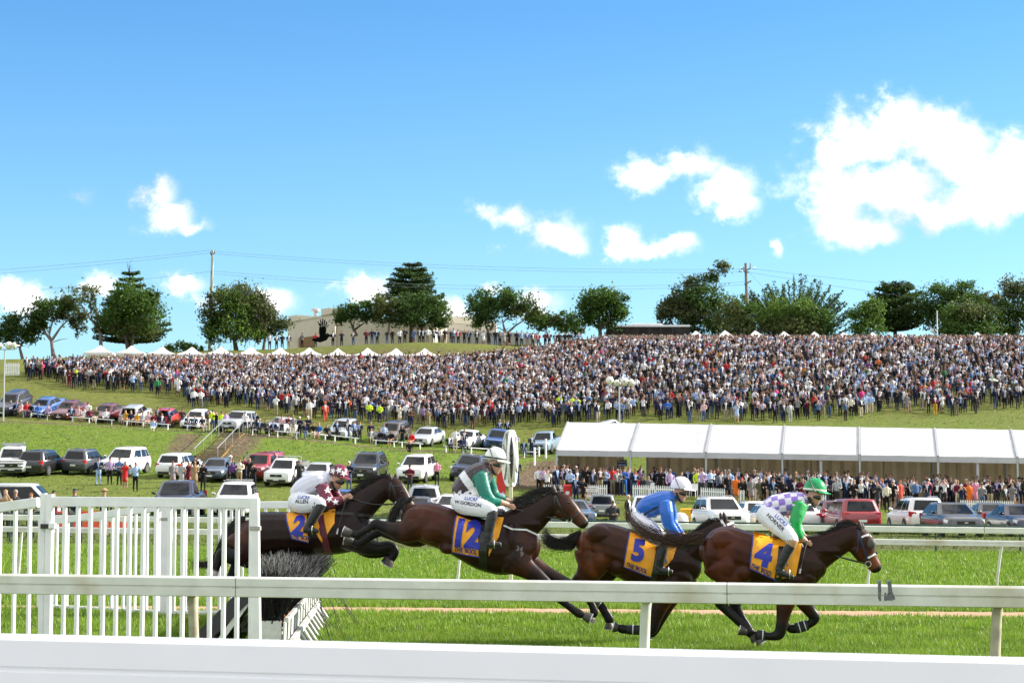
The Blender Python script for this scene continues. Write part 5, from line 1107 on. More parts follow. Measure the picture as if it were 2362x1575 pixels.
# rider of 5: blue with black seams, white cap
arm = [(1130,320,62,.07,-.15,'sleeve'),(1145,400,58,.064,-.21,'sleeve'),(1155,480,52,.056,-.22,'sleeve'),(1195,540,44,.048,-.20,'sleeve'),(1235,585,34,.038,-.17,'sleeve'),(1255,605,27,.032,-.15,'skin')]
leg = [(880,450,70,.10,-.07,'breech'),(930,500,78,.10,-.14,'breech'),(1000,560,74,.088,-.23,'breech'),(1070,615,60,.072,-.31,'breech'),(1110,650,50,.06,-.35,'breech'),(1115,690,44,.05,-.365,'boot'),(1100,760,42,.047,-.37,'boot'),(1085,840,38,.044,-.36,'boot'),(1082,865,38,.044,-.36,'boot')]
foot = [(1078,878,36,.044,-.36,'boot'),(1140,885,28,.04,-.365,'boot'),(1190,888,18,.032,-.37,'boot')]
T = [[(915,380,66,.145,0,'silk'),(980,352,95,.17,0,'silk'),(1070,318,98,.185,0,'silk'),(1140,292,88,.19,0,'silk'),(1185,270,64,.15,0,'silk'),(1205,262,50,.09,0,'silk')], [(1195,268,42,.06,0,'skin'),(1230,245,44,.062,0,'skin')], arm, mirror(arm, 20, -10), leg, mirror(leg, 10, -6), foot, mirror(foot, 10, -6), [(875,430,62,.13,0,'breech'),(930,470,66,.13,0,'breech')]]
T += face_tubes(1265, 240, .90, R(8)); fist(T, 1278, 622, -.12, .9); fist(T, 1288, 610, .04, .9)
def p5_(tag, p, c):
    if tag in ('silk', 'sleeve') and tag == 'silk':
        for a, b in (((945,415),(1100,330)), ((1100,330),(1150,295)), ((1150,295),(1200,290))):
            A, B = F5.p(*a), F5.p(*b); d = Vector((B.x - A.x, 0, B.z - A.z)); q = Vector((p.x - A.x, 0, p.z - A.z)); t = max(0, min(1, q.dot(d) / d.dot(d)))
            if (q - d * t).length < .012: return (.012, .012, .014)
    return c
j5, js5 = rider(F5, 'jockey in bright blue silks with thin black seams, white cap', T, base_paint((.006, .115, .50), (.006, .115, .50), p5_), (1262,178,88,4), mat('cap_lavender', (.78, .76, .88), .3, coat=.2), 1, goggles=(1295,238), strapm=helm_lining)
chin(j5, F5, [(1225,225,-.08),(1235,262,-.075),(1255,296,-.045),(1268,306,0)], 11)
print_on(j5, F5, js5, 'LUCRF', (1050,545), .064, -40, blue_ink); reins(h5, F5, (1290,640,-.11), bit5); stirrup(h5, F5, (1160,905), (1115,700), -.365)

# rider at the back: lavender white with maroon sleeves and starred cap
arm = [(1180,330,50,.066,-.15,'sleeve'),(1205,385,48,.06,-.20,'sleeve'),(1245,438,44,.054,-.22,'sleeve'),(1290,435,35,.042,-.20,'sleeve'),(1325,420,26,.034,-.17,'sleeve'),(1342,412,22,.03,-.16,'skin'),(1355,405,21,.027,-.15,'skin')]
leg = [(950,425,74,.10,-.07,'breech'),(1000,445,80,.10,-.14,'breech'),(1070,452,74,.09,-.23,'breech'),(1140,450,60,.075,-.31,'breech'),(1185,455,48,.06,-.35,'breech'),(1175,490,40,.052,-.365,'boot'),(1140,550,38,.048,-.37,'boot'),(1100,615,34,.044,-.36,'boot'),(1090,635,34,.044,-.36,'boot')]
foot = [(1070,645,30,.042,-.36,'boot'),(1120,652,26,.04,-.365,'boot'),(1170,658,16,.032,-.37,'boot')]
T = [[(955,390,66,.145,0,'silk'),(1010,345,84,.17,0,'silk'),(1085,305,88,.185,0,'silk'),(1155,280,80,.19,0,'silk'),(1200,270,58,.15,0,'silk'),(1220,268,44,.09,0,'silk')], [(1212,272,38,.06,0,'skin'),(1248,272,40,.062,0,'skin')], arm, mirror(arm, 18, -10), leg, mirror(leg, 10, -6), foot, mirror(foot, 10, -6), [(940,410,58,.13,0,'breech'),(1000,440,60,.13,0,'breech')]]
T += face_tubes(1272, 292, .80, R(28)); fist(T, 1378, 396, -.14, .8); fist(T, 1388, 386, .03, .8)
cap_maroon = mat('cap_maroon', (.15, .010, .035), .3, spec=.5)
j2, js2 = rider(F2, 'jockey in lavender white silks with maroon starred sleeves and maroon cap', T, base_paint((.66, .66, .76), (.13, .008, .032)), (1285,228,76,14), cap_maroon, 1, goggles=(1308,292), strapm=helm_lining)
chin(j2, F2, [(1240,285,-.08),(1248,320,-.075),(1262,345,-.045),(1272,352,0)], 9)
star_m = mat('star_white', (.78, .78, .8), .45)
def star(root, sk, fr, c, r, ang=0):
    p = fr.p(*c); V = [(p.x, sk.y(p.x, p.z, .008), p.z)]
    for k in range(10):
        a = math.pi / 2 + ang + k * math.pi / 5; q = r if k % 2 == 0 else r * .42; x, z = p.x + q * math.cos(a), p.z + q * math.sin(a); V.append((x, sk.y(x, z, .008), z))
    add(root, 'star', (V, [(0, 1 + k, 1 + (k + 1) % 10) for k in range(10)]), star_m)
for c, a in (((1225,352),.2), ((1245,418),.5), ((1290,440),.1)): star(j2, js2, F2, c, .045, a)
hel = [o for o in j2.children if o.name.startswith('helmet')][0]; hs = Skin(hel.data)
for c, a in (((1295,200),.3), ((1250,205),-.4), ((1335,225),.6)): star(hel, hs, F2, c, .05, a)
print_on(j2, F2, js2, 'ALLEN', (1035,437), .066, -2, black_ink); print_on(j2, F2, js2, 'LUCRF', (1048,406), .060, -4, blue_ink); reins(h2, F2, (1392,408,-.13), bit2, .05); stirrup(h2, F2, (1130,668), (1150,520), -.365)
# ================================================================== parked cars
glass_m = mat('car_glass', (.010, .012, .014), .04, spec=.32); tyre_m = mat('tyre_rubber', (.018, .018, .018), .8); rim_m = mat('alloy_rim', (.50, .50, .51), .3, metal=.7)
trim_blk = mat('black_trim', (.014, .014, .015), .5); lamp_m = mat('headlight_glass', (.62, .64, .66), .12, spec=.8, coat=.5); tail_m = mat('tail_light_red', (.42, .012, .012), .2, coat=.4); plate_m = mat('number_plate', (.70, .71, .70), .5); chrome_m = mat('chrome', (.7, .7, .7), .15, metal=1.0)
PAINTS = {'white': (.78, .78, .77), 'silver': (.42, .44, .46), 'grey': (.17, .18, .19), 'charcoal': (.05, .053, .058), 'black': (.010, .010, .012), 'navy': (.010, .016, .045), 'blue': (.02, .085, .27), 'steel blue': (.07, .095, .135), 'pale blue': (.22, .31, .40), 'red': (.26, .010, .016), 'maroon': (.095, .010, .022), 'brown': (.07, .05, .04), 'bright red': (.42, .02, .02)}
def paint_mat(c): return mat('paint_' + c.replace(' ', '_'), PAINTS[c], .32, spec=.5, coat=.8)
# outline tables: body stations (x, bottom, top, half width); cabin: belt z, screen base, roof front, roof rear, rear base, roof z, half widths
KINDS = {
 'suv':   dict(L=4.65, R=.36, ax=(1.42, -1.40), body=[(2.32,.42,.74,.66),(2.26,.32,.92,.80),(2.0,.26,.99,.90),(1.3,.26,1.06,.925),(.95,.26,1.10,.93),(-.5,.26,1.10,.935),(-1.7,.27,1.12,.93),(-2.12,.29,1.10,.90),(-2.27,.36,1.02,.83),(-2.32,.44,.92,.74)], cab=(1.07, 1.02,.22,-1.86,-2.14, 1.70, .885,.68)),
 'wagon': dict(L=4.85, R=.34, ax=(1.45, -1.42), body=[(2.42,.38,.66,.66),(2.36,.28,.80,.80),(2.05,.22,.90,.88),(1.3,.22,.98,.905),(.95,.22,1.01,.91),(-.5,.22,1.02,.915),(-1.8,.23,1.04,.91),(-2.22,.26,1.03,.88),(-2.38,.34,.96,.82),(-2.43,.42,.84,.72)], cab=(.99, 1.0,.22,-1.9,-2.24, 1.58, .865,.68)),
 'sedan': dict(L=4.75, R=.33, ax=(1.42, -1.38), body=[(2.38,.36,.62,.62),(2.32,.26,.74,.80),(2.0,.20,.84,.88),(1.3,.20,.92,.90),(.95,.20,.95,.905),(-.5,.20,.97,.91),(-1.5,.21,1.0,.905),(-1.9,.22,1.02,.89),(-2.22,.25,1.0,.85),(-2.33,.34,.92,.78),(-2.38,.42,.80,.66)], cab=(.93, 1.02,.25,-.95,-1.72, 1.42, .85,.63)),
 'hatch': dict(L=4.3, R=.32, ax=(1.30, -1.30), body=[(2.15,.36,.62,.62),(2.09,.26,.76,.80),(1.8,.20,.88,.88),(1.15,.20,.97,.90),(.85,.20,1.0,.905),(-.5,.20,1.0,.91),(-1.5,.21,1.02,.90),(-1.92,.24,1.02,.87),(-2.08,.34,.96,.80),(-2.14,.42,.84,.7)], cab=(.97, 1.08,.28,-1.3,-1.95, 1.47, .86,.64)),
 'ute':   dict(L=5.25, R=.39, ax=(1.60, -1.55), body=[(2.62,.46,.80,.70),(2.56,.36,.98,.82),(2.25,.30,1.06,.90),(1.5,.30,1.12,.92),(1.15,.30,1.14,.925),(-.3,.30,1.14,.925),(-.62,.32,1.14,.925),(-2.4,.42,1.14,.92),(-2.58,.46,1.12,.90),(-2.62,.50,1.08,.88)], cab=(1.12, 1.20,.45,-.55,-.72, 1.76, .885,.70)),
 'van':   dict(L=4.9, R=.34, ax=(1.5, -1.45), body=[(2.44,.38,.80,.74),(2.38,.28,1.02,.84),(2.15,.24,1.12,.90),(1.7,.24,1.16,.93),(1.3,.24,1.18,.935),(-.5,.24,1.18,.94),(-1.9,.25,1.18,.94),(-2.3,.28,1.18,.92),(-2.42,.36,1.16,.89),(-2.45,.44,1.1,.86)], cab=(1.15, 2.05,1.25,-2.2,-2.38, 1.95, .90,.78)),
}
def sect(x, zb, zt, hw):
    h = zt - zb; half = [(0, zb), (.80*hw, zb), (.955*hw, zb + .06*h + .02), (hw, zb + .30*h), (hw, zb + .62*h), (.965*hw, zb + .86*h), (.86*hw, zt - .004), (.55*hw, zt + .008), (0, zt + .014)]
    return [Vector((x, y, z)) for y, z in half] + [Vector((x, -y, z)) for y, z in half[-2:0:-1]]
def car_proto(kind, extra=()):
    K = KINDS[kind]; root = empty('parked_car', (0, 0, 0)); B = K['body']; zb, xw, xf, xr, xg, zr, hb, ht = K['cab']
    # more stations by interpolation, for a smooth skin
    fine = []
    for i in range(len(B) - 1):
        p0, p1, p2, p3 = B[max(i-1, 0)], B[i], B[i+1], B[min(i+2, len(B)-1)]
        for j in range(3):
            t = j / 3; fine.append((p1[0] + (p2[0]-p1[0])*t,) + tuple(.5 * (2*b + (c-a)*t + (2*a-5*b+4*c-d)*t*t*.6 + (3*b-a-3*c+d)*t**3*.6) if i in (0, len(B)-2) else b + (c-b) * (t*t*(3-2*t)*.5 + t*.5) for a, b, c, d in zip(p0[1:], p1[1:], p2[1:], p3[1:])))
    fine.append(B[-1]); ring = [sect(*s) for s in fine]; m = MB(); m.loft(ring); body = m.build('body', paint_mat('white'), root, smooth=55)
    def lvl(t, hwk=1.0):
        f = t ** .9; x0 = xw + (xf - xw) * f; x1 = xg + (xr - xg) * f; h = hb + (ht - hb) * t ** 1.15; z = zb - .03 + (zr - .05 - zb + .03) * t
        e = .05 + .03 * t
        pts = [(x0 + .05, 0), (x0 + .03, .55*h), (x0 - .03, .86*h), (x0 - .16, h), ((x0 + x1)/2, h*1.012), (x1 + .14, h), (x1 + .02, .84*h), (x1 - .03, .5*h), (x1 - .04, 0)]
        return [Vector((x, y, z)) for x, y in pts] + [Vector((x, -y, z)) for x, y in pts[-2:0:-1]]
    top = lvl(1.0); rg = [lvl(0), lvl(.35), lvl(.7), lvl(.93), [Vector((p.x * .995 + .0, p.y * .95, p.z + .028)) for p in top], [Vector(((p.x - (xf+xr)/2) * .8 + (xf+xr)/2, p.y * .6, p.z + .052)) for p in top]]
    m = MB(); m.loft(rg); m.build('cabin', paint_mat('white'), root, smooth=60)
    def front(t, v, off):     # point on windscreen: v across, t up
        f = t ** .9; x0 = xw + (xf - xw) * f; h = hb + (ht - hb) * t ** 1.15; z = zb - .03 + (zr - .05 - zb + .03) * t; b = .05 - .07 * v * v
        return Vector((x0 + b + off, v * h, z + off * .5))
    def rear(t, v, off):
        f = t ** .9; x1 = xg + (xr - xg) * f; h = hb + (ht - hb) * t ** 1.15; z = zb - .03 + (zr - .05 - zb + .03) * t; return Vector((x1 - .045 + .06 * v * v - off, v * h, z + off * .4))
    def side(t, x, s, off):
        h = (hb + (ht - hb) * t ** 1.15) * 1.0; z = zb - .03 + (zr - .05 - zb + .03) * t; return Vector((x, s * (h + off + .004), z + off * .3))
    def sheet(name, pt, n=4):
        m = MB(); V = [pt(i / n, j / n) for j in range(n + 1) for i in range(n + 1)]; m.add(V, [(j*(n+1)+i, j*(n+1)+i+1, (j+1)*(n+1)+i+1, (j+1)*(n+1)+i) for j in range(n) for i in range(n)]); return m.build(name, glass_m, root, smooth=60, fix=False)
    sheet('windscreen', lambda u, w: front(.10 + .80 * w, (u * 2 - 1) * .80, .022))
    if kind != 'ute' or True: sheet('rear_window', lambda u, w: rear(.14 + .74 * w, (1 - u * 2) * (.76 if kind != 'van' else .7), .022))
    cuts = [(0, .46), (.50, .80), (.83, .98)] if kind in ('suv', 'wagon', 'van') else ([(0, .50), (.55, 1.0)])
    for s in (-1, 1):
        for a, b in cuts:
            def pt(u, w, a=a, b=b, s=s):
                t = .12 + .74 * w; f = t ** .9; x0 = xw + (xf - xw) * f - .20; x1 = xg + (xr - xg) * f + .17; q = a + (b - a) * u; return side(t, x0 + (x1 - x0) * q, s, .012)
            sheet('side_window', pt, 3)
    w = [s for s in B]; hwm = max(s[3] for s in B); Rw = K['R']
    for x in K['ax']:
        for s in (-1, 1):
            m = MB(); m.lathe([(Rw * 1.16, .004), (Rw * 1.10, .016), (Rw * .2, .010)], (x, s * (hwm - .006), Rw * 1.0), axis='Y', n=18); m.v = [(a, s * abs(b), max(c, .18)) for a, b, c in m.v]; m.build('wheel_arch', trim_blk, root, fix=True)
            m = MB(); W2 = .11; m.lathe([(Rw * .60, -W2), (Rw * .93, -W2), (Rw, -W2 * .7), (Rw, W2 * .7), (Rw * .93, W2), (Rw * .60, W2)], (x, s * (hwm - .085), Rw), axis='Y', n=20); wh = m.build('wheel', tyre_m, root, smooth=40)
            m = MB(); y0 = s * (hwm - .085 + W2 + .004); n = 10
            V = [Vector((x, y0 + s * .012, Rw))]; F = []
            for k in range(n):
                a0 = 2*math.pi*k/n; a1 = 2*math.pi*(k + .55)/n
                k0 = len(V); V += [Vector((x + Rw*.14*math.cos(a0), y0 + s*.008, Rw + Rw*.14*math.sin(a0))), Vector((x + Rw*.62*math.cos(a0), y0, Rw + Rw*.62*math.sin(a0))), Vector((x + Rw*.62*math.cos(a1), y0, Rw + Rw*.62*math.sin(a1))), Vector((x + Rw*.14*math.cos(a1), y0 + s*.008, Rw + Rw*.14*math.sin(a1)))]; F += [(k0, k0+1, k0+2, k0+3), (0, k0, k0+3)]
            m.add(V, F); m.build('rim', rim_m, wh, fix=False)
            m = MB(); m.lathe([(Rw*.60, y0 - s*.05 - s*(hwm)*0), (Rw*.02, y0 - s*.05)], (x, 0, Rw), axis='Y', n=16); m.build('hub', trim_blk, wh, fix=False)
    xN, xT = B[0][0], B[-1][0]; zl = (B[1][1] + B[1][2]) / 2
    for s in (-1, 1):
        b1, b2 = B[1], B[2]; z1 = b1[2] - .05
        m = MB(); m.hexa([(b1[0]+.03, s*.42*1, z1-.12), (b1[0]+.0, s*(b1[3]+.0), z1-.10), (b2[0]+.06, s*(b2[3]+.008), z1-.05), (b1[0]-.1, s*.42, z1-.12), (b1[0]-.005, s*.42, z1+.015), (b1[0]-.03, s*(b1[3]-.03), z1+.03), (b2[0]+.04, s*(b2[3]-.0), z1+.07), (b1[0]-.12, s*.42, z1+.02)]); m.build('headlight', lamp_m, root, smooth=30)
        t1, t2 = B[-2], B[-3]; z2 = t1[2] - .04
        m = MB(); m.hexa([(t1[0]-.035, s*.58, z2-.17), (t1[0]-.01, s*(t1[3]+.015), z2-.16), (t2[0]-.03, s*(t2[3]+.012), z2-.12), (t1[0]+.1, s*.58, z2-.17), (t1[0]-.03, s*.58, z2+.06), (t1[0]+.0, s*(t1[3]+.008), z2+.07), (t2[0]-.02, s*(t2[3]+.005), z2+.10), (t1[0]+.1, s*.58, z2+.06)]); m.build('tail_light', tail_m, root, smooth=30)
        m = MB(); ring_tube(m, [(xw - .30, s*(hb + .05), zb + .06, .05, .03), (xw - .32, s*(hb + .14), zb + .09, .085, .05), (xw - .33, s*(hb + .21), zb + .09, .07, .04)], 8); m.build('mirror', paint_mat('white'), root, smooth=60)
    m = MB(); m.box((xN - .012, 0, zl + .10), (.05, .78, .17)); m.build('grille', trim_blk, root); m = MB(); m.box((xN + .018, 0, zl + .115), (.02, .16, .05)); m.build('badge', chrome_m, root)
    m = MB(); m.hexa([(xN+.012,-.60,B[0][1]-.10),(xN+.012,.60,B[0][1]-.10),(xN-.25,.78,B[0][1]-.10),(xN-.25,-.78,B[0][1]-.10),(xN+.02,-.62,B[0][1]+.06),(xN+.02,.62,B[0][1]+.06),(xN-.25,.80,B[0][1]+.06),(xN-.25,-.80,B[0][1]+.06)]); m.build('bumper', trim_blk, root)
    m = MB(); m.hexa([(xT-.012,-.60,B[-1][1]-.10),(xT-.012,.60,B[-1][1]-.10),(xT+.22,.78,B[-1][1]-.10),(xT+.22,-.78,B[-1][1]-.10),(xT-.02,-.64,B[-1][1]+.05),(xT-.02,.64,B[-1][1]+.05),(xT+.22,.80,B[-1][1]+.05),(xT+.22,-.80,B[-1][1]+.05)]); m.build('bumper', trim_blk, root)
    for x, z in ((xN + .03, B[0][1] + .06), (xT - .035, zl + .08)):
        m = MB(); m.box((x, 0, z), (.014, .37, .11)); pl = m.build('number_plate', plate_m, root)
    if kind == 'ute': # open tray
        m = MB(); m.box((-1.60, 0, 1.146), (1.72, 1.60, .012)); m.build('tray_floor', trim_blk, root)
    return root
CARLIB = {k: car_proto(k) for k in KINDS}
def dressing(root, kind, opts, paint):
    zb, xw, xf, xr, xg, zr, hb, ht = KINDS[kind]['cab']
    if 'rails' in opts:
        for s in (-1, 1): line3(root, 'roof_rail', [Vector((xf - .1, s*ht*.86, zr - .02)), Vector((xf - .25, s*ht*.88, zr + .05)), Vector((xr + .25, s*ht*.88, zr + .05)), Vector((xr + .08, s*ht*.86, zr - .02))], .018, chrome_m if paint != 'white' else rim_m)
    if 'bars' in opts:
        for x in (xf - .35, xr + .5): m = MB(); m.box((x, 0, zr + .09), (.05, 1.36, .03)); m.box((x, .6, zr + .04), (.04, .04, .08)); m.box((x, -.6, zr + .04), (.04, .04, .08)); m.build('roof_bar', rim_m, root)
    if 'basket' in opts:
        for s in (-1, 1): m = MB(); m.beam((xf - .1, s*.62, zr + .2), (xr + .2, s*.62, zr + .2), .04, .05); m.build('basket_rail', rim_m, root)
        for i in range(7): x = xf - .1 + (xr + .3 - xf) * i / 6; m = MB(); m.box((x, 0, zr + .12), (.09, 1.3, .03)); m.box((x, .62, zr + .14), (.05, .04, .14)); m.box((x, -.62, zr + .14), (.05, .04, .14)); m.build('basket_slat', rim_m, root)
    if 'bullbar' in opts:
        x = KINDS[kind]['body'][0][0] + .12
        for z in (.62, .82, .98): line3(root, 'bull_bar', [Vector((x - .25, -.78, z)), Vector((x, -.55, z)), Vector((x, .55, z)), Vector((x - .25, .78, z))], .032, trim_blk)
    if 'canopy' in opts:
        m = MB(); m.loft([[Vector((x, y*k, z)) for y, z in ((-.88,1.15),(-.80,1.55),(-.68,1.74),(0,1.79),(.68,1.74),(.80,1.55),(.88,1.15))] for x, k in ((-.80,.97),(-.85,1),(-2.45,1),(-2.55,.96))]); m.build('canopy', paint_mat(paint), root, smooth=35)
        for s in (-1, 1): m = MB(); m.add([(-1.0,s*.878,1.22),(-2.3,s*.878,1.22),(-2.25,s*.822,1.52),(-1.0,s*.822,1.52)], [(0,1,2,3)]); m.build('canopy_window', glass_m, root, fix=False)
    if 'flattray' in opts:
        m = MB(); m.box((-1.66, 0, 1.20), (2.0, 1.86, .07)); m.box((-1.66, .92, 1.36), (2.0, .03, .26)); m.box((-1.66, -.92, 1.36), (2.0, .03, .26)); m.box((-2.65, 0, 1.36), (.03, 1.86, .26)); m.build('tray', rim_m, root)
        m = MB(); m.tube([(-.72, -.85, 1.2), (-.72, -.85, 1.86), (-.72, .85, 1.86), (-.72, .85, 1.2)], .03, 6); m.build('head_board', rim_m, root)
    if 'hatchup' in opts:
        c = Vector((xr + .05, 0, zr - .02)); m = MB(); V = []
        for t, w in ((0, ht*.95), (.35, ht*1.02), (.75, hb*.95), (1.05, hb*.9)): V += [c + Vector((-t, -w, .16 * t - .02)), c + Vector((-t, w, .16 * t - .02))]
        V += [v + Vector((0, 0, .05)) for v in V]; n = 8
        F = [(2*i, 2*i+1, 2*i+3, 2*i+2) for i in range(3)] + [(n+2*i, n+2*i+2, n+2*i+3, n+2*i+1) for i in range(3)] + [(0, n, n+1, 1), (6, 7, n+7, n+6)] + [(2*i, 2*i+2, n+2*i+2, n+2*i) for i in range(3)] + [(2*i+1, n+2*i+1, n+2*i+3, 2*i+3) for i in range(3)]
        m.add(V, F); m.build('lifted_tailgate', paint_mat(paint), root)
    if 'snorkel' in opts: line3(root, 'snorkel', [Vector((1.5, -.94, 1.0)), Vector((1.1, -.96, 1.15)), Vector((.5, -.82, 1.74)), Vector((.5, -.82, 1.86))], .04, trim_blk)
CARLOC = []
def car(px, d, head, kind, paint, label, group=None, opts=(), scale=1.0, dz=0.0):
    base = -90 if head < 0 else (90 if head > 20 else head); head = base + (head - base) * (.12 if px > 2000 else .32)
    p = at_depth(px, d); r = copy_tree(CARLIB[kind]); r.location = p + Vector((0, 0, dz)); r.rotation_euler = (0, 0, R(head)); r.scale = (scale,) * 3; tag(r, label, 'car', group)
    # stand level with the slope under the wheels
    c, s = math.cos(R(head)), math.sin(R(head)); f = [gz(p.x + c*1.4*k, p.y + s*1.4*k) for k in (-1, 1)]; g = [gz(p.x - s*.8*k, p.y + c*.8*k) for k in (-1, 1)]
    fx = Vector((c*2.8, s*2.8, f[1]-f[0])).normalized(); ly = Vector((-s*1.6, c*1.6, g[1]-g[0])).normalized(); up = fx.cross(ly).normalized(); ly = up.cross(fx)
    r.rotation_euler = Matrix((fx, ly, up)).transposed().to_euler(); r.location.z = (sum(f) + sum(g)) / 4 + dz
    for ch in r.children:
        if ch.name.split('.')[0] in ('body', 'cabin', 'mirror'): ch.material_slots[0].link = 'OBJECT'; ch.material_slots[0].material = paint_mat(paint)
    dressing(r, kind, opts, paint); CARLOC.append((px, d)); return r
def car_y(px, py, *a, **k):                     # placed by the pixel under its wheels
    q = on_ground(px, py, 80, 200); return car(px, q.y, *a, **k)
G1, G2, G3 = 'cars parked along the wire fence', 'cars parked on the lower grass', 'cars parked on the terrace road'
# row by the fence
car(1318, 104, -62, 'sedan', 'steel blue', 'steel blue sedan behind the face of horse 12', G1)
car(1388, 116, 78, 'suv', 'grey', 'small grey car seen from behind, below the picket fence sign', G1, scale=.90)
car(1492, 103, -98, 'suv', 'white', 'white car nosed to the fence with a man leaning at its door', G1)
car(1658, 96, -62, 'suv', 'white', 'white four-wheel drive facing the course right of the blue rider', G1, ('rails',))
car(1742, 103, -72, 'sedan', 'white', 'white sedan tucked behind the white four-wheel drive', G1)
car(1768, 98, 110, 'hatch', 'white', 'white hatchback with its tail to the fence behind the green-capped rider', G1, scale=.93)
car(1838, 97, 84, 'sedan', 'white', 'white sedan boot showing under the green sleeve', G1)
car(1912, 103, 100, 'hatch', 'maroon', 'dark red hatchback between white sedan and red wagon', G1)
car(1955, 93, 101, 'wagon', 'red', 'red station wagon seen from behind', G1, scale=1.04)
car(2106, 95, 118, 'suv', 'white', 'white crossover with roof rails seen from behind at an angle', G1, ('rails',))
car(2188, 88, -58, 'hatch', 'charcoal', 'dark grey hatchback facing the fence in front of the white crossover', G1, scale=1.02)
car(2272, 100, 84, 'sedan', 'charcoal', 'charcoal sedan seen from behind between two dark cars', G1)
car(2340, 90, -60, 'sedan', 'navy', 'navy sedan cut by the right edge of the picture', G1)
car(418, 98, -92, 'ute', 'navy', 'big navy pickup with chrome mirrors behind the hurdle wing', G1, scale=1.04)
car(548, 99, -88, 'suv', 'white', 'white wagon with roof bars behind the hurdle post', G1, ('bars',))
car(800, 103, -80, 'hatch', 'blue', 'dark blue hatchback below the head of the rearmost horse', G1, scale=.95)
car(982, 106, 92, 'suv', 'silver', 'silver wagon roof behind the dark sedan boot', G1, ('rails',))
car(962, 97, 94, 'sedan', 'charcoal', 'charcoal sedan with a red tail light left of the white cap', G1)
car(1045, 99, -105, 'hatch', 'white', 'white hatchback behind the rump of horse 12', G1)
car(1128, 97, -92, 'suv', 'grey', 'grey four-wheel drive behind the green-sleeved rider', G1, ('rails',))
car(1230, 101, -85, 'sedan', 'steel blue', 'blue grey sedan under the mane of horse 12', G1)
car(28, 92, 3, 'van', 'silver', 'silver van side-on behind the hatted spectators', G1)
# lower grass
car_y(36, 1094, -55, 'suv', 'white', 'white four-wheel drive with a roof basket at the left edge', G2, ('basket', 'bullbar'), scale=1.07)
car_y(106, 1094, 62, 'wagon', 'black', 'black wagon seen from behind beside the basket-topped car', G2, scale=1.05)
car_y(203, 1092, 58, 'suv', 'charcoal', 'charcoal crossover with silver roof rails seen from behind', G2, ('rails',), scale=.98)
car_y(292, 1094, -128, 'suv', 'white', 'white four-wheel drive facing left above the woman in red', G2, scale=1.06)
car_y(420, 1099, 55, 'wagon', 'white', 'white wagon seen from behind at the foot of the stairs', G2, scale=1.02)
car_y(506, 1106, -105, 'sedan', 'steel blue', 'steel blue sedan facing the course below the stairs', G2)
car_y(606, 1107, -122, 'ute', 'red', 'red utility with a canopy and snorkel', G2, ('canopy', 'snorkel'))
car_y(662, 1118, -115, 'ute', 'white', 'white utility with a flat steel tray', G2, ('flattray',), scale=.96)
car_y(738, 1118, -108, 'sedan', 'silver', 'silver sedan behind the maroon-capped rider', G2)
car_y(850, 1108, -112, 'suv', 'black', 'black four-wheel drive facing the course mid-slope', G2, ('rails',), scale=1.08)
car_y(962, 1110, -120, 'suv', 'white', 'plain white four-wheel drive facing left mid-slope', G2, scale=1.03)
car_y(1082, 1110, -120, 'suv', 'navy', 'dark blue four-wheel drive left of the winning post', G2, ('rails',), scale=1.05)
# terrace
car_y(33, 951, -128, 'suv', 'navy', 'dark four-wheel drive at the left end of the terrace', G3, scale=1.02)
car_y(108, 955, -145, 'sedan', 'blue', 'bright blue sedan on the terrace', G3)
car_y(163, 963, -125, 'sedan', 'maroon', 'maroon sedan facing out with its nose above the bank', G3)
car_y(250, 970, -140, 'sedan', 'maroon', 'maroon sedan behind the seated man in a white shirt', G3)
car_y(316, 974, 70, 'wagon', 'silver', 'silver wagon with its tailgate up above the mustard jackets', G3, ('hatchup',))
car_y(388, 980, 66, 'hatch', 'bright red', 'bright red hatchback with its tailgate up', G3, ('hatchup',))
car_y(458, 984, -120, 'sedan', 'white', 'white sedan hidden behind the seated men in suits', G3)
car_y(552, 996, -140, 'suv', 'silver', 'silver four-wheel drive at the top of the stairs', G3, scale=1.03)
car_y(652, 1003, -130, 'hatch', 'silver', 'silver hatchback behind the seated row right of the stairs', G3)
car_y(792, 1012, -120, 'wagon', 'silver', 'silver wagon behind the woman in a blue dress', G3)
car_y(906, 1018, -140, 'wagon', 'brown', 'brown wagon behind the man in pale blue', G3)
car_y(986, 1026, -140, 'sedan', 'silver', 'silver sedan facing left beside the woman in red', G3)
car_y(1078, 1032, -140, 'sedan', 'white', 'white sedan behind the men on the white barrier', G3)
car_y(1148, 1038, -112, 'ute', 'blue', 'bright blue utility with a black bull bar', G3, ('bullbar',), scale=.97)
car_y(1258, 1044, -132, 'ute', 'pale blue', 'pale blue utility beside the marquee end', G3, scale=.97)
car(1412, 160, -60, 'hatch', 'white', 'white car roof rising behind the marquee ridge', G3)
for r_ in CARLIB.values():
    for ch in list(r_.children):
        for g_ in list(ch.children): bpy.data.objects.remove(g_)
        bpy.data.objects.remove(ch)
    bpy.data.objects.remove(r_)
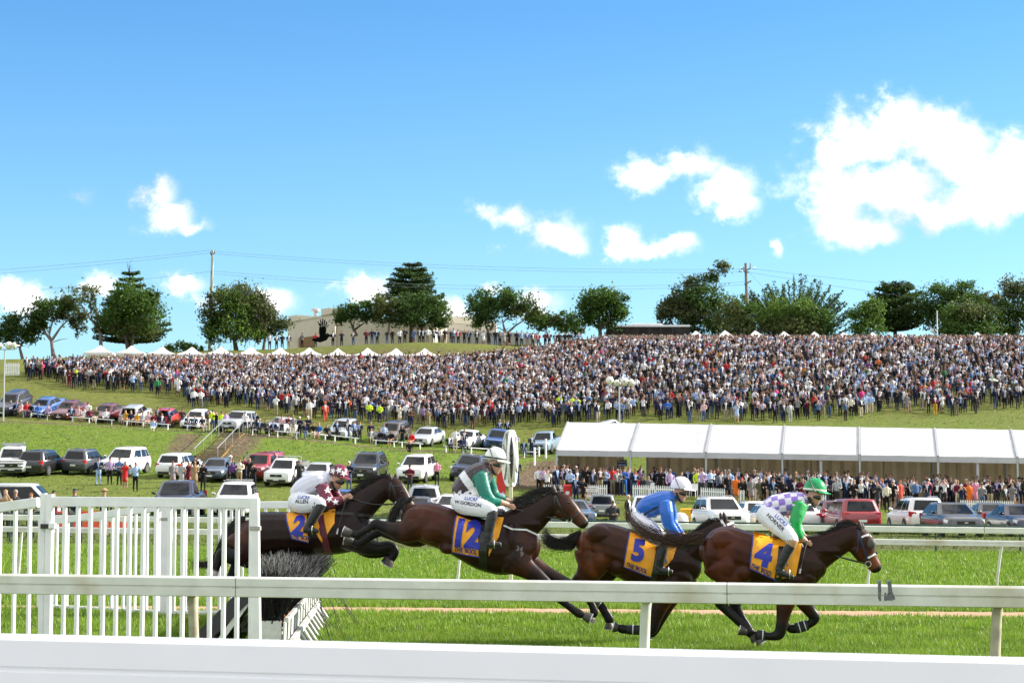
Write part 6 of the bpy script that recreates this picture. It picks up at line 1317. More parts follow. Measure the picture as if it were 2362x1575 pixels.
# ================================================================== spectators
TAGS = ['skin', 'hair', 'top', 'shirt', 'bottom', 'shoe']
def figure(kind, pose, ratio, name):
    """one continuous low figure facing -Y, 1.75 m tall; each face knows what it is (skin, hair, cloth)"""
    T = []; B = []; w = kind in ('dress', 'woman'); s = .88 if w else 1.0; sit = pose == 'sit'; dz = -.42 if sit else 0; ly = -.02 if sit else 0
    top2 = 'top'
    T.append([(0, 0, .90+dz, .155*s+.01*w, .115, 'top' if kind == 'dress' else 'bottom'), (0, 0, .99+dz, .160*s, .115, top2), (0, ly, 1.20+dz, .172*s, .118, top2), (0, ly*2, 1.37+dz, .198*s, .112, top2), (0, ly*2, 1.45+dz, .135*s, .085, top2)])
    hy = ly * 2 - .02
    T.append([(0, hy+.01, 1.43+dz, .055, .055, 'skin'), (0, hy, 1.52+dz, .058, .06, 'skin')]); T.append([(0, hy-.005, 1.535+dz, .05, .066, 'skin'), (0, hy, 1.60+dz, .074, .092, 'skin'), (0, hy+.005, 1.67+dz, .076, .094, 'skin'), (0, hy+.02, 1.725+dz, .064, .082, 'hair')])
    B.append(((0, hy+.035, 1.675+dz), (.082, .080, .085), 'hair'))
    if w: B.append(((0, hy+.06, 1.52+dz), (.085, .05, .13), 'hair'))
    if pose == 'hat' : B.append(((0, hy+.01, 1.725+dz), (.19, .20, .022), 'hair')); B.append(((0, hy+.015, 1.76+dz), (.085, .09, .06), 'hair'))
    if pose == 'cap' : B.append(((0, hy-.09, 1.70+dz), (.07, .08, .016), 'hair'))
    for i, x in enumerate((-1, 1)):
        lt = 'skin' if kind == 'dress' else 'bottom'; st = .03 * (1 if i else -1)
        if sit: T.append([(x*.09, -.02, .50, .088, .09, 'top' if kind == 'dress' else 'bottom'), (x*.10, -.22, .51, .078, .078, 'top' if kind == 'dress' else 'bottom'), (x*.10, -.43, .49, .062, .062, lt)]); T.append([(x*.10, -.44, .50, .06, .06, lt), (x*.10, -.46, .28, .052, .055, lt), (x*.10, -.45, .08, .04, .045, lt)]); T.append([(x*.10, -.42, .045, .042, .042, 'shoe'), (x*.105, -.58, .035, .04, .034, 'shoe')])
        else: T.append([(x*.085, 0, .93, .090*s, .105, 'bottom' if kind != 'dress' else 'top'), (x*.095, 0, .52, .068, .075, lt), (x*.10, st, .30, .056, .062, lt), (x*.105, st, .09, .046, .05, lt)]); T.append([(x*.105, st+.04, .05, .042, .045, 'shoe'), (x*.12, st-.13, .036, .042, .036, 'shoe')])
    if kind == 'dress' and not sit: T.append([(0, 0, 1.0, .155, .12, 'top'), (0, 0, .80, .185, .15, 'top'), (0, 0, .56, .20, .165, 'top')])
    sh = (.225*s, ly*2, 1.385+dz)
    def arm(x, pts, sl=True):
        q = [(x*sh[0], sh[1], sh[2], .058, .06, 'top')]
        for k, p in enumerate(pts): q.append((x*p[0], p[1], p[2]+dz, .046 - .004*k, .046 - .004*k, 'skin' if (k >= len(pts)-1 or (not sl and k > 0)) else 'top'))
        T.append(q)
    down = [(.265*s, .02, 1.14), (.26*s, -.06, .95), (.235*s, -.10, .86)]; drink = [(.275*s, .01, 1.13), (.20, -.17, 1.10), (.12, -.25, 1.17)]; cross = [(.275*s, -.02, 1.13), (.12, -.19, 1.12), (-.07, -.20, 1.14)]; eyes = [(.30*s, -.08, 1.24), (.19, -.22, 1.42), (.07, -.16, 1.60)]; hip = [(.36*s, .05, 1.16), (.26, -.06, 1.02), (.20, -.10, 1.0)]; lap = [(.27*s, .0, 1.13), (.20, -.20, 1.0), (.10, -.30, .98)]
    A = {'stand': (down, drink), 'cross': (cross, cross), 'down': (down, down), 'look': (drink, eyes), 'glass': (eyes, eyes), 'hip': (down, hip), 'sit': (lap, lap), 'hat': (drink, down), 'cap': (cross, drink)}[pose]
    arm(-1, A[0], kind not in ('dress', 'tee')); arm(1, A[1], kind not in ('dress', 'tee'))
    mb = MB(); tags = []
    for st in T:
        n0 = len(mb.v); fine = catmull(st, 3); ring_tube(mb, fine, 10); per = (len(mb.v) - n0) // 10; ids = [fine[0][5]] * 2 + [f[5] for f in fine] + [fine[-1][5]] * 2
        for i in range(per): tags += [ids[i]] * 10
    for c, r, tg in B: n0 = len(mb.v); ellipsoid(mb, c, r, 10, 6); tags += [tg] * (len(mb.v) - n0)
    kd = kdtree.KDTree(len(mb.v))
    for i, v in enumerate(mb.v): kd.insert(v, i)
    kd.balance(); me = fuse(mb, .026, 1, ratio, name); bm = bmesh.new(); bm.from_mesh(me); bmesh.ops.triangulate(bm, faces=bm.faces); bm.to_mesh(me); bm.free()
    idx = []
    for p in me.polygons:
        c = p.center; tg = tags[kd.find(c)[1]]
        if kind == 'suit' and tg == 'top' and c.y < -.045 and 1.04 < c.z - dz < 1.47 and abs(c.x) < .03 + .075 * max(0, (c.z - dz - 1.04) / .43): tg = 'shirt'
        hz = c.z - dz
        if tg == 'skin' and 1.605 < hz < 1.65 and c.y < -.075 and pose in ('stand', 'cross', 'hip', 'cap'): tg = 'shoe'
        if tg == 'skin' and hz > 1.685 and abs(c.x) < .12: tg = 'hair'
        idx.append(TAGS.index(tg))
    me.polygons.foreach_set('material_index', idx); me.polygons.foreach_set('use_smooth', [True] * len(me.polygons)); return me
COLS = {'black': (.010,.010,.012), 'navy': (.012,.018,.05), 'charcoal': (.035,.037,.042), 'grey': (.16,.165,.175), 'light grey': (.38,.39,.41), 'white': (.74,.74,.76), 'pale blue': (.34,.46,.68), 'blue': (.03,.13,.45), 'mid blue': (.09,.16,.33), 'lilac': (.42,.31,.52), 'pink': (.62,.24,.36), 'pale pink': (.62,.42,.45), 'red': (.55,.022,.025), 'coral': (.60,.09,.06), 'maroon': (.12,.012,.028), 'brown': (.09,.05,.028), 'tan': (.33,.22,.12), 'beige': (.47,.40,.29), 'cream': (.66,.61,.50), 'olive': (.09,.09,.045), 'green': (.02,.22,.09), 'teal': (.02,.13,.13), 'mustard': (.52,.27,.03), 'orange': (.75,.16,.02), 'denim': (.06,.10,.19), 'lime yellow': (.55,.75,.03), 'purple': (.12,.05,.20), 'hot pink': (.75,.05,.25), 'khaki': (.30,.25,.16), 'patterned grey': (.22,.21,.22)}
HAIR = {'dark hair': (.012,.009,.008), 'brown hair': (.05,.028,.016), 'grey hair': (.25,.24,.23), 'fair hair': (.36,.22,.09), 'red hair': (.22,.07,.025), 'white hair': (.5,.48,.45)}
SKINS = [(.40,.22,.155), (.45,.25,.175), (.33,.18,.12), (.48,.28,.21)]
def cmat(c, fam='cloth'): return mat(fam + '_' + c.replace(' ', '_'), COLS.get(c) or HAIR.get(c), .8, spec=.2, var=.15, scale=12)
skin_ms = [mat('skin_%s' % w, c, .55, spec=.3) for w, c in zip(('light', 'pale', 'tan', 'fair'), SKINS)]
FIG = {}
for k, p in (('suit','stand'),('suit','down'),('suit','cross'),('shirt','stand'),('shirt','cross'),('shirt','hip'),('shirt','look'),('tee','glass'),('suit','hat'),('shirt','cap'),('woman','stand'),('woman','look'),('dress','stand'),('dress','look'),('dress','down'),('shirt','sit'),('suit','sit'),('dress','sit')):
    me = figure(k, p, .16, 'person'); FIG[k + p] = me
    for t in range(6): me.materials.append(skin_ms[0])
PEOPLE = []
def person(px, d, fig, top, shirt, bottom, hair_c, where, group, h=1.0, turn=0.0, dz=0.0, extra=None, py=None):
    me = FIG[fig]; p = on_ground(px, py, 60, 260) if py else at_depth(px, d); o = link('person', me); o.location = p + Vector((0, 0, dz - .01)); o.scale = (h, h, h); o.rotation_euler = (0, 0, R(turn) - math.atan2(-p.x, -p.y) * 0)
    ms = [random.choice(skin_ms), cmat(hair_c, 'hair' if hair_c in HAIR else 'hat'), cmat(top), cmat(shirt or 'white'), cmat(bottom), cmat('black' if random.random() < .7 else 'brown')]
    for i, m in enumerate(ms): o.material_slots[i].link = 'OBJECT'; o.material_slots[i].material = m
    kind = fig[:4]; garm = {'suit': 'jacket', 'shir': 'shirt', 'tee': 'tee', 'woma': 'top', 'dres': 'dress', 'teeg': 'tee'}[kind]
    if extra: desc = extra
    else:
        desc = f'{top} {garm}' + ('' if kind == 'dres' else f', {bottom} trousers') 
    head = ('' if hair_c in HAIR else f', {hair_c} {"hat" if fig.endswith("hat") else "cap"}') if not extra else ''
    if hair_c in HAIR and not extra: head = f', {hair_c}'
    PEOPLE.append((o, desc + (head if len((desc + head + where).split()) < 13 else ''), where, px)); o['group'] = group; o['category'] = 'person'; return o
GA, GB, GC, GD, GF = 'spectators standing at the wire fence', 'spectators standing between the parked cars', 'spectators along the terrace barrier', 'spectators in front of the marquee', 'front of the hillside crowd'
# at the fence on the left
W = 'at the fence'
person(20, 73, 'womanlook', 'tan', None, 'black', 'fair hair', W, GA, 1.0, extra='woman in tan top and dark glasses, black feathered hat')
person(43, 74, 'shirtcross', 'charcoal', None, 'charcoal', 'grey hair', W, GA, 1.0)
person(78, 72, 'womanstand', 'olive', None, 'black', 'red hair', W, GA, .94, extra='red-haired woman in a dark olive coat')
person(130, 76, 'dressstand', 'maroon', None, 'black', 'black', W, GA, .98, extra='woman in maroon with a wide black hat')
person(178, 74, 'womanstand', 'navy', None, 'patterned grey', 'navy', W, GA, 1.02, extra='person in a black jacket and dark feathered hat')
person(246, 74, 'suithat', 'navy', 'pale blue', 'khaki', 'tan', W, GA, 1.0, extra='man in a navy jacket and a straw hat')
person(38, 98, 'suithat', 'brown', 'white', 'brown', 'brown', 'behind the silver van', GA, 1.0, extra='person in a brown hat')
person(1412, 76, 'shirtcap', 'charcoal', None, 'navy', 'grey hair', 'over the fence rail', GA, .92, extra='grey-haired man in a black vest and checked shirt leaning')
person(1447, 100, 'suitdown', 'black', 'white', 'black', 'white hair', 'at the door of the white car', GA, 1.02, turn=60, extra='white-haired man in a black suit')
W = 'on the lower grass'
for (x, y, f, t, s_, b, hr, h, ex) in ((227,1118,'suitstand','navy','pale blue','pale blue','dark hair',1,'man in navy jacket and pale jeans'),(253,1118,'shirtstand','lilac',None,'black','dark hair',1,'man in a lilac shirt beside the white four-wheel drive'),(275,1119,'shirtcross','mid blue',None,'black','brown hair',1,'man in a blue shirt behind the woman in red'),(288,1128,'dresslook','red',None,'red','brown hair',.98,'woman in a fitted red dress shading her eyes'),(312,1134,'shirtlook','pale blue',None,'black','brown hair',1.02,'man in pale blue shirt and black trousers holding a coat'),
    (398,1125,'dressstand','patterned grey',None,'white','red hair',.95,'red-haired woman in a patterned white dress'),(419,1126,'dressstand','light grey',None,'grey','dark hair',.95,'woman in a grey dress looking at her phone'),(434,1126,'dresslook','maroon',None,'maroon','brown hair',.97,'woman in a maroon off-shoulder dress'),(449,1127,'dressstand','tan',None,'tan','fair hair',.97,'fair-haired woman in a tan coat'),(468,1132,'womanstand','black',None,'black','dark hair',1,'woman in a sleeveless black jumpsuit'),(450,1112,'suithat','black','black','black','black',.97,'person in a black hat behind the women'),
    (531,1118,'suithat','navy','pale blue','black','white',1.04,'man in navy blazer and a white panama hat'),(537,1122,'womanstand','purple',None,'black','fair hair',.94,'woman in a dark purple jacket'),(552,1122,'shirtcross','cream',None,'tan','brown',1,'man in a cream jumper and brown hat'),(563,1116,'shirtstand','maroon',None,'navy','brown hair',1,'man in a plum shirt beside the red utility'),(575,1120,'womanlook','black',None,'black','fair hair',1,'blonde woman in a black coat'),(585,1134,'womanlook','black',None,'black','dark hair',.98,'woman in black with hand at her face'),
    (690,1128,'shirtdown' if 0 else 'shirtstand','charcoal',None,'charcoal','grey hair',1.05,'man in a dark jumper beside the flat-tray utility'),(805,1128,'shirtcap','navy',None,'denim','white',1,'man in a white cap and navy vest'),(945,1136,'shirtcap','maroon',None,'charcoal','black',1,'man in black cap and maroon jumper'),(1008,1118,'womanstand','pink',None,'black','brown hair',.92,'woman beside the dark blue four-wheel drive'),(1193,1118,'suithat','navy','black','denim','light grey',1.02,'man in navy with pale hat by winning post')):
    person(x, 0, f, t, s_, b, hr, W, GB, h, py=y, extra=ex, turn=random.uniform(-20, 20))
# along the terrace: sitters on the low barrier and standers among them
TY = [(0, 955), (111, 969), (222, 977), (390, 991), (490, 996), (612, 1005), (760, 1016), (860, 1027), (950, 1034), (1060, 1044), (1240, 1056)]
def terrace_y(x):
    for (a, ya), (b, yb) in zip(TY[:-1], TY[1:]):
        if a <= x <= b: return ya + (yb - ya) * (x - a) / (b - a)
    return TY[-1][1]
SEAT = """25 dresssit patterned_grey fair_hair|40 suitsit navy tan|49 womanS pale_pink brown_hair|61 dresssit red fair_hair|71 shirtsit black dark_hair|88 shirtsit blue brown_hair|111 shirtsit lilac brown_hair|164 suitsit navy dark_hair|181 dresssit pale_pink fair_hair|195 dresssit white dark_hair|206 shirtsit maroon grey_hair|222 shirtsit olive grey_hair|203 shirtstand white brown_hair|244 shirtsit white grey_hair|290 dresssit mustard dark_hair|302 dresssit navy fair_hair|317 dresssit mustard dark_hair|329 dresssit light_grey dark_hair|342 dresssit pale_pink dark_hair|354 dresssit maroon red_hair|364 suithat brown olive|373 suitsit navy dark_hair|390 suitstand navy brown_hair|420 shirtstand charcoal brown_hair|434 suitsit charcoal grey_hair|449 suitsit navy dark_hair|466 dresssit navy fair_hair|479 womanstand brown dark_hair|490 shirtcap lime_yellow navy|499 teeglass black brown_hair|511 shirtcap lime_yellow navy|521 dressstand lilac dark_hair|565 shirtstand white dark_hair|580 suitsit charcoal grey_hair|590 suitstand black dark_hair|599 suitsit navy white_hair|612 shirtsit charcoal brown_hair|631 suitsit navy dark_hair|650 womanstand pale_pink brown_hair|665 dressstand maroon dark_hair|676 womanstand patterned_grey fair_hair|691 shirtcap navy white|702 shirtsit navy grey_hair|710 shirtcap navy white|723 shirtsit black dark_hair|736 dresssit blue fair_hair|754 shirtsit black brown_hair|777 suitdown navy dark_hair|802 suithat black black|817 suitstand mid_blue grey_hair|830 suitstand navy red_hair|856 suitsit grey dark_hair|878 shirtsit black grey_hair|886 shirtstand pale_blue grey_hair|903 dresssit black black|928 shirtcross black grey_hair|950 dresssit red dark_hair|1035 suitsit navy dark_hair|1050 shirthip white black|1064 shirtsit navy grey_hair|1071 suitstand navy brown_hair|1208 suitsit navy dark_hair|1226 suitcross charcoal grey_hair|1190 shirtcross lilac brown_hair|855 shirtstand navy grey_hair"""
for i, row in enumerate(SEAT.split('|')):
    x, f, t, hr = row.split(); x = int(x); f = {'womanS': 'dresssit'}.get(f, f); t = t.replace('_', ' '); hr = hr.replace('_', ' '); sit = f.endswith('sit'); y = terrace_y(x) - (0 if sit else random.choice((2, 4)))
    person(x, 0, f, t, 'pale blue' if f.startswith('suit') and i % 3 else 'white', random.choice(('black', 'navy', 'beige', 'charcoal', 'denim')), hr, ('seated' if sit else 'standing') + ' on terrace', GC, random.uniform(.95, 1.03), random.uniform(-25, 25), .06 if sit else 0, py=y)
person(945, 0, 'shirtsit', 'black', None, 'black', 'fair hair', 'sitting on the grass bank', GC, .95, 0, -.36, 'woman in black with crossed legs', py=1042)
person(354, 0, 'shirtsit', 'pale blue', None, 'cream', 'dark hair', 'sitting low on the bank', GC, .9, 0, -.2, 'man in pale blue shirt and cream trousers', py=993)
person(1153, 0, 'suitstand', 'charcoal', 'pale blue', 'black', 'grey hair', 'leaning on the blue utility', GC, 1, 0, .5, 'man in dark suit', py=1030); person(1171, 0, 'suitstand', 'black', 'pale blue', 'black', 'brown hair', 'behind the blue utility', GC, 1, 0, .5, 'man in a black jacket', py=1030)
# in front of the marquee
FRONT = """1243,1137,shirtstand,white,black,dark_hair|1253,1137,shirtstand,lilac,brown,dark_hair|1266,1134,suitstand,navy,navy,dark_hair|1279,1136,suitdown,tan,black,grey_hair|1301,1136,shirtstand,black,black,grey_hair|1322,1135,shirthip,white,black,brown_hair|1334,1134,shirtstand,pale_blue,navy,brown_hair|1350,1135,suitstand,charcoal,black,brown_hair|1367,1136,suitstand,navy,navy,grey_hair|1383,1136,shirtstand,grey,denim,grey_hair|1398,1138,shirtstand,red,lime_yellow,brown_hair|1329,1162,suitstand,navy,navy,dark_hair|1346,1166,dressstand,black,black,black|1428,1136,shirtstand,mid_blue,navy,brown_hair|1440,1143,womanstand,blue,blue,black|1453,1142,shirtstand,blue,navy,grey_hair|1418,1135,suitstand,black,denim,brown_hair|1478,1128,suitstand,black,black,brown_hair|1526,1128,suitstand,black,black,dark_hair|1531,1138,womanstand,cream,charcoal,fair_hair|1546,1150,shirtstand,lilac,navy,grey_hair|1581,1134,shirtcross,charcoal,black,grey_hair|1609,1146,shirtdown,lime_yellow,black,fair_hair|1630,1140,womanstand,grey,grey,fair_hair|1640,1146,shirtstand,black,charcoal,grey_hair|1665,1150,womanstand,blue,blue,grey_hair|1679,1158,dressstand,black,black,dark_hair|1698,1160,dressdown,orange,orange,red_hair|1712,1166,womanlook,black,white,red|1733,1164,dressstand,patterned_grey,black,dark_hair|1747,1158,shirthat,white,white,tan|1752,1166,dressstand,olive,black,dark_hair|1762,1166,womanstand,black,black,dark_hair|1772,1154,suitstand,navy,navy,brown_hair|1785,1166,suitstand,navy,light_grey,brown_hair|1812,1152,shirtstand,mid_blue,black,brown_hair|1806,1170,dressstand,black,black,fair_hair|1834,1166,suitstand,navy,khaki,brown_hair|1852,1170,dresslook,maroon,maroon,dark_hair|1906,1170,suitstand,charcoal,charcoal,grey_hair|1931,1168,shirtstand,light_grey,charcoal,grey_hair|1952,1168,suitstand,navy,navy,brown_hair|1971,1172,dressstand,black,black,fair_hair|1986,1170,shirtlook,white,black,brown_hair|1999,1168,suitstand,navy,navy,brown_hair|2024,1178,dresslook,charcoal,charcoal,red_hair|2046,1180,womanstand,cream,black,dark_hair|2036,1170,shirtstand,mid_blue,navy,orange|2060,1174,dressstand,black,pink,grey_hair|2077,1172,dressdown,coral,coral,red_hair|2074,1140,dressdown,pink,pink,fair_hair|2094,1166,shirtcap,black,black,black|2107,1168,shirtstand,light_grey,charcoal,brown_hair|2048,1142,shirtcap,blue,blue,white|2095,1146,shirtstand,blue,navy,grey_hair|2141,1166,dressstand,red,red,brown_hair|2161,1166,shirtstand,grey,black,grey_hair|2178,1168,dresslook,pale_pink,pale_pink,brown_hair|2192,1164,suitstand,navy,navy,dark_hair|2210,1170,womanstand,maroon,cream,fair_hair|2236,1176,dressdown,orange,orange,fair_hair|2249,1172,dressstand,pink,pink,brown_hair|2265,1176,dressstand,cream,white,fair_hair|2278,1168,shirtstand,white,charcoal,brown_hair|2299,1168,shirtstand,purple,charcoal,grey_hair|2332,1168,teeglass,black,black,dark_hair|2322,1164,shirtstand,cream,black,dark_hair|2352,1166,suithat,charcoal,navy,black"""
FIG['shirtdown'] = FIG['shirtstand']; FIG['shirthat'] = FIG['shirtcap']
def lm(x):
    bays = ['first', 'second', 'third', 'fourth', 'fifth', 'sixth']; return bays[max(0, min(5, int((x - 1283) / 177)))]
for row in FRONT.split('|'):
    x, y, f, t, b, hr = [q.replace('_', ' ') for q in row.split(',')]; x = int(x); y = float(y)
    o = person(x, 0, f, t, random.choice(('white', 'pale blue')), b, hr, f'front row, {lm(x)} bay', GD, random.uniform(.95, 1.04), random.uniform(-25, 25), py=y)
palette_top = ['navy'] * 13 + ['black'] * 14 + ['charcoal'] * 6 + ['white'] * 6 + ['pale blue'] * 4 + ['mid blue'] * 3 + ['grey'] * 3 + ['light grey'] * 2 + ['lilac', 'pale pink', 'maroon', 'tan', 'brown', 'olive', 'red', 'denim']
palette_bot = ['black'] * 5 + ['navy'] * 4 + ['charcoal'] * 3 + ['denim'] * 2 + ['khaki', 'beige', 'brown']
hair_list = ['dark hair'] * 5 + ['brown hair'] * 4 + ['grey hair'] * 3 + ['fair hair', 'red hair', 'black', 'white']
figs = ['suitstand', 'suitdown', 'suitcross', 'shirtstand', 'shirtcross', 'shirthip', 'shirtlook', 'teeglass', 'suithat', 'shirtcap', 'womanstand', 'dressstand', 'dresslook']; figw = [9, 5, 5, 8, 5, 3, 3, 3, 1, 3, 3, 2, 1]
def rnd_person(x, d, where, group, h=None):
    f = random.choices(figs, figw)[0]; t = random.choice(palette_top)
    if f.startswith('suit') and t in ('white', 'pale blue', 'lilac', 'pale pink', 'red'): t = 'navy'
    person(x, d, f, t, random.choice(('white', 'white', 'pale blue', 'lilac')), random.choice(palette_bot), random.choice(hair_list), where, group, h or random.uniform(.93, 1.06), random.uniform(-30, 30))
rr = random.Random(31)
for i in range(66):
    x = 1262 + 1090 * (i + rr.random() * .8) / 66; row = i % 3
    if 1462 < x < 1600 and row: continue
    rnd_person(x, 124.6 + row * 1.3 + rr.random() * .5 - (x - 1280) * .0042, f'back rows, {lm(x)} marquee bay', GD)
# seated behind the picket fence
for x, t, hr in ((1468, 'red', 'white hair'), (1481, 'charcoal', 'black'), (1466, 'navy', 'brown hair'), (1494, 'grey', 'brown hair'), (1560, 'black', 'dark hair')): person(x, 125.2, 'shirtsit', t, None, 'black', hr, 'sitting behind the picket fence', GD)

# the hillside crowd: the nearest rank as single figures, all the rest as one mass
edge = [(30, 888), (110, 884), (170, 905), (300, 912), (400, 915), (455, 948), (560, 940), (680, 968), (760, 972), (900, 985), (1000, 992), (1090, 996), (1180, 985), (1290, 986), (1400, 975), (1520, 972), (1700, 978), (1830, 974), (1950, 970), (2050, 955), (2190, 965), (2300, 950), (2362, 945)]
back = [(30, 866), (120, 858), (500, 852), (1000, 850), (1180, 838), (1300, 815), (1400, 808), (2362, 808)]
def interp(tab, x): return float(np.interp(x, [a for a, b in tab], [b for a, b in tab]))
FRONTH = """175,890,shirtstand,lime_yellow,grey,dark_hair|160,892,shirtcross,maroon,maroon,brown_hair|96,873,dressstand,hot_pink,pink,hot_pink|245,893,teeglass,red,denim,red_hair|283,904,dressdown,black,black,fair_hair|306,905,shirtlook,pale_blue,navy,dark_hair|363,914,shirtstand,green,black,brown_hair|456,905,dresslook,green,green,dark_hair|447,941,shirtstand,white,navy,red|463,942,shirtcross,white,grey,dark_hair|683,952,shirtstand,white,black,dark_hair|702,953,shirtstand,white,khaki,brown_hair|724,957,shirtcross,charcoal,mustard,brown_hair|750,973,suithat,coral,coral,orange|819,971,shirtcross,charcoal,denim,dark_hair|852,973,shirtcap,lime_yellow,navy,navy|876,976,shirtcap,lime_yellow,navy,navy|896,975,suitstand,grey,grey,grey_hair|922,979,dresslook,cream,cream,mustard|936,975,womanlook,white,patterned_grey,dark_hair|950,974,womanstand,black,black,dark_hair|966,975,suitstand,charcoal,charcoal,dark_hair|1290,955,shirtcap,lime_yellow,black,navy|1320,957,shirtcap,lime_yellow,black,navy|1333,960,shirtcap,lime_yellow,navy,navy|1540,968,shirtcross,blue,navy,brown_hair|1823,975,suitstand,light_grey,light_grey,brown_hair|1964,962,womanstand,cream,black,grey_hair|1998,954,shirtstand,pale_blue,cream,brown_hair|2010,954,shirtstand,pale_blue,beige,brown_hair|2157,958,suitstand,maroon,mustard,grey_hair|2092,953,dressdown,grey,grey,fair_hair"""
for row in FRONTH.split('|'):
    x, y, f, t, b, hr = [q.replace('_', ' ') for q in row.split(',')]; person(int(x), 0, f, t, 'white', b, hr, 'at hillside front', GF, random.uniform(.96, 1.03), random.uniform(-20, 20), py=float(y))
nleft = 296 - len(PEOPLE) - 0
for i in range(max(0, nleft)):
    x = 480 + 1880 * (i + rr.random() * .9) / nleft; y = interp(edge, x) - rr.random() * 5; q = on_ground(x, y, 150, 260)
    if any(abs(x - p[3]) < 7 and abs(q.y - p[0].location.y) < 2 for p in PEOPLE): continue
    rnd_person(x, q.y, 'hillside front, above ' + ('the marquee' if x > 1290 else 'terrace cars'), GF)
def crowd():
    lo = {}
    for f in figs:
        k = next(a for a in ('suit', 'shirt', 'tee', 'woman', 'dress') if f.startswith(a)); me = figure(k, f[len(k):], .055, 'crowd_figure'); n = len(me.vertices); v = np.empty(n * 3, np.float32); me.vertices.foreach_get('co', v); t = np.empty(len(me.polygons) * 3, np.int32); me.polygons.foreach_get('vertices', t); mi = np.empty(len(me.polygons), np.int32); me.polygons.foreach_get('material_index', mi); lo[f] = (v.reshape(-1, 3), t.reshape(-1, 3), mi); bpy.data.meshes.remove(me)
    V = []; F = []; C_ = []; off = 0; g = random.Random(77); spots = []
    def put(x, y, f, h, tn):
        nonlocal off
        v, t, mi = lo[f]; c, s = math.cos(tn), math.sin(tn); q = v * h; wv = np.stack([q[:, 0]*c - q[:, 1]*s + x, q[:, 0]*s + q[:, 1]*c + y, q[:, 2] + gz(x, y) - .01], 1); tp = g.choice(palette_top)
        if g.random() < .025: tp = g.choice(('red', 'mustard', 'green', 'hot pink', 'coral', 'blue', 'teal', 'orange', 'purple'))
        if f.startswith('suit') and tp in ('white', 'pale blue', 'lilac'): tp = 'navy'
        hc = g.choice(hair_list); kf = g.uniform(.45, .95); pal = np.array([tuple(.68 * q for q in g.choice(SKINS)), tuple(.7 * q for q in (HAIR.get(hc) or COLS[hc])), tuple(q * (kf if tp not in ('white', 'pale blue') else .95) for q in COLS[tp]), COLS[g.choice(('white', 'white', 'pale blue'))], tuple(q * kf for q in COLS[g.choice(palette_bot)]), COLS['black']]); V.append(wv); F.append(t + off); C_.append(pal[mi]); off += len(wv)  # clothing colours darkened unevenly, standing in for shadow between the figures
    taken = [(p[0].location.x, p[0].location.y) for p in PEOPLE if p[0].location.y > 160]; cell = {}
    for a, b in taken: cell.setdefault((int(a / 1.2), int(b / 1.2)), []).append((a, b))
    def free(a, b, r):
        i, j = int(a / 1.2), int(b / 1.2)
        return all((a - p)**2 + (b - q)**2 > r * r for u in (i-1, i, i+1) for w in (j-1, j, j+1) for p, q in cell.get((u, w), ()))
    for _ in range(60000):
        x = 60 + 2330 * g.random(); d0 = on_cache(x, 0); d1 = on_cache(x, 1); t = g.random(); d = d0 + (d1 - d0) * t
        if x < 420 and g.random() > ((x - 40) / 380) ** 1.2 * (.25 + t): continue
        if t < .15 and g.random() > .25 + t * 5: continue
        if math.sin(x * .031 + d * .9) * math.sin(x * .017 - d * .61 + 1.3) > .55 and g.random() < .6: continue
        q = at_depth(x, d); r = .70 - .22 * t
        if not free(q.x, q.y, r): continue
        cell.setdefault((int(q.x / 1.2), int(q.y / 1.2)), []).append((q.x, q.y)); spots.append((q.x, q.y))
        put(q.x, q.y, g.choices(figs, figw)[0], g.uniform(.92, 1.07), g.uniform(-.5, .5))
    for i in range(110):                                     # deep in the marquee
        x = 1290 + 1090 * g.random(); q = at_depth(x, 127.2 + 4.5 * g.random() - (x - 1280) * .0042); put(q.x, q.y, g.choices(figs, figw)[0], g.uniform(.95, 1.08), g.uniform(-.5, .5))
    # the line of onlookers on top of the bank
    for x in [622, 638, 651, 666, 697, 728, 768, 788, 815, 845, 858, 870, 893, 905, 922, 934, 955, 968, 976, 987, 1001, 1012, 1026, 1040, 1046, 1057, 1071, 1082, 1100, 1115, 1128, 1143, 1153, 1163, 1175, 1192, 1203, 1216, 1229, 1242, 1258, 1267, 1281, 1290, 1303, 1312, 1322, 1334]:
        q = at_depth(x, float(np.interp(x, [600, 900, 1250, 1340], [222.5, 218.5, 219.5, 219])) + g.random()); put(q.x, q.y, g.choices(figs, figw)[0], g.uniform(.95, 1.06), g.uniform(-.5, .5))
    me = mesh_np('crowd', np.concatenate(V), np.concatenate(F), [mat('crowd_colours', (.3, .3, .3), .8, spec=.2, attr='col')], {'col': ('FACE', np.concatenate(C_))}, smooth=True)
    tag(link('crowd', me), 'dense standing crowd covering the upper hillside', 'crowd', kind='stuff'); return len(spots)
_oc = {}
def on_cache(x, which):
    k = (int(x / 12), which)
    if k not in _oc: _oc[k] = on_ground(k[0] * 12 + 6, interp(edge if which == 0 else back, k[0] * 12 + 6) - (6 if which == 0 else 0), 150, 260).y
    return _oc[k]
crowd()
# labels: clothing plus place; look-alikes get an order from the left
byl = {}
for o, desc, where, px in PEOPLE: byl.setdefault(desc + ' ' + where, []).append((px, o))
ORD = ['leftmost', 'second from left', 'third from left', 'fourth from left', 'fifth from left', 'sixth from left']
for lab, L in byl.items():
    L.sort(key=lambda q: q[0])
    for i, (px, o) in enumerate(L):
        base = lab if lab.split()[0] in ('man', 'woman', 'person', 'red-haired', 'fair-haired', 'blonde', 'white-haired', 'grey-haired') else 'person in ' + lab
        o['label'] = base if len(L) == 1 else base + ', ' + (ORD[i] if i < 6 else 'farthest right')

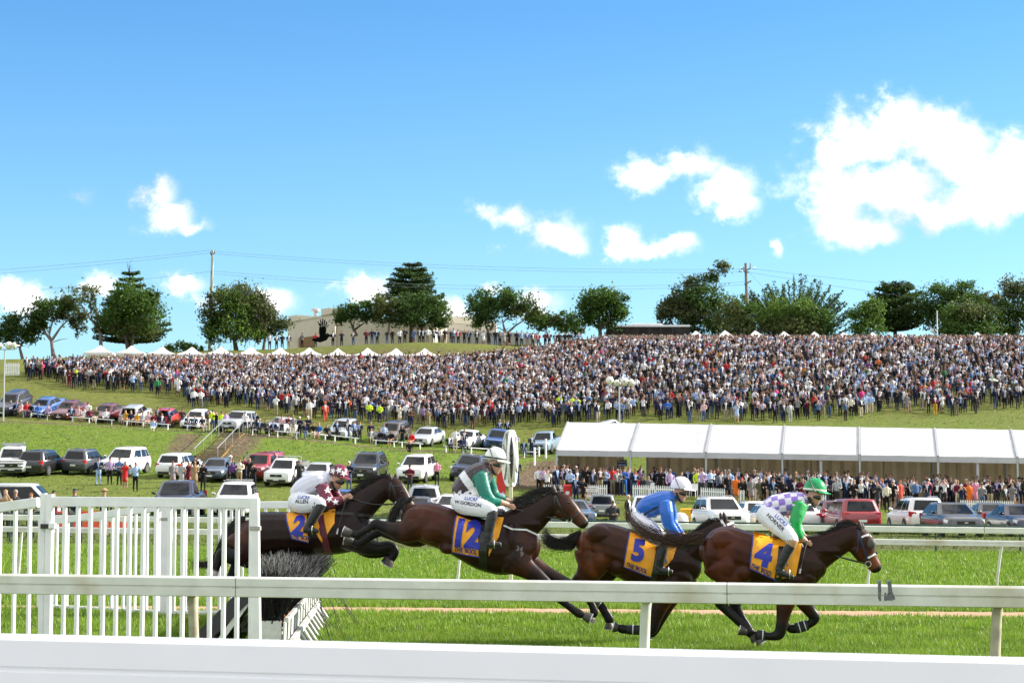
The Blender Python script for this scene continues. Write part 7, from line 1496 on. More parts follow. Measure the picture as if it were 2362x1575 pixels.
# ================================================================== ridge: trees, buildings, poles
bark = {'grey': mat('bark_grey', (.17, .14, .115), .9, var=.3, scale=6), 'dark': mat('bark_dark', (.06, .048, .038), .9, var=.3, scale=6)}
leaf_m = mat('tree_leaf', (.05, .08, .02), .6, attr='col', trans=.38, spec=.2)
LEAFC = {'dark': ((.022,.042,.011), (.065,.100,.026)), 'mid': ((.032,.062,.012), (.095,.145,.034)), 'olive': ((.046,.054,.018), (.135,.140,.050)), 'brown': ((.038,.044,.018), (.105,.108,.048)), 'bright': ((.045,.080,.014), (.14,.195,.040)), 'conifer': ((.014,.030,.009), (.075,.11,.024))}
ORDW = 'first second third fourth fifth sixth seventh eighth ninth tenth eleventh twelfth thirteenth fourteenth fifteenth sixteenth'.split()
def leaves(pts, size, tone, g, flat=0.0):
    """leaf clumps: a bent card per point, sized and turned at random"""
    n = len(pts); a = g.normal(0, 1, (n, 3)); a[:, 2] *= 1 - flat; a /= np.linalg.norm(a, axis=1)[:, None] + 1e-9; b = np.cross(a, g.normal(0, 1, (n, 3))); b /= np.linalg.norm(b, axis=1)[:, None] + 1e-9
    s = (size * g.uniform(.5, 1.3, n))[:, None]; c = np.cross(a, b) * s * .3
    V = np.stack([pts - a*s*.9, pts - b*s*.42 + c, pts + a*s*.9, pts + b*s*.42 + c], 1).reshape(-1, 3); t = np.clip(g.beta(1.6, 2.2, n), 0, 1)[:, None]
    lo, hi = LEAFC[tone]; return V, (np.array(lo) * (1 - t) + np.array(hi) * t) * [1.25, 1.42, 1.2]
def crown_mesh(parts):
    V = np.concatenate([p[0] for p in parts]); C_ = np.concatenate([p[1] for p in parts]); n = len(V) // 4
    return mesh_np('crown', V, np.arange(4 * n).reshape(n, 4), [leaf_m], {'col': ('FACE', C_)})
def tree(label, base, d, limbs, clumps, seed, bk='grey', kind='tree', dense=3.0, leaf=.22):
    """broadleaf tree from photo outlines: limbs as pixel polylines, clumps as (x, y, rx, ry, tone)"""
    g = np.random.default_rng(seed); s = FPX / d; root_p = at_depth(base[0], d); root_p.z = min(root_p.z, P(base[0], base[1], d).z + .3) - .1; r = empty(kind, root_p, 0, label, kind.replace('_', ' '), 'trees along the ridge')
    L = lambda x, y, dd=0.0: P(x, y, d) - root_p + Vector((0, dd, 0))
    m = MB()
    for i, (w, pl) in enumerate(limbs):
        dd = g.normal(0, .5) if i else 0; pts = [L(x, y, dd * k / max(1, len(pl) - 1)) for k, (x, y) in enumerate(pl)]; m.tube(pts, [w * (1 - .72 * k / max(1, len(pl) - 1)) for k in range(len(pl))], 7)
        for _ in range(5 if len(pl) > 2 else 2):                # twigs
            k = g.integers(len(pl) // 2, len(pl)); q = pts[k]; e = q + Vector((g.normal(0, .9), g.normal(0, .9), abs(g.normal(.7, .5)))); m.tube([q, q.lerp(e, .5) + Vector((0, 0, .1)), e], [w * .25, w * .16, .012], 4)
    m.build('trunk', bark[bk], r, smooth=60); parts = []
    for (x, y, rx, ry, tone) in clumps:
        c = np.array(L(x, y, g.normal(0, rx / s * .25))); R_ = np.array([rx, (rx + ry) / 2 * .9, ry]) * 1.22 / s; vol = R_[0] * R_[2]; k = int(7 + 5.0 * vol); u = g.normal(0, 1, (k, 3)); u /= np.linalg.norm(u, axis=1)[:, None]; sub = c + u * R_ * (g.uniform(.35, .98, k) ** .6)[:, None]
        n = int(150 * vol * dense + 60); ix = g.integers(0, k, n); pts = sub[ix] + g.normal(0, 1, (n, 3)) * (R_ * .20 + .10) * g.uniform(.5, 1.2, k)[ix][:, None]; parts.append(leaves(pts, leaf, tone, g))
    link('crown', crown_mesh(parts), r); return r
def conifer(label, x0, ybase, ytop, prof, d, seed, tiers=13, up=.12, tone='conifer', kind='pine_tree', spire=None):
    """layered conifer: whorls of boughs following a half-width profile [(y, px)]"""
    g = np.random.default_rng(seed); s = FPX / d; rp = at_depth(x0, d); rp.z = min(rp.z, P(x0, ybase, d).z + .3) - .1; r = empty(kind, rp, 0, label, 'tree', 'trees along the ridge'); top = P(x0, ytop, d) - rp; h = top.z
    m = MB(); m.tube([(0, 0, 0), (0, 0, h * .5), (top.x, 0, h)], [h * .036, h * .022, .03], 8); parts = []
    zb = P(x0, prof[-1][0], d).z - rp.z
    for j in range(tiers):
        f = (j + .5) / tiers; z = zb + (h - zb) * f ** .95; py = to_px(rp + Vector((0, 0, z)))[1]; w = float(np.interp(py, [a for a, b in prof], [b for a, b in prof])) / s; nb = max(5, int(6 + w * 2.2)); a0 = g.random() * 6.28
        for b in range(nb):
            an = a0 + 6.283 * b / nb + g.normal(0, .18); ln = w * g.uniform(.72, 1.12); zz = z + g.normal(0, h * .006); rise = up * ln * g.uniform(.5, 1.5); dr = np.array([math.cos(an), math.sin(an), 0]); st = np.array([top.x * z / h, 0, zz])
            m.tube([Vector(st), Vector(st + dr * ln * .6 + [0, 0, rise * .2]), Vector(st + dr * ln + [0, 0, rise])], [.06, .04, .012], 4)
            n = int(26 + ln * 46); t = g.uniform(.12, 1.04, n) ** .8; wid = .10 + .16 * ln * np.sin(np.clip(t, 0, 1) * 2.6); side = np.array([-math.sin(an), math.cos(an), 0])
            pts = st + dr * (t * ln)[:, None] + np.array([0, 0, 1]) * (rise * t ** 2)[:, None] + side * (g.normal(0, 1, n) * wid)[:, None] + np.array([0, 0, 1]) * (np.abs(g.normal(.0, .05 + .035 * ln, n)))[:, None]; parts.append(leaves(pts, .20, tone, g, .5))
    if spire:
        for x, y in spire: m.tube([top * .93, P(x, y, d) - rp], [.08, .02], 5)
        for k in range(10): q = top + Vector((0, 0, g.uniform(-.6, 1.2))); m.tube([q, q + Vector((g.normal(0, .5), g.normal(0, .4), .25))], [.02, .008], 3)
    m.build('trunk', bark['dark'], r, smooth=60); link('crown', crown_mesh(parts), r); return r
def cypress(label, x0, ybase, prof_top, d, seed):
    """wide wind-blown cypress with spiky upswept boughs; prof_top: [(x, y)] outline"""
    g = np.random.default_rng(seed); s = FPX / d; rp = at_depth(x0, d); rp.z -= .2; r = empty('cypress_tree', rp, 0, label, 'tree', 'trees along the ridge'); m = MB(); parts = []; xs = [a for a, b in prof_top]
    m.tube([(0, 0, 0), (0, 0, 2.0), (.3, 0, 4.0)], [.55, .42, .2], 8)
    for k in range(150):
        x = g.uniform(xs[0], xs[-1]); yt = float(np.interp(x, xs, [b for a, b in prof_top])); y = yt + abs(g.normal(0, .36)) * (ybase - yt); e = np.array(P(x, y, d) - rp) + np.array([0, g.normal(0, 2.4), 0]); st = np.array([e[0] * .18, e[1] * .2, max(.8, e[2] * .42)]); e[2] += .15
        m.tube([Vector(st), Vector(st * .5 + e * .5 - [0, 0, .25]), Vector(e)], [.12, .07, .015], 4); n = 85; t = g.uniform(.25, 1.0, n); mid = st * .5 + e * .5 - np.array([0, 0, .25])
        c = st * ((1-t)**2)[:, None] + mid * (2*t*(1-t))[:, None] + e * (t**2)[:, None]; pts = c + g.normal(0, 1, (n, 3)) * (.42 * (1.08 - t) + .05)[:, None] * [1, 1, .55]; parts.append(leaves(pts, .20, 'dark', g, .2))
    m.build('trunk', bark['dark'], r, smooth=60); link('crown', crown_mesh(parts), r)
tree('small dark tree at the far left of the ridge', (48, 826), 222, [(.20, [(52,828),(45,800),(38,775)]), (.13, [(45,800),(62,780),(72,765)]), (.12, [(44,800),(24,780)])], [(18,770,30,24,'dark'),(48,752,36,24,'dark'),(70,772,22,16,'mid'),(0,778,22,20,'mid')], 1)
tree('leaning dark-crowned tree left of the tall pine', (124, 822), 221, [(.26, [(124,826),(119,790),(113,768)]), (.17, [(118,785),(98,760),(84,740)]), (.17, [(119,785),(140,755),(160,735)]), (.12, [(114,770),(120,740),(125,720)])], [(98,722,34,24,'dark'),(130,708,36,20,'mid'),(160,722,30,18,'brown'),(85,748,24,16,'dark'),(178,752,14,18,'brown')], 2)
tree('sparse crooked gum with a tufted top', (232, 800), 220, [(.22, [(233,806),(232,770),(220,748),(200,725),(186,700)]), (.12, [(225,755),(222,720),(215,700)])], [(176,684,26,15,'olive'),(200,670,20,14,'olive'),(215,702,10,18,'brown'),(222,740,8,16,'brown'),(158,690,14,8,'olive')], 3, dense=1.2)
conifer('tall dark layered pine with a dead double spire', 300, 805, 626, [(618,14),(640,24),(680,44),(720,62),(750,78),(785,92),(800,60)], 226, 4, 11, spire=[(293,606),(298,606)])
tree('bushy green tree in front of the tall pine', (300, 804), 219, [(.25, [(296,808),(290,780),(282,750)]), (.2, [(302,808),(308,775),(318,745)])], [(300,690,38,32,'mid'),(275,725,36,34,'mid'),(325,722,40,38,'mid'),(300,755,46,26,'olive'),(345,690,18,18,'dark')], 5, 'dark')
tree('large round two-toned tree beside the power pole', (540, 800), 224, [(.3, [(545,808),(540,780),(535,755)]), (.2, [(542,785),(565,755)]), (.2, [(541,785),(515,760)])], [(505,712,32,36,'brown'),(545,688,42,26,'olive'),(535,740,44,44,'bright'),(580,720,38,40,'brown'),(498,758,26,22,'dark'),(572,765,30,18,'bright'),(555,708,30,26,'mid')], 6, 'dark')
tree('brownish thin tree at the cream building corner', (610, 802), 226, [(.2, [(608,806),(612,775),(618,750)]), (.12, [(612,775),(635,755)])], [(610,728,26,28,'brown'),(632,752,24,22,'brown'),(600,765,20,18,'olive'),(650,748,14,12,'brown')], 7)
conifer('broad dark layered pine in the middle of the ridge', 950, 775, 607, [(604,12),(625,36),(655,54),(690,72),(715,82),(735,60)], 236, 8, 9)
tree('flat-topped dark tree before the cream building', (818, 770), 231, [(.24, [(822,775),(815,758),(808,740)]), (.15, [(818,760),(845,742)])], [(800,722,24,17,'dark'),(832,708,26,18,'mid'),(855,722,22,20,'dark'),(790,735,16,10,'mid')], 9, 'dark')
tree('pale-tipped small gum below the broad pine', (895, 768), 230, [(.16, [(895,772),(898,745),(890,720)]), (.1, [(898,745),(908,725)])], [(892,705,26,20,'olive'),(880,725,18,16,'olive'),(915,718,16,18,'brown')], 10)
tree('wide dark rounded tree below the broad pine', (975, 768), 230, [(.28, [(975,772),(970,750),(955,735)]), (.2, [(972,755),(995,738)])], [(945,715,34,24,'dark'),(985,705,34,22,'dark'),(1010,728,24,22,'mid'),(965,738,46,18,'dark'),(1018,752,16,14,'conifer')], 11, 'dark')
tree('spreading tree with twin trunks right of the pine', (1140, 785), 228, [(.26, [(1128,790),(1126,765),(1118,745)]), (.28, [(1172,795),(1165,765),(1160,745)]), (.16, [(1168,770),(1190,750),(1215,735)]), (.14, [(1126,765),(1142,745)])], [(1110,700,30,24,'mid'),(1100,728,22,20,'mid'),(1150,688,34,24,'mid'),(1190,702,34,22,'dark'),(1215,720,28,18,'olive'),(1140,724,38,20,'dark'),(1238,735,18,14,'mid')], 12)
tree('low scrubby bush behind the onlookers', (1265, 775), 232, [(.15, [(1265,780),(1260,760)])], [(1240,745,26,15,'mid'),(1275,738,28,18,'olive'),(1305,742,26,20,'mid'),(1330,755,16,16,'brown')], 13, kind='bush')
tree('round dense tree on a dark trunk left of the bus', (1388, 775), 226, [(.28, [(1385,785),(1384,755),(1380,735)]), (.2, [(1385,760),(1405,740)]), (.16, [(1384,760),(1362,740)])], [(1385,690,40,22,'mid'),(1360,712,28,26,'mid'),(1412,708,30,28,'mid'),(1388,725,44,24,'dark'),(1425,695,18,16,'dark')], 14, 'dark')
tree('tall straggly gum with a separate top tuft', (1610, 775), 236, [(.3, [(1605,785),(1600,750),(1598,715)]), (.22, [(1602,745),(1630,710),(1648,670),(1658,640)]), (.16, [(1600,740),(1570,715)])], [(1660,622,18,13,'olive'),(1640,640,14,9,'mid'),(1605,655,26,16,'olive'),(1570,690,34,24,'brown'),(1540,715,30,20,'brown'),(1620,690,40,28,'mid'),(1655,720,40,30,'mid'),(1590,730,50,26,'brown'),(1535,735,14,14,'brown'),(1630,752,50,20,'dark')], 15)
tree('rounded bush left of the wind-blown cypress', (1705, 775), 229, [(.2, [(1705,782),(1703,760)])], [(1690,735,30,30,'olive'),(1720,725,24,24,'mid'),(1705,758,44,18,'olive')], 16, kind='bush')
cypress('wide wind-blown dark cypress with spiky boughs', 1830, 778, [(1690,690),(1720,668),(1745,670),(1790,652),(1820,640),(1850,638),(1880,648),(1915,655),(1940,682),(1965,705),(1975,735)], 242, 17)
tree('light green bush in front of the cypress', (1815, 776), 228, [(.2, [(1815,782),(1812,755)]), (.15, [(1830,782),(1838,760)])], [(1790,725,32,26,'bright'),(1830,712,32,20,'bright'),(1865,728,34,22,'mid'),(1820,752,56,20,'olive'),(1905,745,24,22,'mid')], 18, kind='bush')
tree('upright green bush between cypress and right pine', (2000, 776), 228, [(.18, [(2000,782),(2002,755)])], [(1990,735,26,28,'mid'),(2012,722,20,24,'bright'),(2000,758,32,16,'mid')], 19, kind='bush')
conifer('dark layered pine among the right-hand trees', 2065, 778, 656, [(652,18),(668,44),(690,58),(715,68),(740,78),(770,70)], 238, 20, 9, up=.2)
tree('leafy tree behind the white flag pole', (2170, 776), 234, [(.25, [(2180,785),(2178,750),(2165,720)]), (.18, [(2178,755),(2195,725)])], [(2170,690,42,28,'mid'),(2215,680,36,26,'mid'),(2235,705,30,22,'bright'),(2150,712,28,20,'dark'),(2195,735,56,26,'dark')], 21)
tree('mixed green bush at the right of the ridge', (2240, 778), 228, [(.2, [(2240,784),(2238,755)])], [(2210,735,36,26,'mid'),(2250,725,32,24,'olive'),(2280,745,34,26,'dark'),(2230,760,60,16,'mid')], 22, kind='bush')
tree('thin-crowned gum in the right background', (2280, 775), 244, [(.2, [(2280,780),(2275,740),(2268,700)])], [(2265,690,30,12,'olive'),(2295,695,24,14,'brown'),(2275,712,24,10,'olive')], 23)
tree('tall gum at the right edge of the picture', (2345, 776), 232, [(.26, [(2345,785),(2345,740),(2350,690)]), (.15, [(2345,730),(2325,700)])], [(2345,662,30,24,'brown'),(2372,690,34,30,'mid'),(2320,712,26,14,'dark'),(2345,740,46,28,'dark'),(2318,752,30,20,'mid')], 24)
tree('low shrub between the gazebos and sky', (415, 806), 222, [(.08, [(415,812),(415,806)])], [(395,804,20,5,'bright'),(425,801,22,7,'bright'),(450,806,18,5,'mid')], 25, kind='bush')

# ---- gazebos behind the crowd
canvas = mat('gazebo_canvas', (.82, .82, .82), .6, trans=.25); pole_w = mat('gazebo_leg', (.5, .5, .52), .4, metal=.5)
def gazebo_proto():
    r = empty('gazebo', (0, 0, 0)); m = MB(); sq = lambda h, z, c=0: [Vector((x * h * k, y * h * k, z - (c if k == 1 and (x and y) else 0))) for x, y, k in ((-1,-1,1),(0,-1,1),(1,-1,1),(1,0,1),(1,1,1),(0,1,1),(-1,1,1),(-1,0,1))]
    m.loft([sq(1.5, 1.78), sq(1.5, 2.0), sq(.95, 2.18), sq(.5, 2.42), sq(.16, 2.74), sq(.02, 2.86)], cap=False); m.build('canopy', canvas, r, smooth=40, fix=False)
    for x in (-1.45, 1.45):
        for y in (-1.45, 1.45): m = MB(); m.tube([(x, y, -.3), (x, y, 1.98)], .03, 5); m.build('leg', pole_w, r)
    return r
gp = gazebo_proto(); first = True
for i, (x, y, d) in enumerate([(232,796,210),(304,797,210),(375,799,210),(443,800,210),(510,799,210),(579,800,210),(647,801,210),(714,801,209.5),(780,803,209),(848,802,209),(914,803,209),(980,803,209),(1605,763,224),(1672,762,224),(1742,762,224),(1808,764,225),(1878,765,225),(1945,766,225),(2012,766,225),(2079,767,225),(2254,766,225),(2321,768,225)]):
    o = gp if i == 0 else copy_tree(gp); z = P(x, y, d); o.location = (z.x, d, z.z - 2.86); o.rotation_euler = (0, 0, R(random.uniform(-6, 6)))
    tag(o, ('white peaked gazebo behind the left crowd, number %s from the left' % ['one','two','three','four','five','six','seven','eight','nine','ten','eleven','twelve'][i]) if i < 12 else ('white gazebo peak above the right crowd, number %s from its left' % ['one','two','three','four','five','six','seven','eight','nine','ten'][i - 12]), 'gazebo', 'white gazebos behind the crowd')

# ---- cream works building on the ridge
def prism_wall(name, pts, d0, depth, m, parent):
    o = Vector(parent.location); f = [P(x, y, d0) - o for x, y in pts]; b = [p + Vector((depth[0], depth[1], depth[2] if len(depth) > 2 else 0)) for p in f]; n = len(pts); mb = MB(); mb.add(f + b, [tuple(range(n)), tuple(range(2*n-1, n-1, -1))] + [(i, (i+1) % n, n + (i+1) % n, n + i) for i in range(n)]); return mb.build(name, m, parent)
cream_w = mat('cream_cladding', (.66, .60, .48), .6, var=.05, scale=2); roof_w = mat('cream_roof_sheet', (.74, .68, .52), .5, var=.04); brown_b = mat('brown_board', (.25, .15, .07), .8, var=.2)
bd = empty('works_building', P(772, 800, 240), 0, 'cream metal-clad works building with box parapets on the ridge', 'building')
prism_wall('wall', [(664,742),(772,722),(774,815),(664,815)], 240, (1.5, 14), cream_w, bd); prism_wall('side_wall', [(775,722),(1000,745),(1000,815),(775,815)], 241, (2, 12), cream_w, bd)
prism_wall('parapet', [(665,729),(686,726.5),(692,738.5),(665,743.5)], 239.8, (.8, 6), cream_w, bd); prism_wall('parapet', [(741,713),(762,709.5),(772,722),(741,728)], 239.8, (.8, 6), cream_w, bd)
prism_wall('roof_sheet', [(686,726),(738,731),(694,738.5)], 239.9, (.3, 6), roof_w, bd); prism_wall('roof_sheet', [(762,709.5),(800,712),(815,727),(774,722)], 239.9, (.3, 6), roof_w, bd)
m = MB(); m.lathe([(.25, 0), (.25, .5), (.55, .55), (.55, .85), (.1, 1.0)], P(728, 729, 242) - Vector(bd.location), n=12); m.build('roof_vent', mat('vent_grey', (.5, .5, .5), .4, metal=.5), bd, smooth=40)
prism_wall('doorway', [(689,779),(724,775),(724,800),(689,800)], 239.7, (0, .2), brown_b, bd)
b2 = empty('long_shed', P(1080, 780, 252), 0, 'long low cream shed between the pine and the spreading tree', 'building')
prism_wall('wall', [(985,741),(1145,752),(1145,800),(985,800)], 250, (0, 10), cream_w, b2); prism_wall('roof_sheet', [(985,729),(1090,730),(1145,743),(1145,752),(985,741)], 249.9, (0, 10), roof_w, b2); prism_wall('lower_annexe', [(1030,762),(1240,769),(1240,795),(1030,795)], 244, (0, 4), mat('annexe_grey', (.36, .36, .35), .6, var=.1), b2)
# ---- coach parked behind the crowd
bus = empty('coach', P(1485, 800, 231), 0, 'white and grey coach with dark windows parked behind the crowd', 'bus')
prism_wall('body', [(1402,773),(1412,771),(1590,772),(1590,812),(1402,812)], 231, (0, 2.4), mat('coach_silver', (.60, .60, .58), .35), bus); prism_wall('window_band', [(1396,772),(1402,753),(1592,753),(1592,773)], 230.96, (0, 2.48), mat('coach_glass', (.03, .026, .022), .5, spec=.15, var=.6, scale=.8), bus); prism_wall('roof', [(1400,753.5),(1408,749.5),(1592,749),(1592,753.5)], 230.9, (0, 2.6), clean_white, bus); prism_wall('air_conditioner', [(1453,749),(1458,745.5),(1524,745.5),(1530,749)], 231.2, (0, 1.8), clean_white, bus)
for x in (1425, 1447, 1470, 1497, 1523, 1550): prism_wall('window_pillar', [(x,754),(x+2.5,754),(x+2.5,772.5),(x,772.5)], 230.92, (0, .03), trim_blk, bus)
# ---- power poles and lines
conc = mat('pole_concrete', (.34, .38, .33), .8, var=.12); timber = mat('pole_timber', (.22, .19, .155), .9, var=.2); wire_d = mat('power_wire', (.12, .15, .18), .6)
p1 = empty('power_pole', at_depth(485, 226), 0, 'tall pale power pole left of centre on the ridge', 'pole'); o = Vector(p1.location); m = MB(); m.tube([P(484.5, 812, 226) - o, P(490.5, 577, 226) - o], [.26, .14], 10); m.build('shaft', conc, p1, smooth=50)
for x, y in ((486, 586), (495, 583), (487, 630)): m = MB(); m.tube([P(490, y + 5, 226) - o, P(x, y, 225.8) - o, P(x, y - 6, 225.8) - o], [.05, .07, .05], 6); m.build('insulator', mat('insulator', (.12, .09, .07), .3), p1)
p2 = empty('power_pole', at_depth(1723, 234), 0, 'timber power pole with crossarms before the cypress', 'pole'); o = Vector(p2.location); m = MB(); m.tube([P(1726, 790, 234) - o, P(1720, 607, 234) - o], [.24, .16], 10); m.build('shaft', timber, p2, smooth=50)
for a, b in (((1716,627),(1732,618)), ((1717,656),(1733,648))): m = MB(); m.beam(P(*a, 233.7) - o, P(*b, 233.7) - o, .14, .16); m.build('crossarm', timber, p2)
for x, y in ((1715.5,616), (1730.5,608)): m = MB(); m.beam(P(x, y, 233.7) - o, P(x, y + 10, 233.7) - o, .1, .1); m.build('standoff', timber, p2)
for x, y, dx in ((1706,620,8), (1704,626,8), (1736,619,8), (1722,628,6)): m = MB(); m.tube([P(x + dx * k / 6, y, 233.6) - o for k in range(7)], [.04, .11, .05, .11, .05, .11, .04], 6); m.build('insulator', mat('insulator', (.12, .09, .07), .3), p2)
def wire(a, b, sag, label, d0=226, d1=234, r=.014):
    pts = []
    for k in range(25): t = k / 24; x = a[0] + (b[0] - a[0]) * t; y = a[1] + (b[1] - a[1]) * t + sag * 4 * t * (1 - t); pts.append(P(x, y, d0 + (d1 - d0) * t))
    o = empty('power_line', pts[0], 0, label, 'cable', 'overhead power lines'); m = MB(); m.tube([p - pts[0] for p in pts], r, 4); m.build('conductor', wire_d, o)
wire((495,580),(1706,621),14,'highest power wire between the two poles'); wire((490,585),(1704,627),15,'second power wire between the two poles'); wire((489,625),(1733,650),22,'upper of the paired lower power wires between poles'); wire((489,631),(1717,657),23,'lowest power wire between the two poles')
wire((489,577),(-260,640),5,'topmost power wire leaving the left pole', 226, 220); wire((488,583),(-260,650),5,'middle power wire leaving the left pole', 226, 220); wire((488,626),(-260,694),6,'lower power wire leaving the left pole', 226, 220)
wire((1737,620),(2650,700),8,'upper power wire leaving the right pole', 234, 215); wire((1728,628),(2650,745),10,'lower power wire leaving the right pole', 234, 210); wire((1728,628),(1795,700),0,'stay wire from the right pole down to cypress', 234, 232)
# ---- loudspeaker masts
def mast(px, py, dbase, topy, horns, label):
    d = dbase; rp = at_depth(px, d); r = empty('loudspeaker_mast', rp, 0, label, 'loudspeaker'); m = MB(); tp = P(px, topy, d) - rp; m.tube([(0, 0, -.3), tp], [.075, .06], 8); m.build('pole', mat('mast_steel', (.40, .42, .42), .45, metal=.4), r, smooth=50); m = MB(); m.tube([tp + Vector((-.9, 0, 0)), tp + Vector((.9, 0, 0))], .035, 6); m.build('crossbar', timber, r)
    for hx, hy, rad, az in horns:
        c = P(hx, hy, d - .3) - rp; mt = Matrix.Rotation(R(az), 3, 'Z') @ Matrix.Rotation(R(90), 3, 'X'); m = MB(); k = rad / (FPX / d); m.lathe([(k * .2, -.4), (k * .25, -.1), (k * .9, .0), (k, .06), (k * .97, .12), (k * .75, .24), (k * .4, .31), (.005, .33)], c, n=18, mat4=mt); m.build('horn', mat('horn_cream', (.72, .70, .60), .4), r, smooth=50)
        m = MB(); m.box(c + mt @ Vector((0, 0, .33)), (.10, .06, .10)); m.build('driver', mat('horn_grey', (.2, .2, .2), .5), r)
mast(1428, 975, 158, 890, [(1406,878,9.5,15), (1422.5,883,7.5,5), (1441,880,9.5,-10), (1457,882,8,-40)], 'mast with four round cream loudspeakers above the marquee'); mast(11, 955, 169, 806, [(20,797,9,30), (35,797,8,-60), (-2,798,8,10)], 'mast with loudspeakers at the left edge')
fp = empty('flag_pole', at_depth(2162, 216), 0, 'bare white flag pole right of the right-hand pine', 'pole'); o = Vector(fp.location); m = MB(); m.tube([(0, 0, -.2), P(2161.5, 716, 216) - o], [.07, .05], 8); m.build('shaft', clean_white, fp, smooth=50)
sd = empty('satellite_truck', P(2172, 800, 224), 0, 'green and white broadcast truck with a raised dish', 'truck'); prism_wall('body', [(2148,775),(2196,775),(2196,800),(2148,800)], 224, (0, 2.3), mat('truck_green', (.02, .20, .12), .4), sd); prism_wall('roof_unit', [(2171,771),(2184,771),(2184,774.6),(2171,774.6)], 224.5, (0, 1.5), clean_white, sd)
m = MB(); c = P(2152, 764, 223.5) - Vector(sd.location); m.lathe([(.01, -.12), (.3, -.08), (.55, 0), (.56, .02), (.3, -.05), (.01, -.09)], c, n=18, mat4=Matrix.Rotation(R(-20), 3, 'Y') @ Matrix.Rotation(R(78), 3, 'Y')); m.build('dish', clean_white, sd, smooth=40)
# ---- stairs with handrails up the bank
def stairs():
    a, b = on_ground(476, 1064, 120, 200), on_ground(537, 1000, 120, 200); r = empty('stairs', a, 0, 'timber-edged stairs with two steel handrails climbing the bank', 'stairs'); n = 15; t = b - a; side = Vector((t.y, -t.x, 0)).normalized(); st = mat('step_concrete', (.20, .16, .10), .9, var=.25, scale=5); ye = mat('step_edge_yellow', (.30, .19, .06), .7, var=.2, scale=6); steel = mat('handrail_steel', (.36, .37, .38), .45, metal=.6)
    fwd = Vector((t.x, t.y, 0)) / n
    for i in range(n):
        p = t * (i / n); z1 = t.z * (i + 1) / n; m = MB(); q = [p - side * .8, p + side * .8, p + fwd * 1.02 + side * .8, p + fwd * 1.02 - side * .8]; m.hexa([Vector((v.x, v.y, p.z - .35)) for v in q] + [Vector((v.x, v.y, z1)) for v in q]); s_ = m.build('step', st, r)
        for sg in (-1, 1): m = MB(); m.box(p + fwd * .5 + side * sg * .87 + Vector((0, 0, t.z / n * .5)), (.12, fwd.length * .9, .24)); m.build('step_side', ye, s_)
    for sg in (-1, 1):
        o = side * sg * .82; m = MB(); m.tube([o + Vector((0, -.4, .9)), o + Vector((0, 0, 1.0)), o + t + Vector((0, 0, 1.0)), o + t + Vector((.3, .8, 1.0))], .03, 6); h = m.build('handrail', steel, r, smooth=50)
        for f in (0, .28, .56, .84, 1.0): m = MB(); m.tube([o + t * f + Vector((0, 0, -.2)), o + t * f + Vector((0, 0, .99))], .025, 6); m.build('baluster', steel, h)
stairs()
# ---- low white barriers the sitters use
ib = 0
for x0, x1 in [(10,58),(64,112),(160,210),(214,262),(285,335),(340,392),(425,475),(575,625),(632,690),(700,756),(764,826),(860,915),(920,975),(1022,1075),(1080,1135),(1205,1238)]:
    A = on_ground(x0, terrace_y(x0) + 1, 120, 200); B = on_ground(x1, terrace_y(x1) + 1, 120, 200); r = empty('low_barrier', A, 0, 'low white barrier rail on the terrace edge, %s from the left' % ORDW[ib], 'barrier', 'low white barriers on the terrace'); ib += 1
    m = MB(); m.tube([Vector((0, .28, .47)), B - A + Vector((0, .28, .47))], .036, 8); m.build('rail', clean_white, r, smooth=50)
    for e in ((B - A) * .12, (B - A) * .88): m = MB(); m.tube([e + Vector((0, .28, -.1)), e + Vector((0, .28, .52))], .055, 8); m.build('post', clean_white, r, smooth=50)
for i, (x, yb, h) in enumerate(((1233,1073,1.35),(1243,1052,.75),(1259,1056,1.5))): q = on_ground(x, yb, 120, 200); o = empty('marker_post', q, 0, ['lone white post on the bare bank left of the marquee', 'short white post behind the lone bank post', 'tall white post beside the pale blue utility'][i], 'post', 'white posts by the marquee end'); m = MB(); m.tube([(0, 0, -.2), (0, 0, h)], .075, 8); m.build('shaft', clean_white, o, smooth=50)
# ---- bins, barriers, chairs and other small things
def bin_(px, d, col, label, s=1.0):
    r = empty('wheelie_bin', at_depth(px, d), 0, label, 'bin'); c = mat('bin_' + col, {'red': (.55, .02, .02), 'yellow': (.75, .42, .02)}[col], .4); m = MB(); R4 = lambda a, b, z: [Vector((x*a, y*b, z)) for x, y in ((-1,-1),(1,-1),(1,1),(-1,1))]
    m.loft([R4(.20*s, .22*s, .05*s), R4(.27*s, .30*s, .92*s)]); m.build('tub', c, r); m = MB(); m.loft([R4(.30*s, .33*s, .93*s), R4(.30*s, .33*s, .98*s), R4(.24*s, .28*s, 1.05*s)]); m.build('lid', c, r); m = MB(); m.lathe([(.001, 0), (.13, 0), (.13, .01)], (0, -.275*s, .55*s), axis='Y', n=12); m.build('sticker', plate_m, r, fix=False)
bin_(1308, 122.6, 'red', 'red wheelie bin against the picket fence'); bin_(1580, 104, 'yellow', 'yellow bin beside the white four-wheel drive')
m = MB(); q = at_depth(1564, 100); r = empty('white_sack', q, 0, 'bulging white sack in front of the yellow bin', 'bag'); ring_tube(m, [(0, 0, .15, .42, .3), (.05, 0, .45, .45, .32), (.1, 0, .75, .3, .2)]); m.build('sack', mat('sack_white', (.75, .75, .74), .6, bump=.5, scale=6), r, smooth=60)
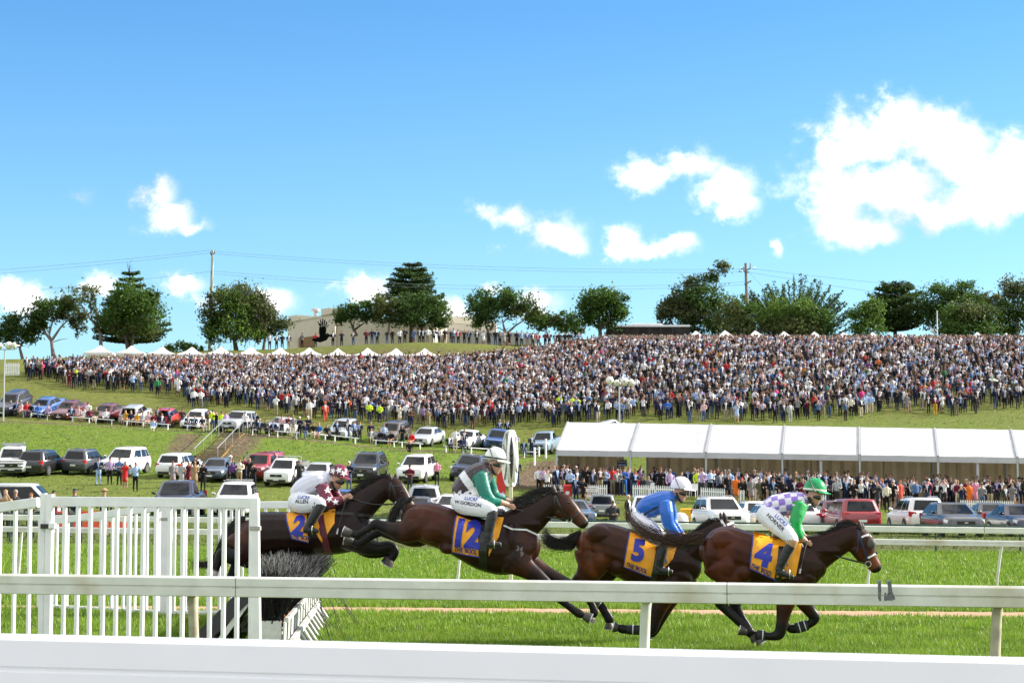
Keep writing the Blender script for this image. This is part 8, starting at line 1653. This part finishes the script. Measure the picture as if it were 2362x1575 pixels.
for i, x in enumerate((146, 172, 205, 232, 262, 290)):
    r = empty('water_barrier', at_depth(x, 80), 0, 'orange plastic barrier block behind the hurdle wing, %s from the left' % ORDW[i], 'barrier', 'orange plastic barriers'); m = MB(); m.loft([[Vector((a, y, z)) for y, z in ((-.25,0),(.25,0),(.22,.3),(.12,.45),(.10,.85),(-.10,.85),(-.12,.45),(-.22,.3))] for a in (-.30, -.26, .26, .30)]); m.build('block', mat('barrier_orange', (.80, .075, .012), .45), r, smooth=30); m = MB(); m.box((0, -.13, .62), (.16, .03, .10)); m.build('lug', mat('barrier_orange', (.80, .075, .012), .45), r)
def chair(px, d, label):
    r = empty('plastic_chair', at_depth(px, d), R(random.uniform(-40, 40)), label, 'chair', 'white plastic chairs by the marquee'); m = MB(); m.box((0, 0, .43), (.44, .44, .03)); m.build('seat', clean_white, r); m = MB(); m.loft([[Vector((x, .21 + .02*k, .45 + .40*k)) for x in (-.21, -.1, .1, .21)] + [Vector((x, .24 + .02*k, .45 + .40*k)) for x in (.21, .1, -.1, -.21)] for k in (0, .5, 1)]); m.build('backrest', clean_white, r)
    for x in (-.19, .19):
        for y in (-.19, .19): m = MB(); m.tube([(x*1.1, y*1.1, 0), (x, y, .42)], .022, 5); m.build('leg', clean_white, r)
for i, (x, d) in enumerate(((1502, 124.9), (1556, 124.6), (1597, 124.0))): chair(x, d, ['white plastic chair behind the picket fence', 'white plastic chair left of the high-visibility vest', 'white plastic chair beside the high-visibility vest'][i])
rb = empty('banner_stand', at_depth(1156, 121), 0, 'red upright banner left of the winning post', 'banner'); m = MB(); m.box((0, 0, 1.1), (.55, .04, 1.9)); m.build('sheet', mat('banner_red', (.55, .02, .02), .5), rb); m = MB(); m.box((0, .04, .08), (.6, .3, .08)); m.build('foot', trim_blk, rb)
pn = empty('picket_fence', on_ground(27, 866, 150, 260), 0, 'short white fence panel at the far left of the hill', 'fence', 'white picket fences in front of the marquee'); m = MB()
for i in range(9): m.box((-.7 + i * .17, 0, .6), (.10, .03, 1.2))
m.box((0, .03, .3), (1.5, .03, .1)); m.box((0, .03, .95), (1.5, .03, .1)); tag(m.build('pickets', clean_white, pn), kind='stuff')
# ---- birds in flight
def raven():
    d = 60; c = P(745, 775, d); r = empty('raven', c, 0, 'black raven in flight with raised wings before the cream building', 'bird'); blk = mat('raven_black', (.005, .005, .006), .9, spec=.05); g = lambda x, y, dy=0: P(x, y, d) - c + Vector((0, dy, 0)); m = MB()
    ring_tube(m, [(*g(722,783.5), .035, .05), (*g(738,783), .09, .075), (*g(750,779), .085, .075), (*g(757,772.5), .065, .055), (*g(763,774.5), .02, .018), (*g(768,776.5), .006, .006)]); m.build('body', blk, r, smooth=60); m = MB(); m.add([g(720,782,-.08), g(735,781,0), g(735,786,0), g(719,785,.08)], [(0,1,2,3)]); m.build('tail', blk, r, fix=False)
    for sg, sh in ((-1, 0), (1, -1)):
        w = MB(); o = sg * .06; root = [(736,784),(753,781)]; pl = [(737,764),(739,752),(743,749),(755,752),(756,765)]; V = [g(739+sh,783,o), g(750+sh,781,o)] + [g(x+sh,y,o + sg*(784-y)*.006) for x, y in ((752,766),(752,754),(738,755),(736.5,768))]; V += [v + Vector((0, .012, 0)) for v in V]; n = 6; w.add(V, [tuple(range(n)), tuple(range(2*n-1, n-1, -1))] + [(i, (i+1)%n, n+(i+1)%n, n+i) for i in range(n)]); wg = w.build('wing', blk, r)
        for (x0, x1, y1) in ((739,736,744),(742.5,741.5,739),(746,747,737),(749.5,752,739.5),(752.5,757,747)): f = MB(); a, b = g(x0+sh, 753, o + sg*.19), g(x1+sh, y1, o + sg*.27); f.beam(a, b, .028, .012, up=Vector((0,1,0))); f.build('feather', blk, wg)
raven()
def gull():
    d = 70; c = P(2288, 876, d); r = empty('gull', c, 0, 'white gull gliding in front of the right-hand crowd', 'bird'); g = lambda x, y, dy=0: P(x, y, d) - c + Vector((0, dy, 0)); m = MB(); ring_tube(m, [(*g(2281,874), .015, .015), (*g(2286,876), .05, .05), (*g(2294,877), .045, .045), (*g(2302,878.5), .012, .03)]); m.build('body', clean_white, r, smooth=60)
    m = MB(); m.hexa([g(2286,875,-.02), g(2292,876,-.02), g(2285,866,-.25), g(2283,866,-.25), g(2286,874,-.02), g(2292,875,-.02), g(2285,865,-.25), g(2283,865,-.25)]); m.build('wing', clean_white, r); m = MB(); m.hexa([g(2288,876,.02), g(2294,877,.02), g(2300,873,.3), g(2298,873,.3), g(2288,875,.02), g(2294,876,.02), g(2300,872,.3), g(2298,872,.3)]); m.build('wing', clean_white, r)
gull()
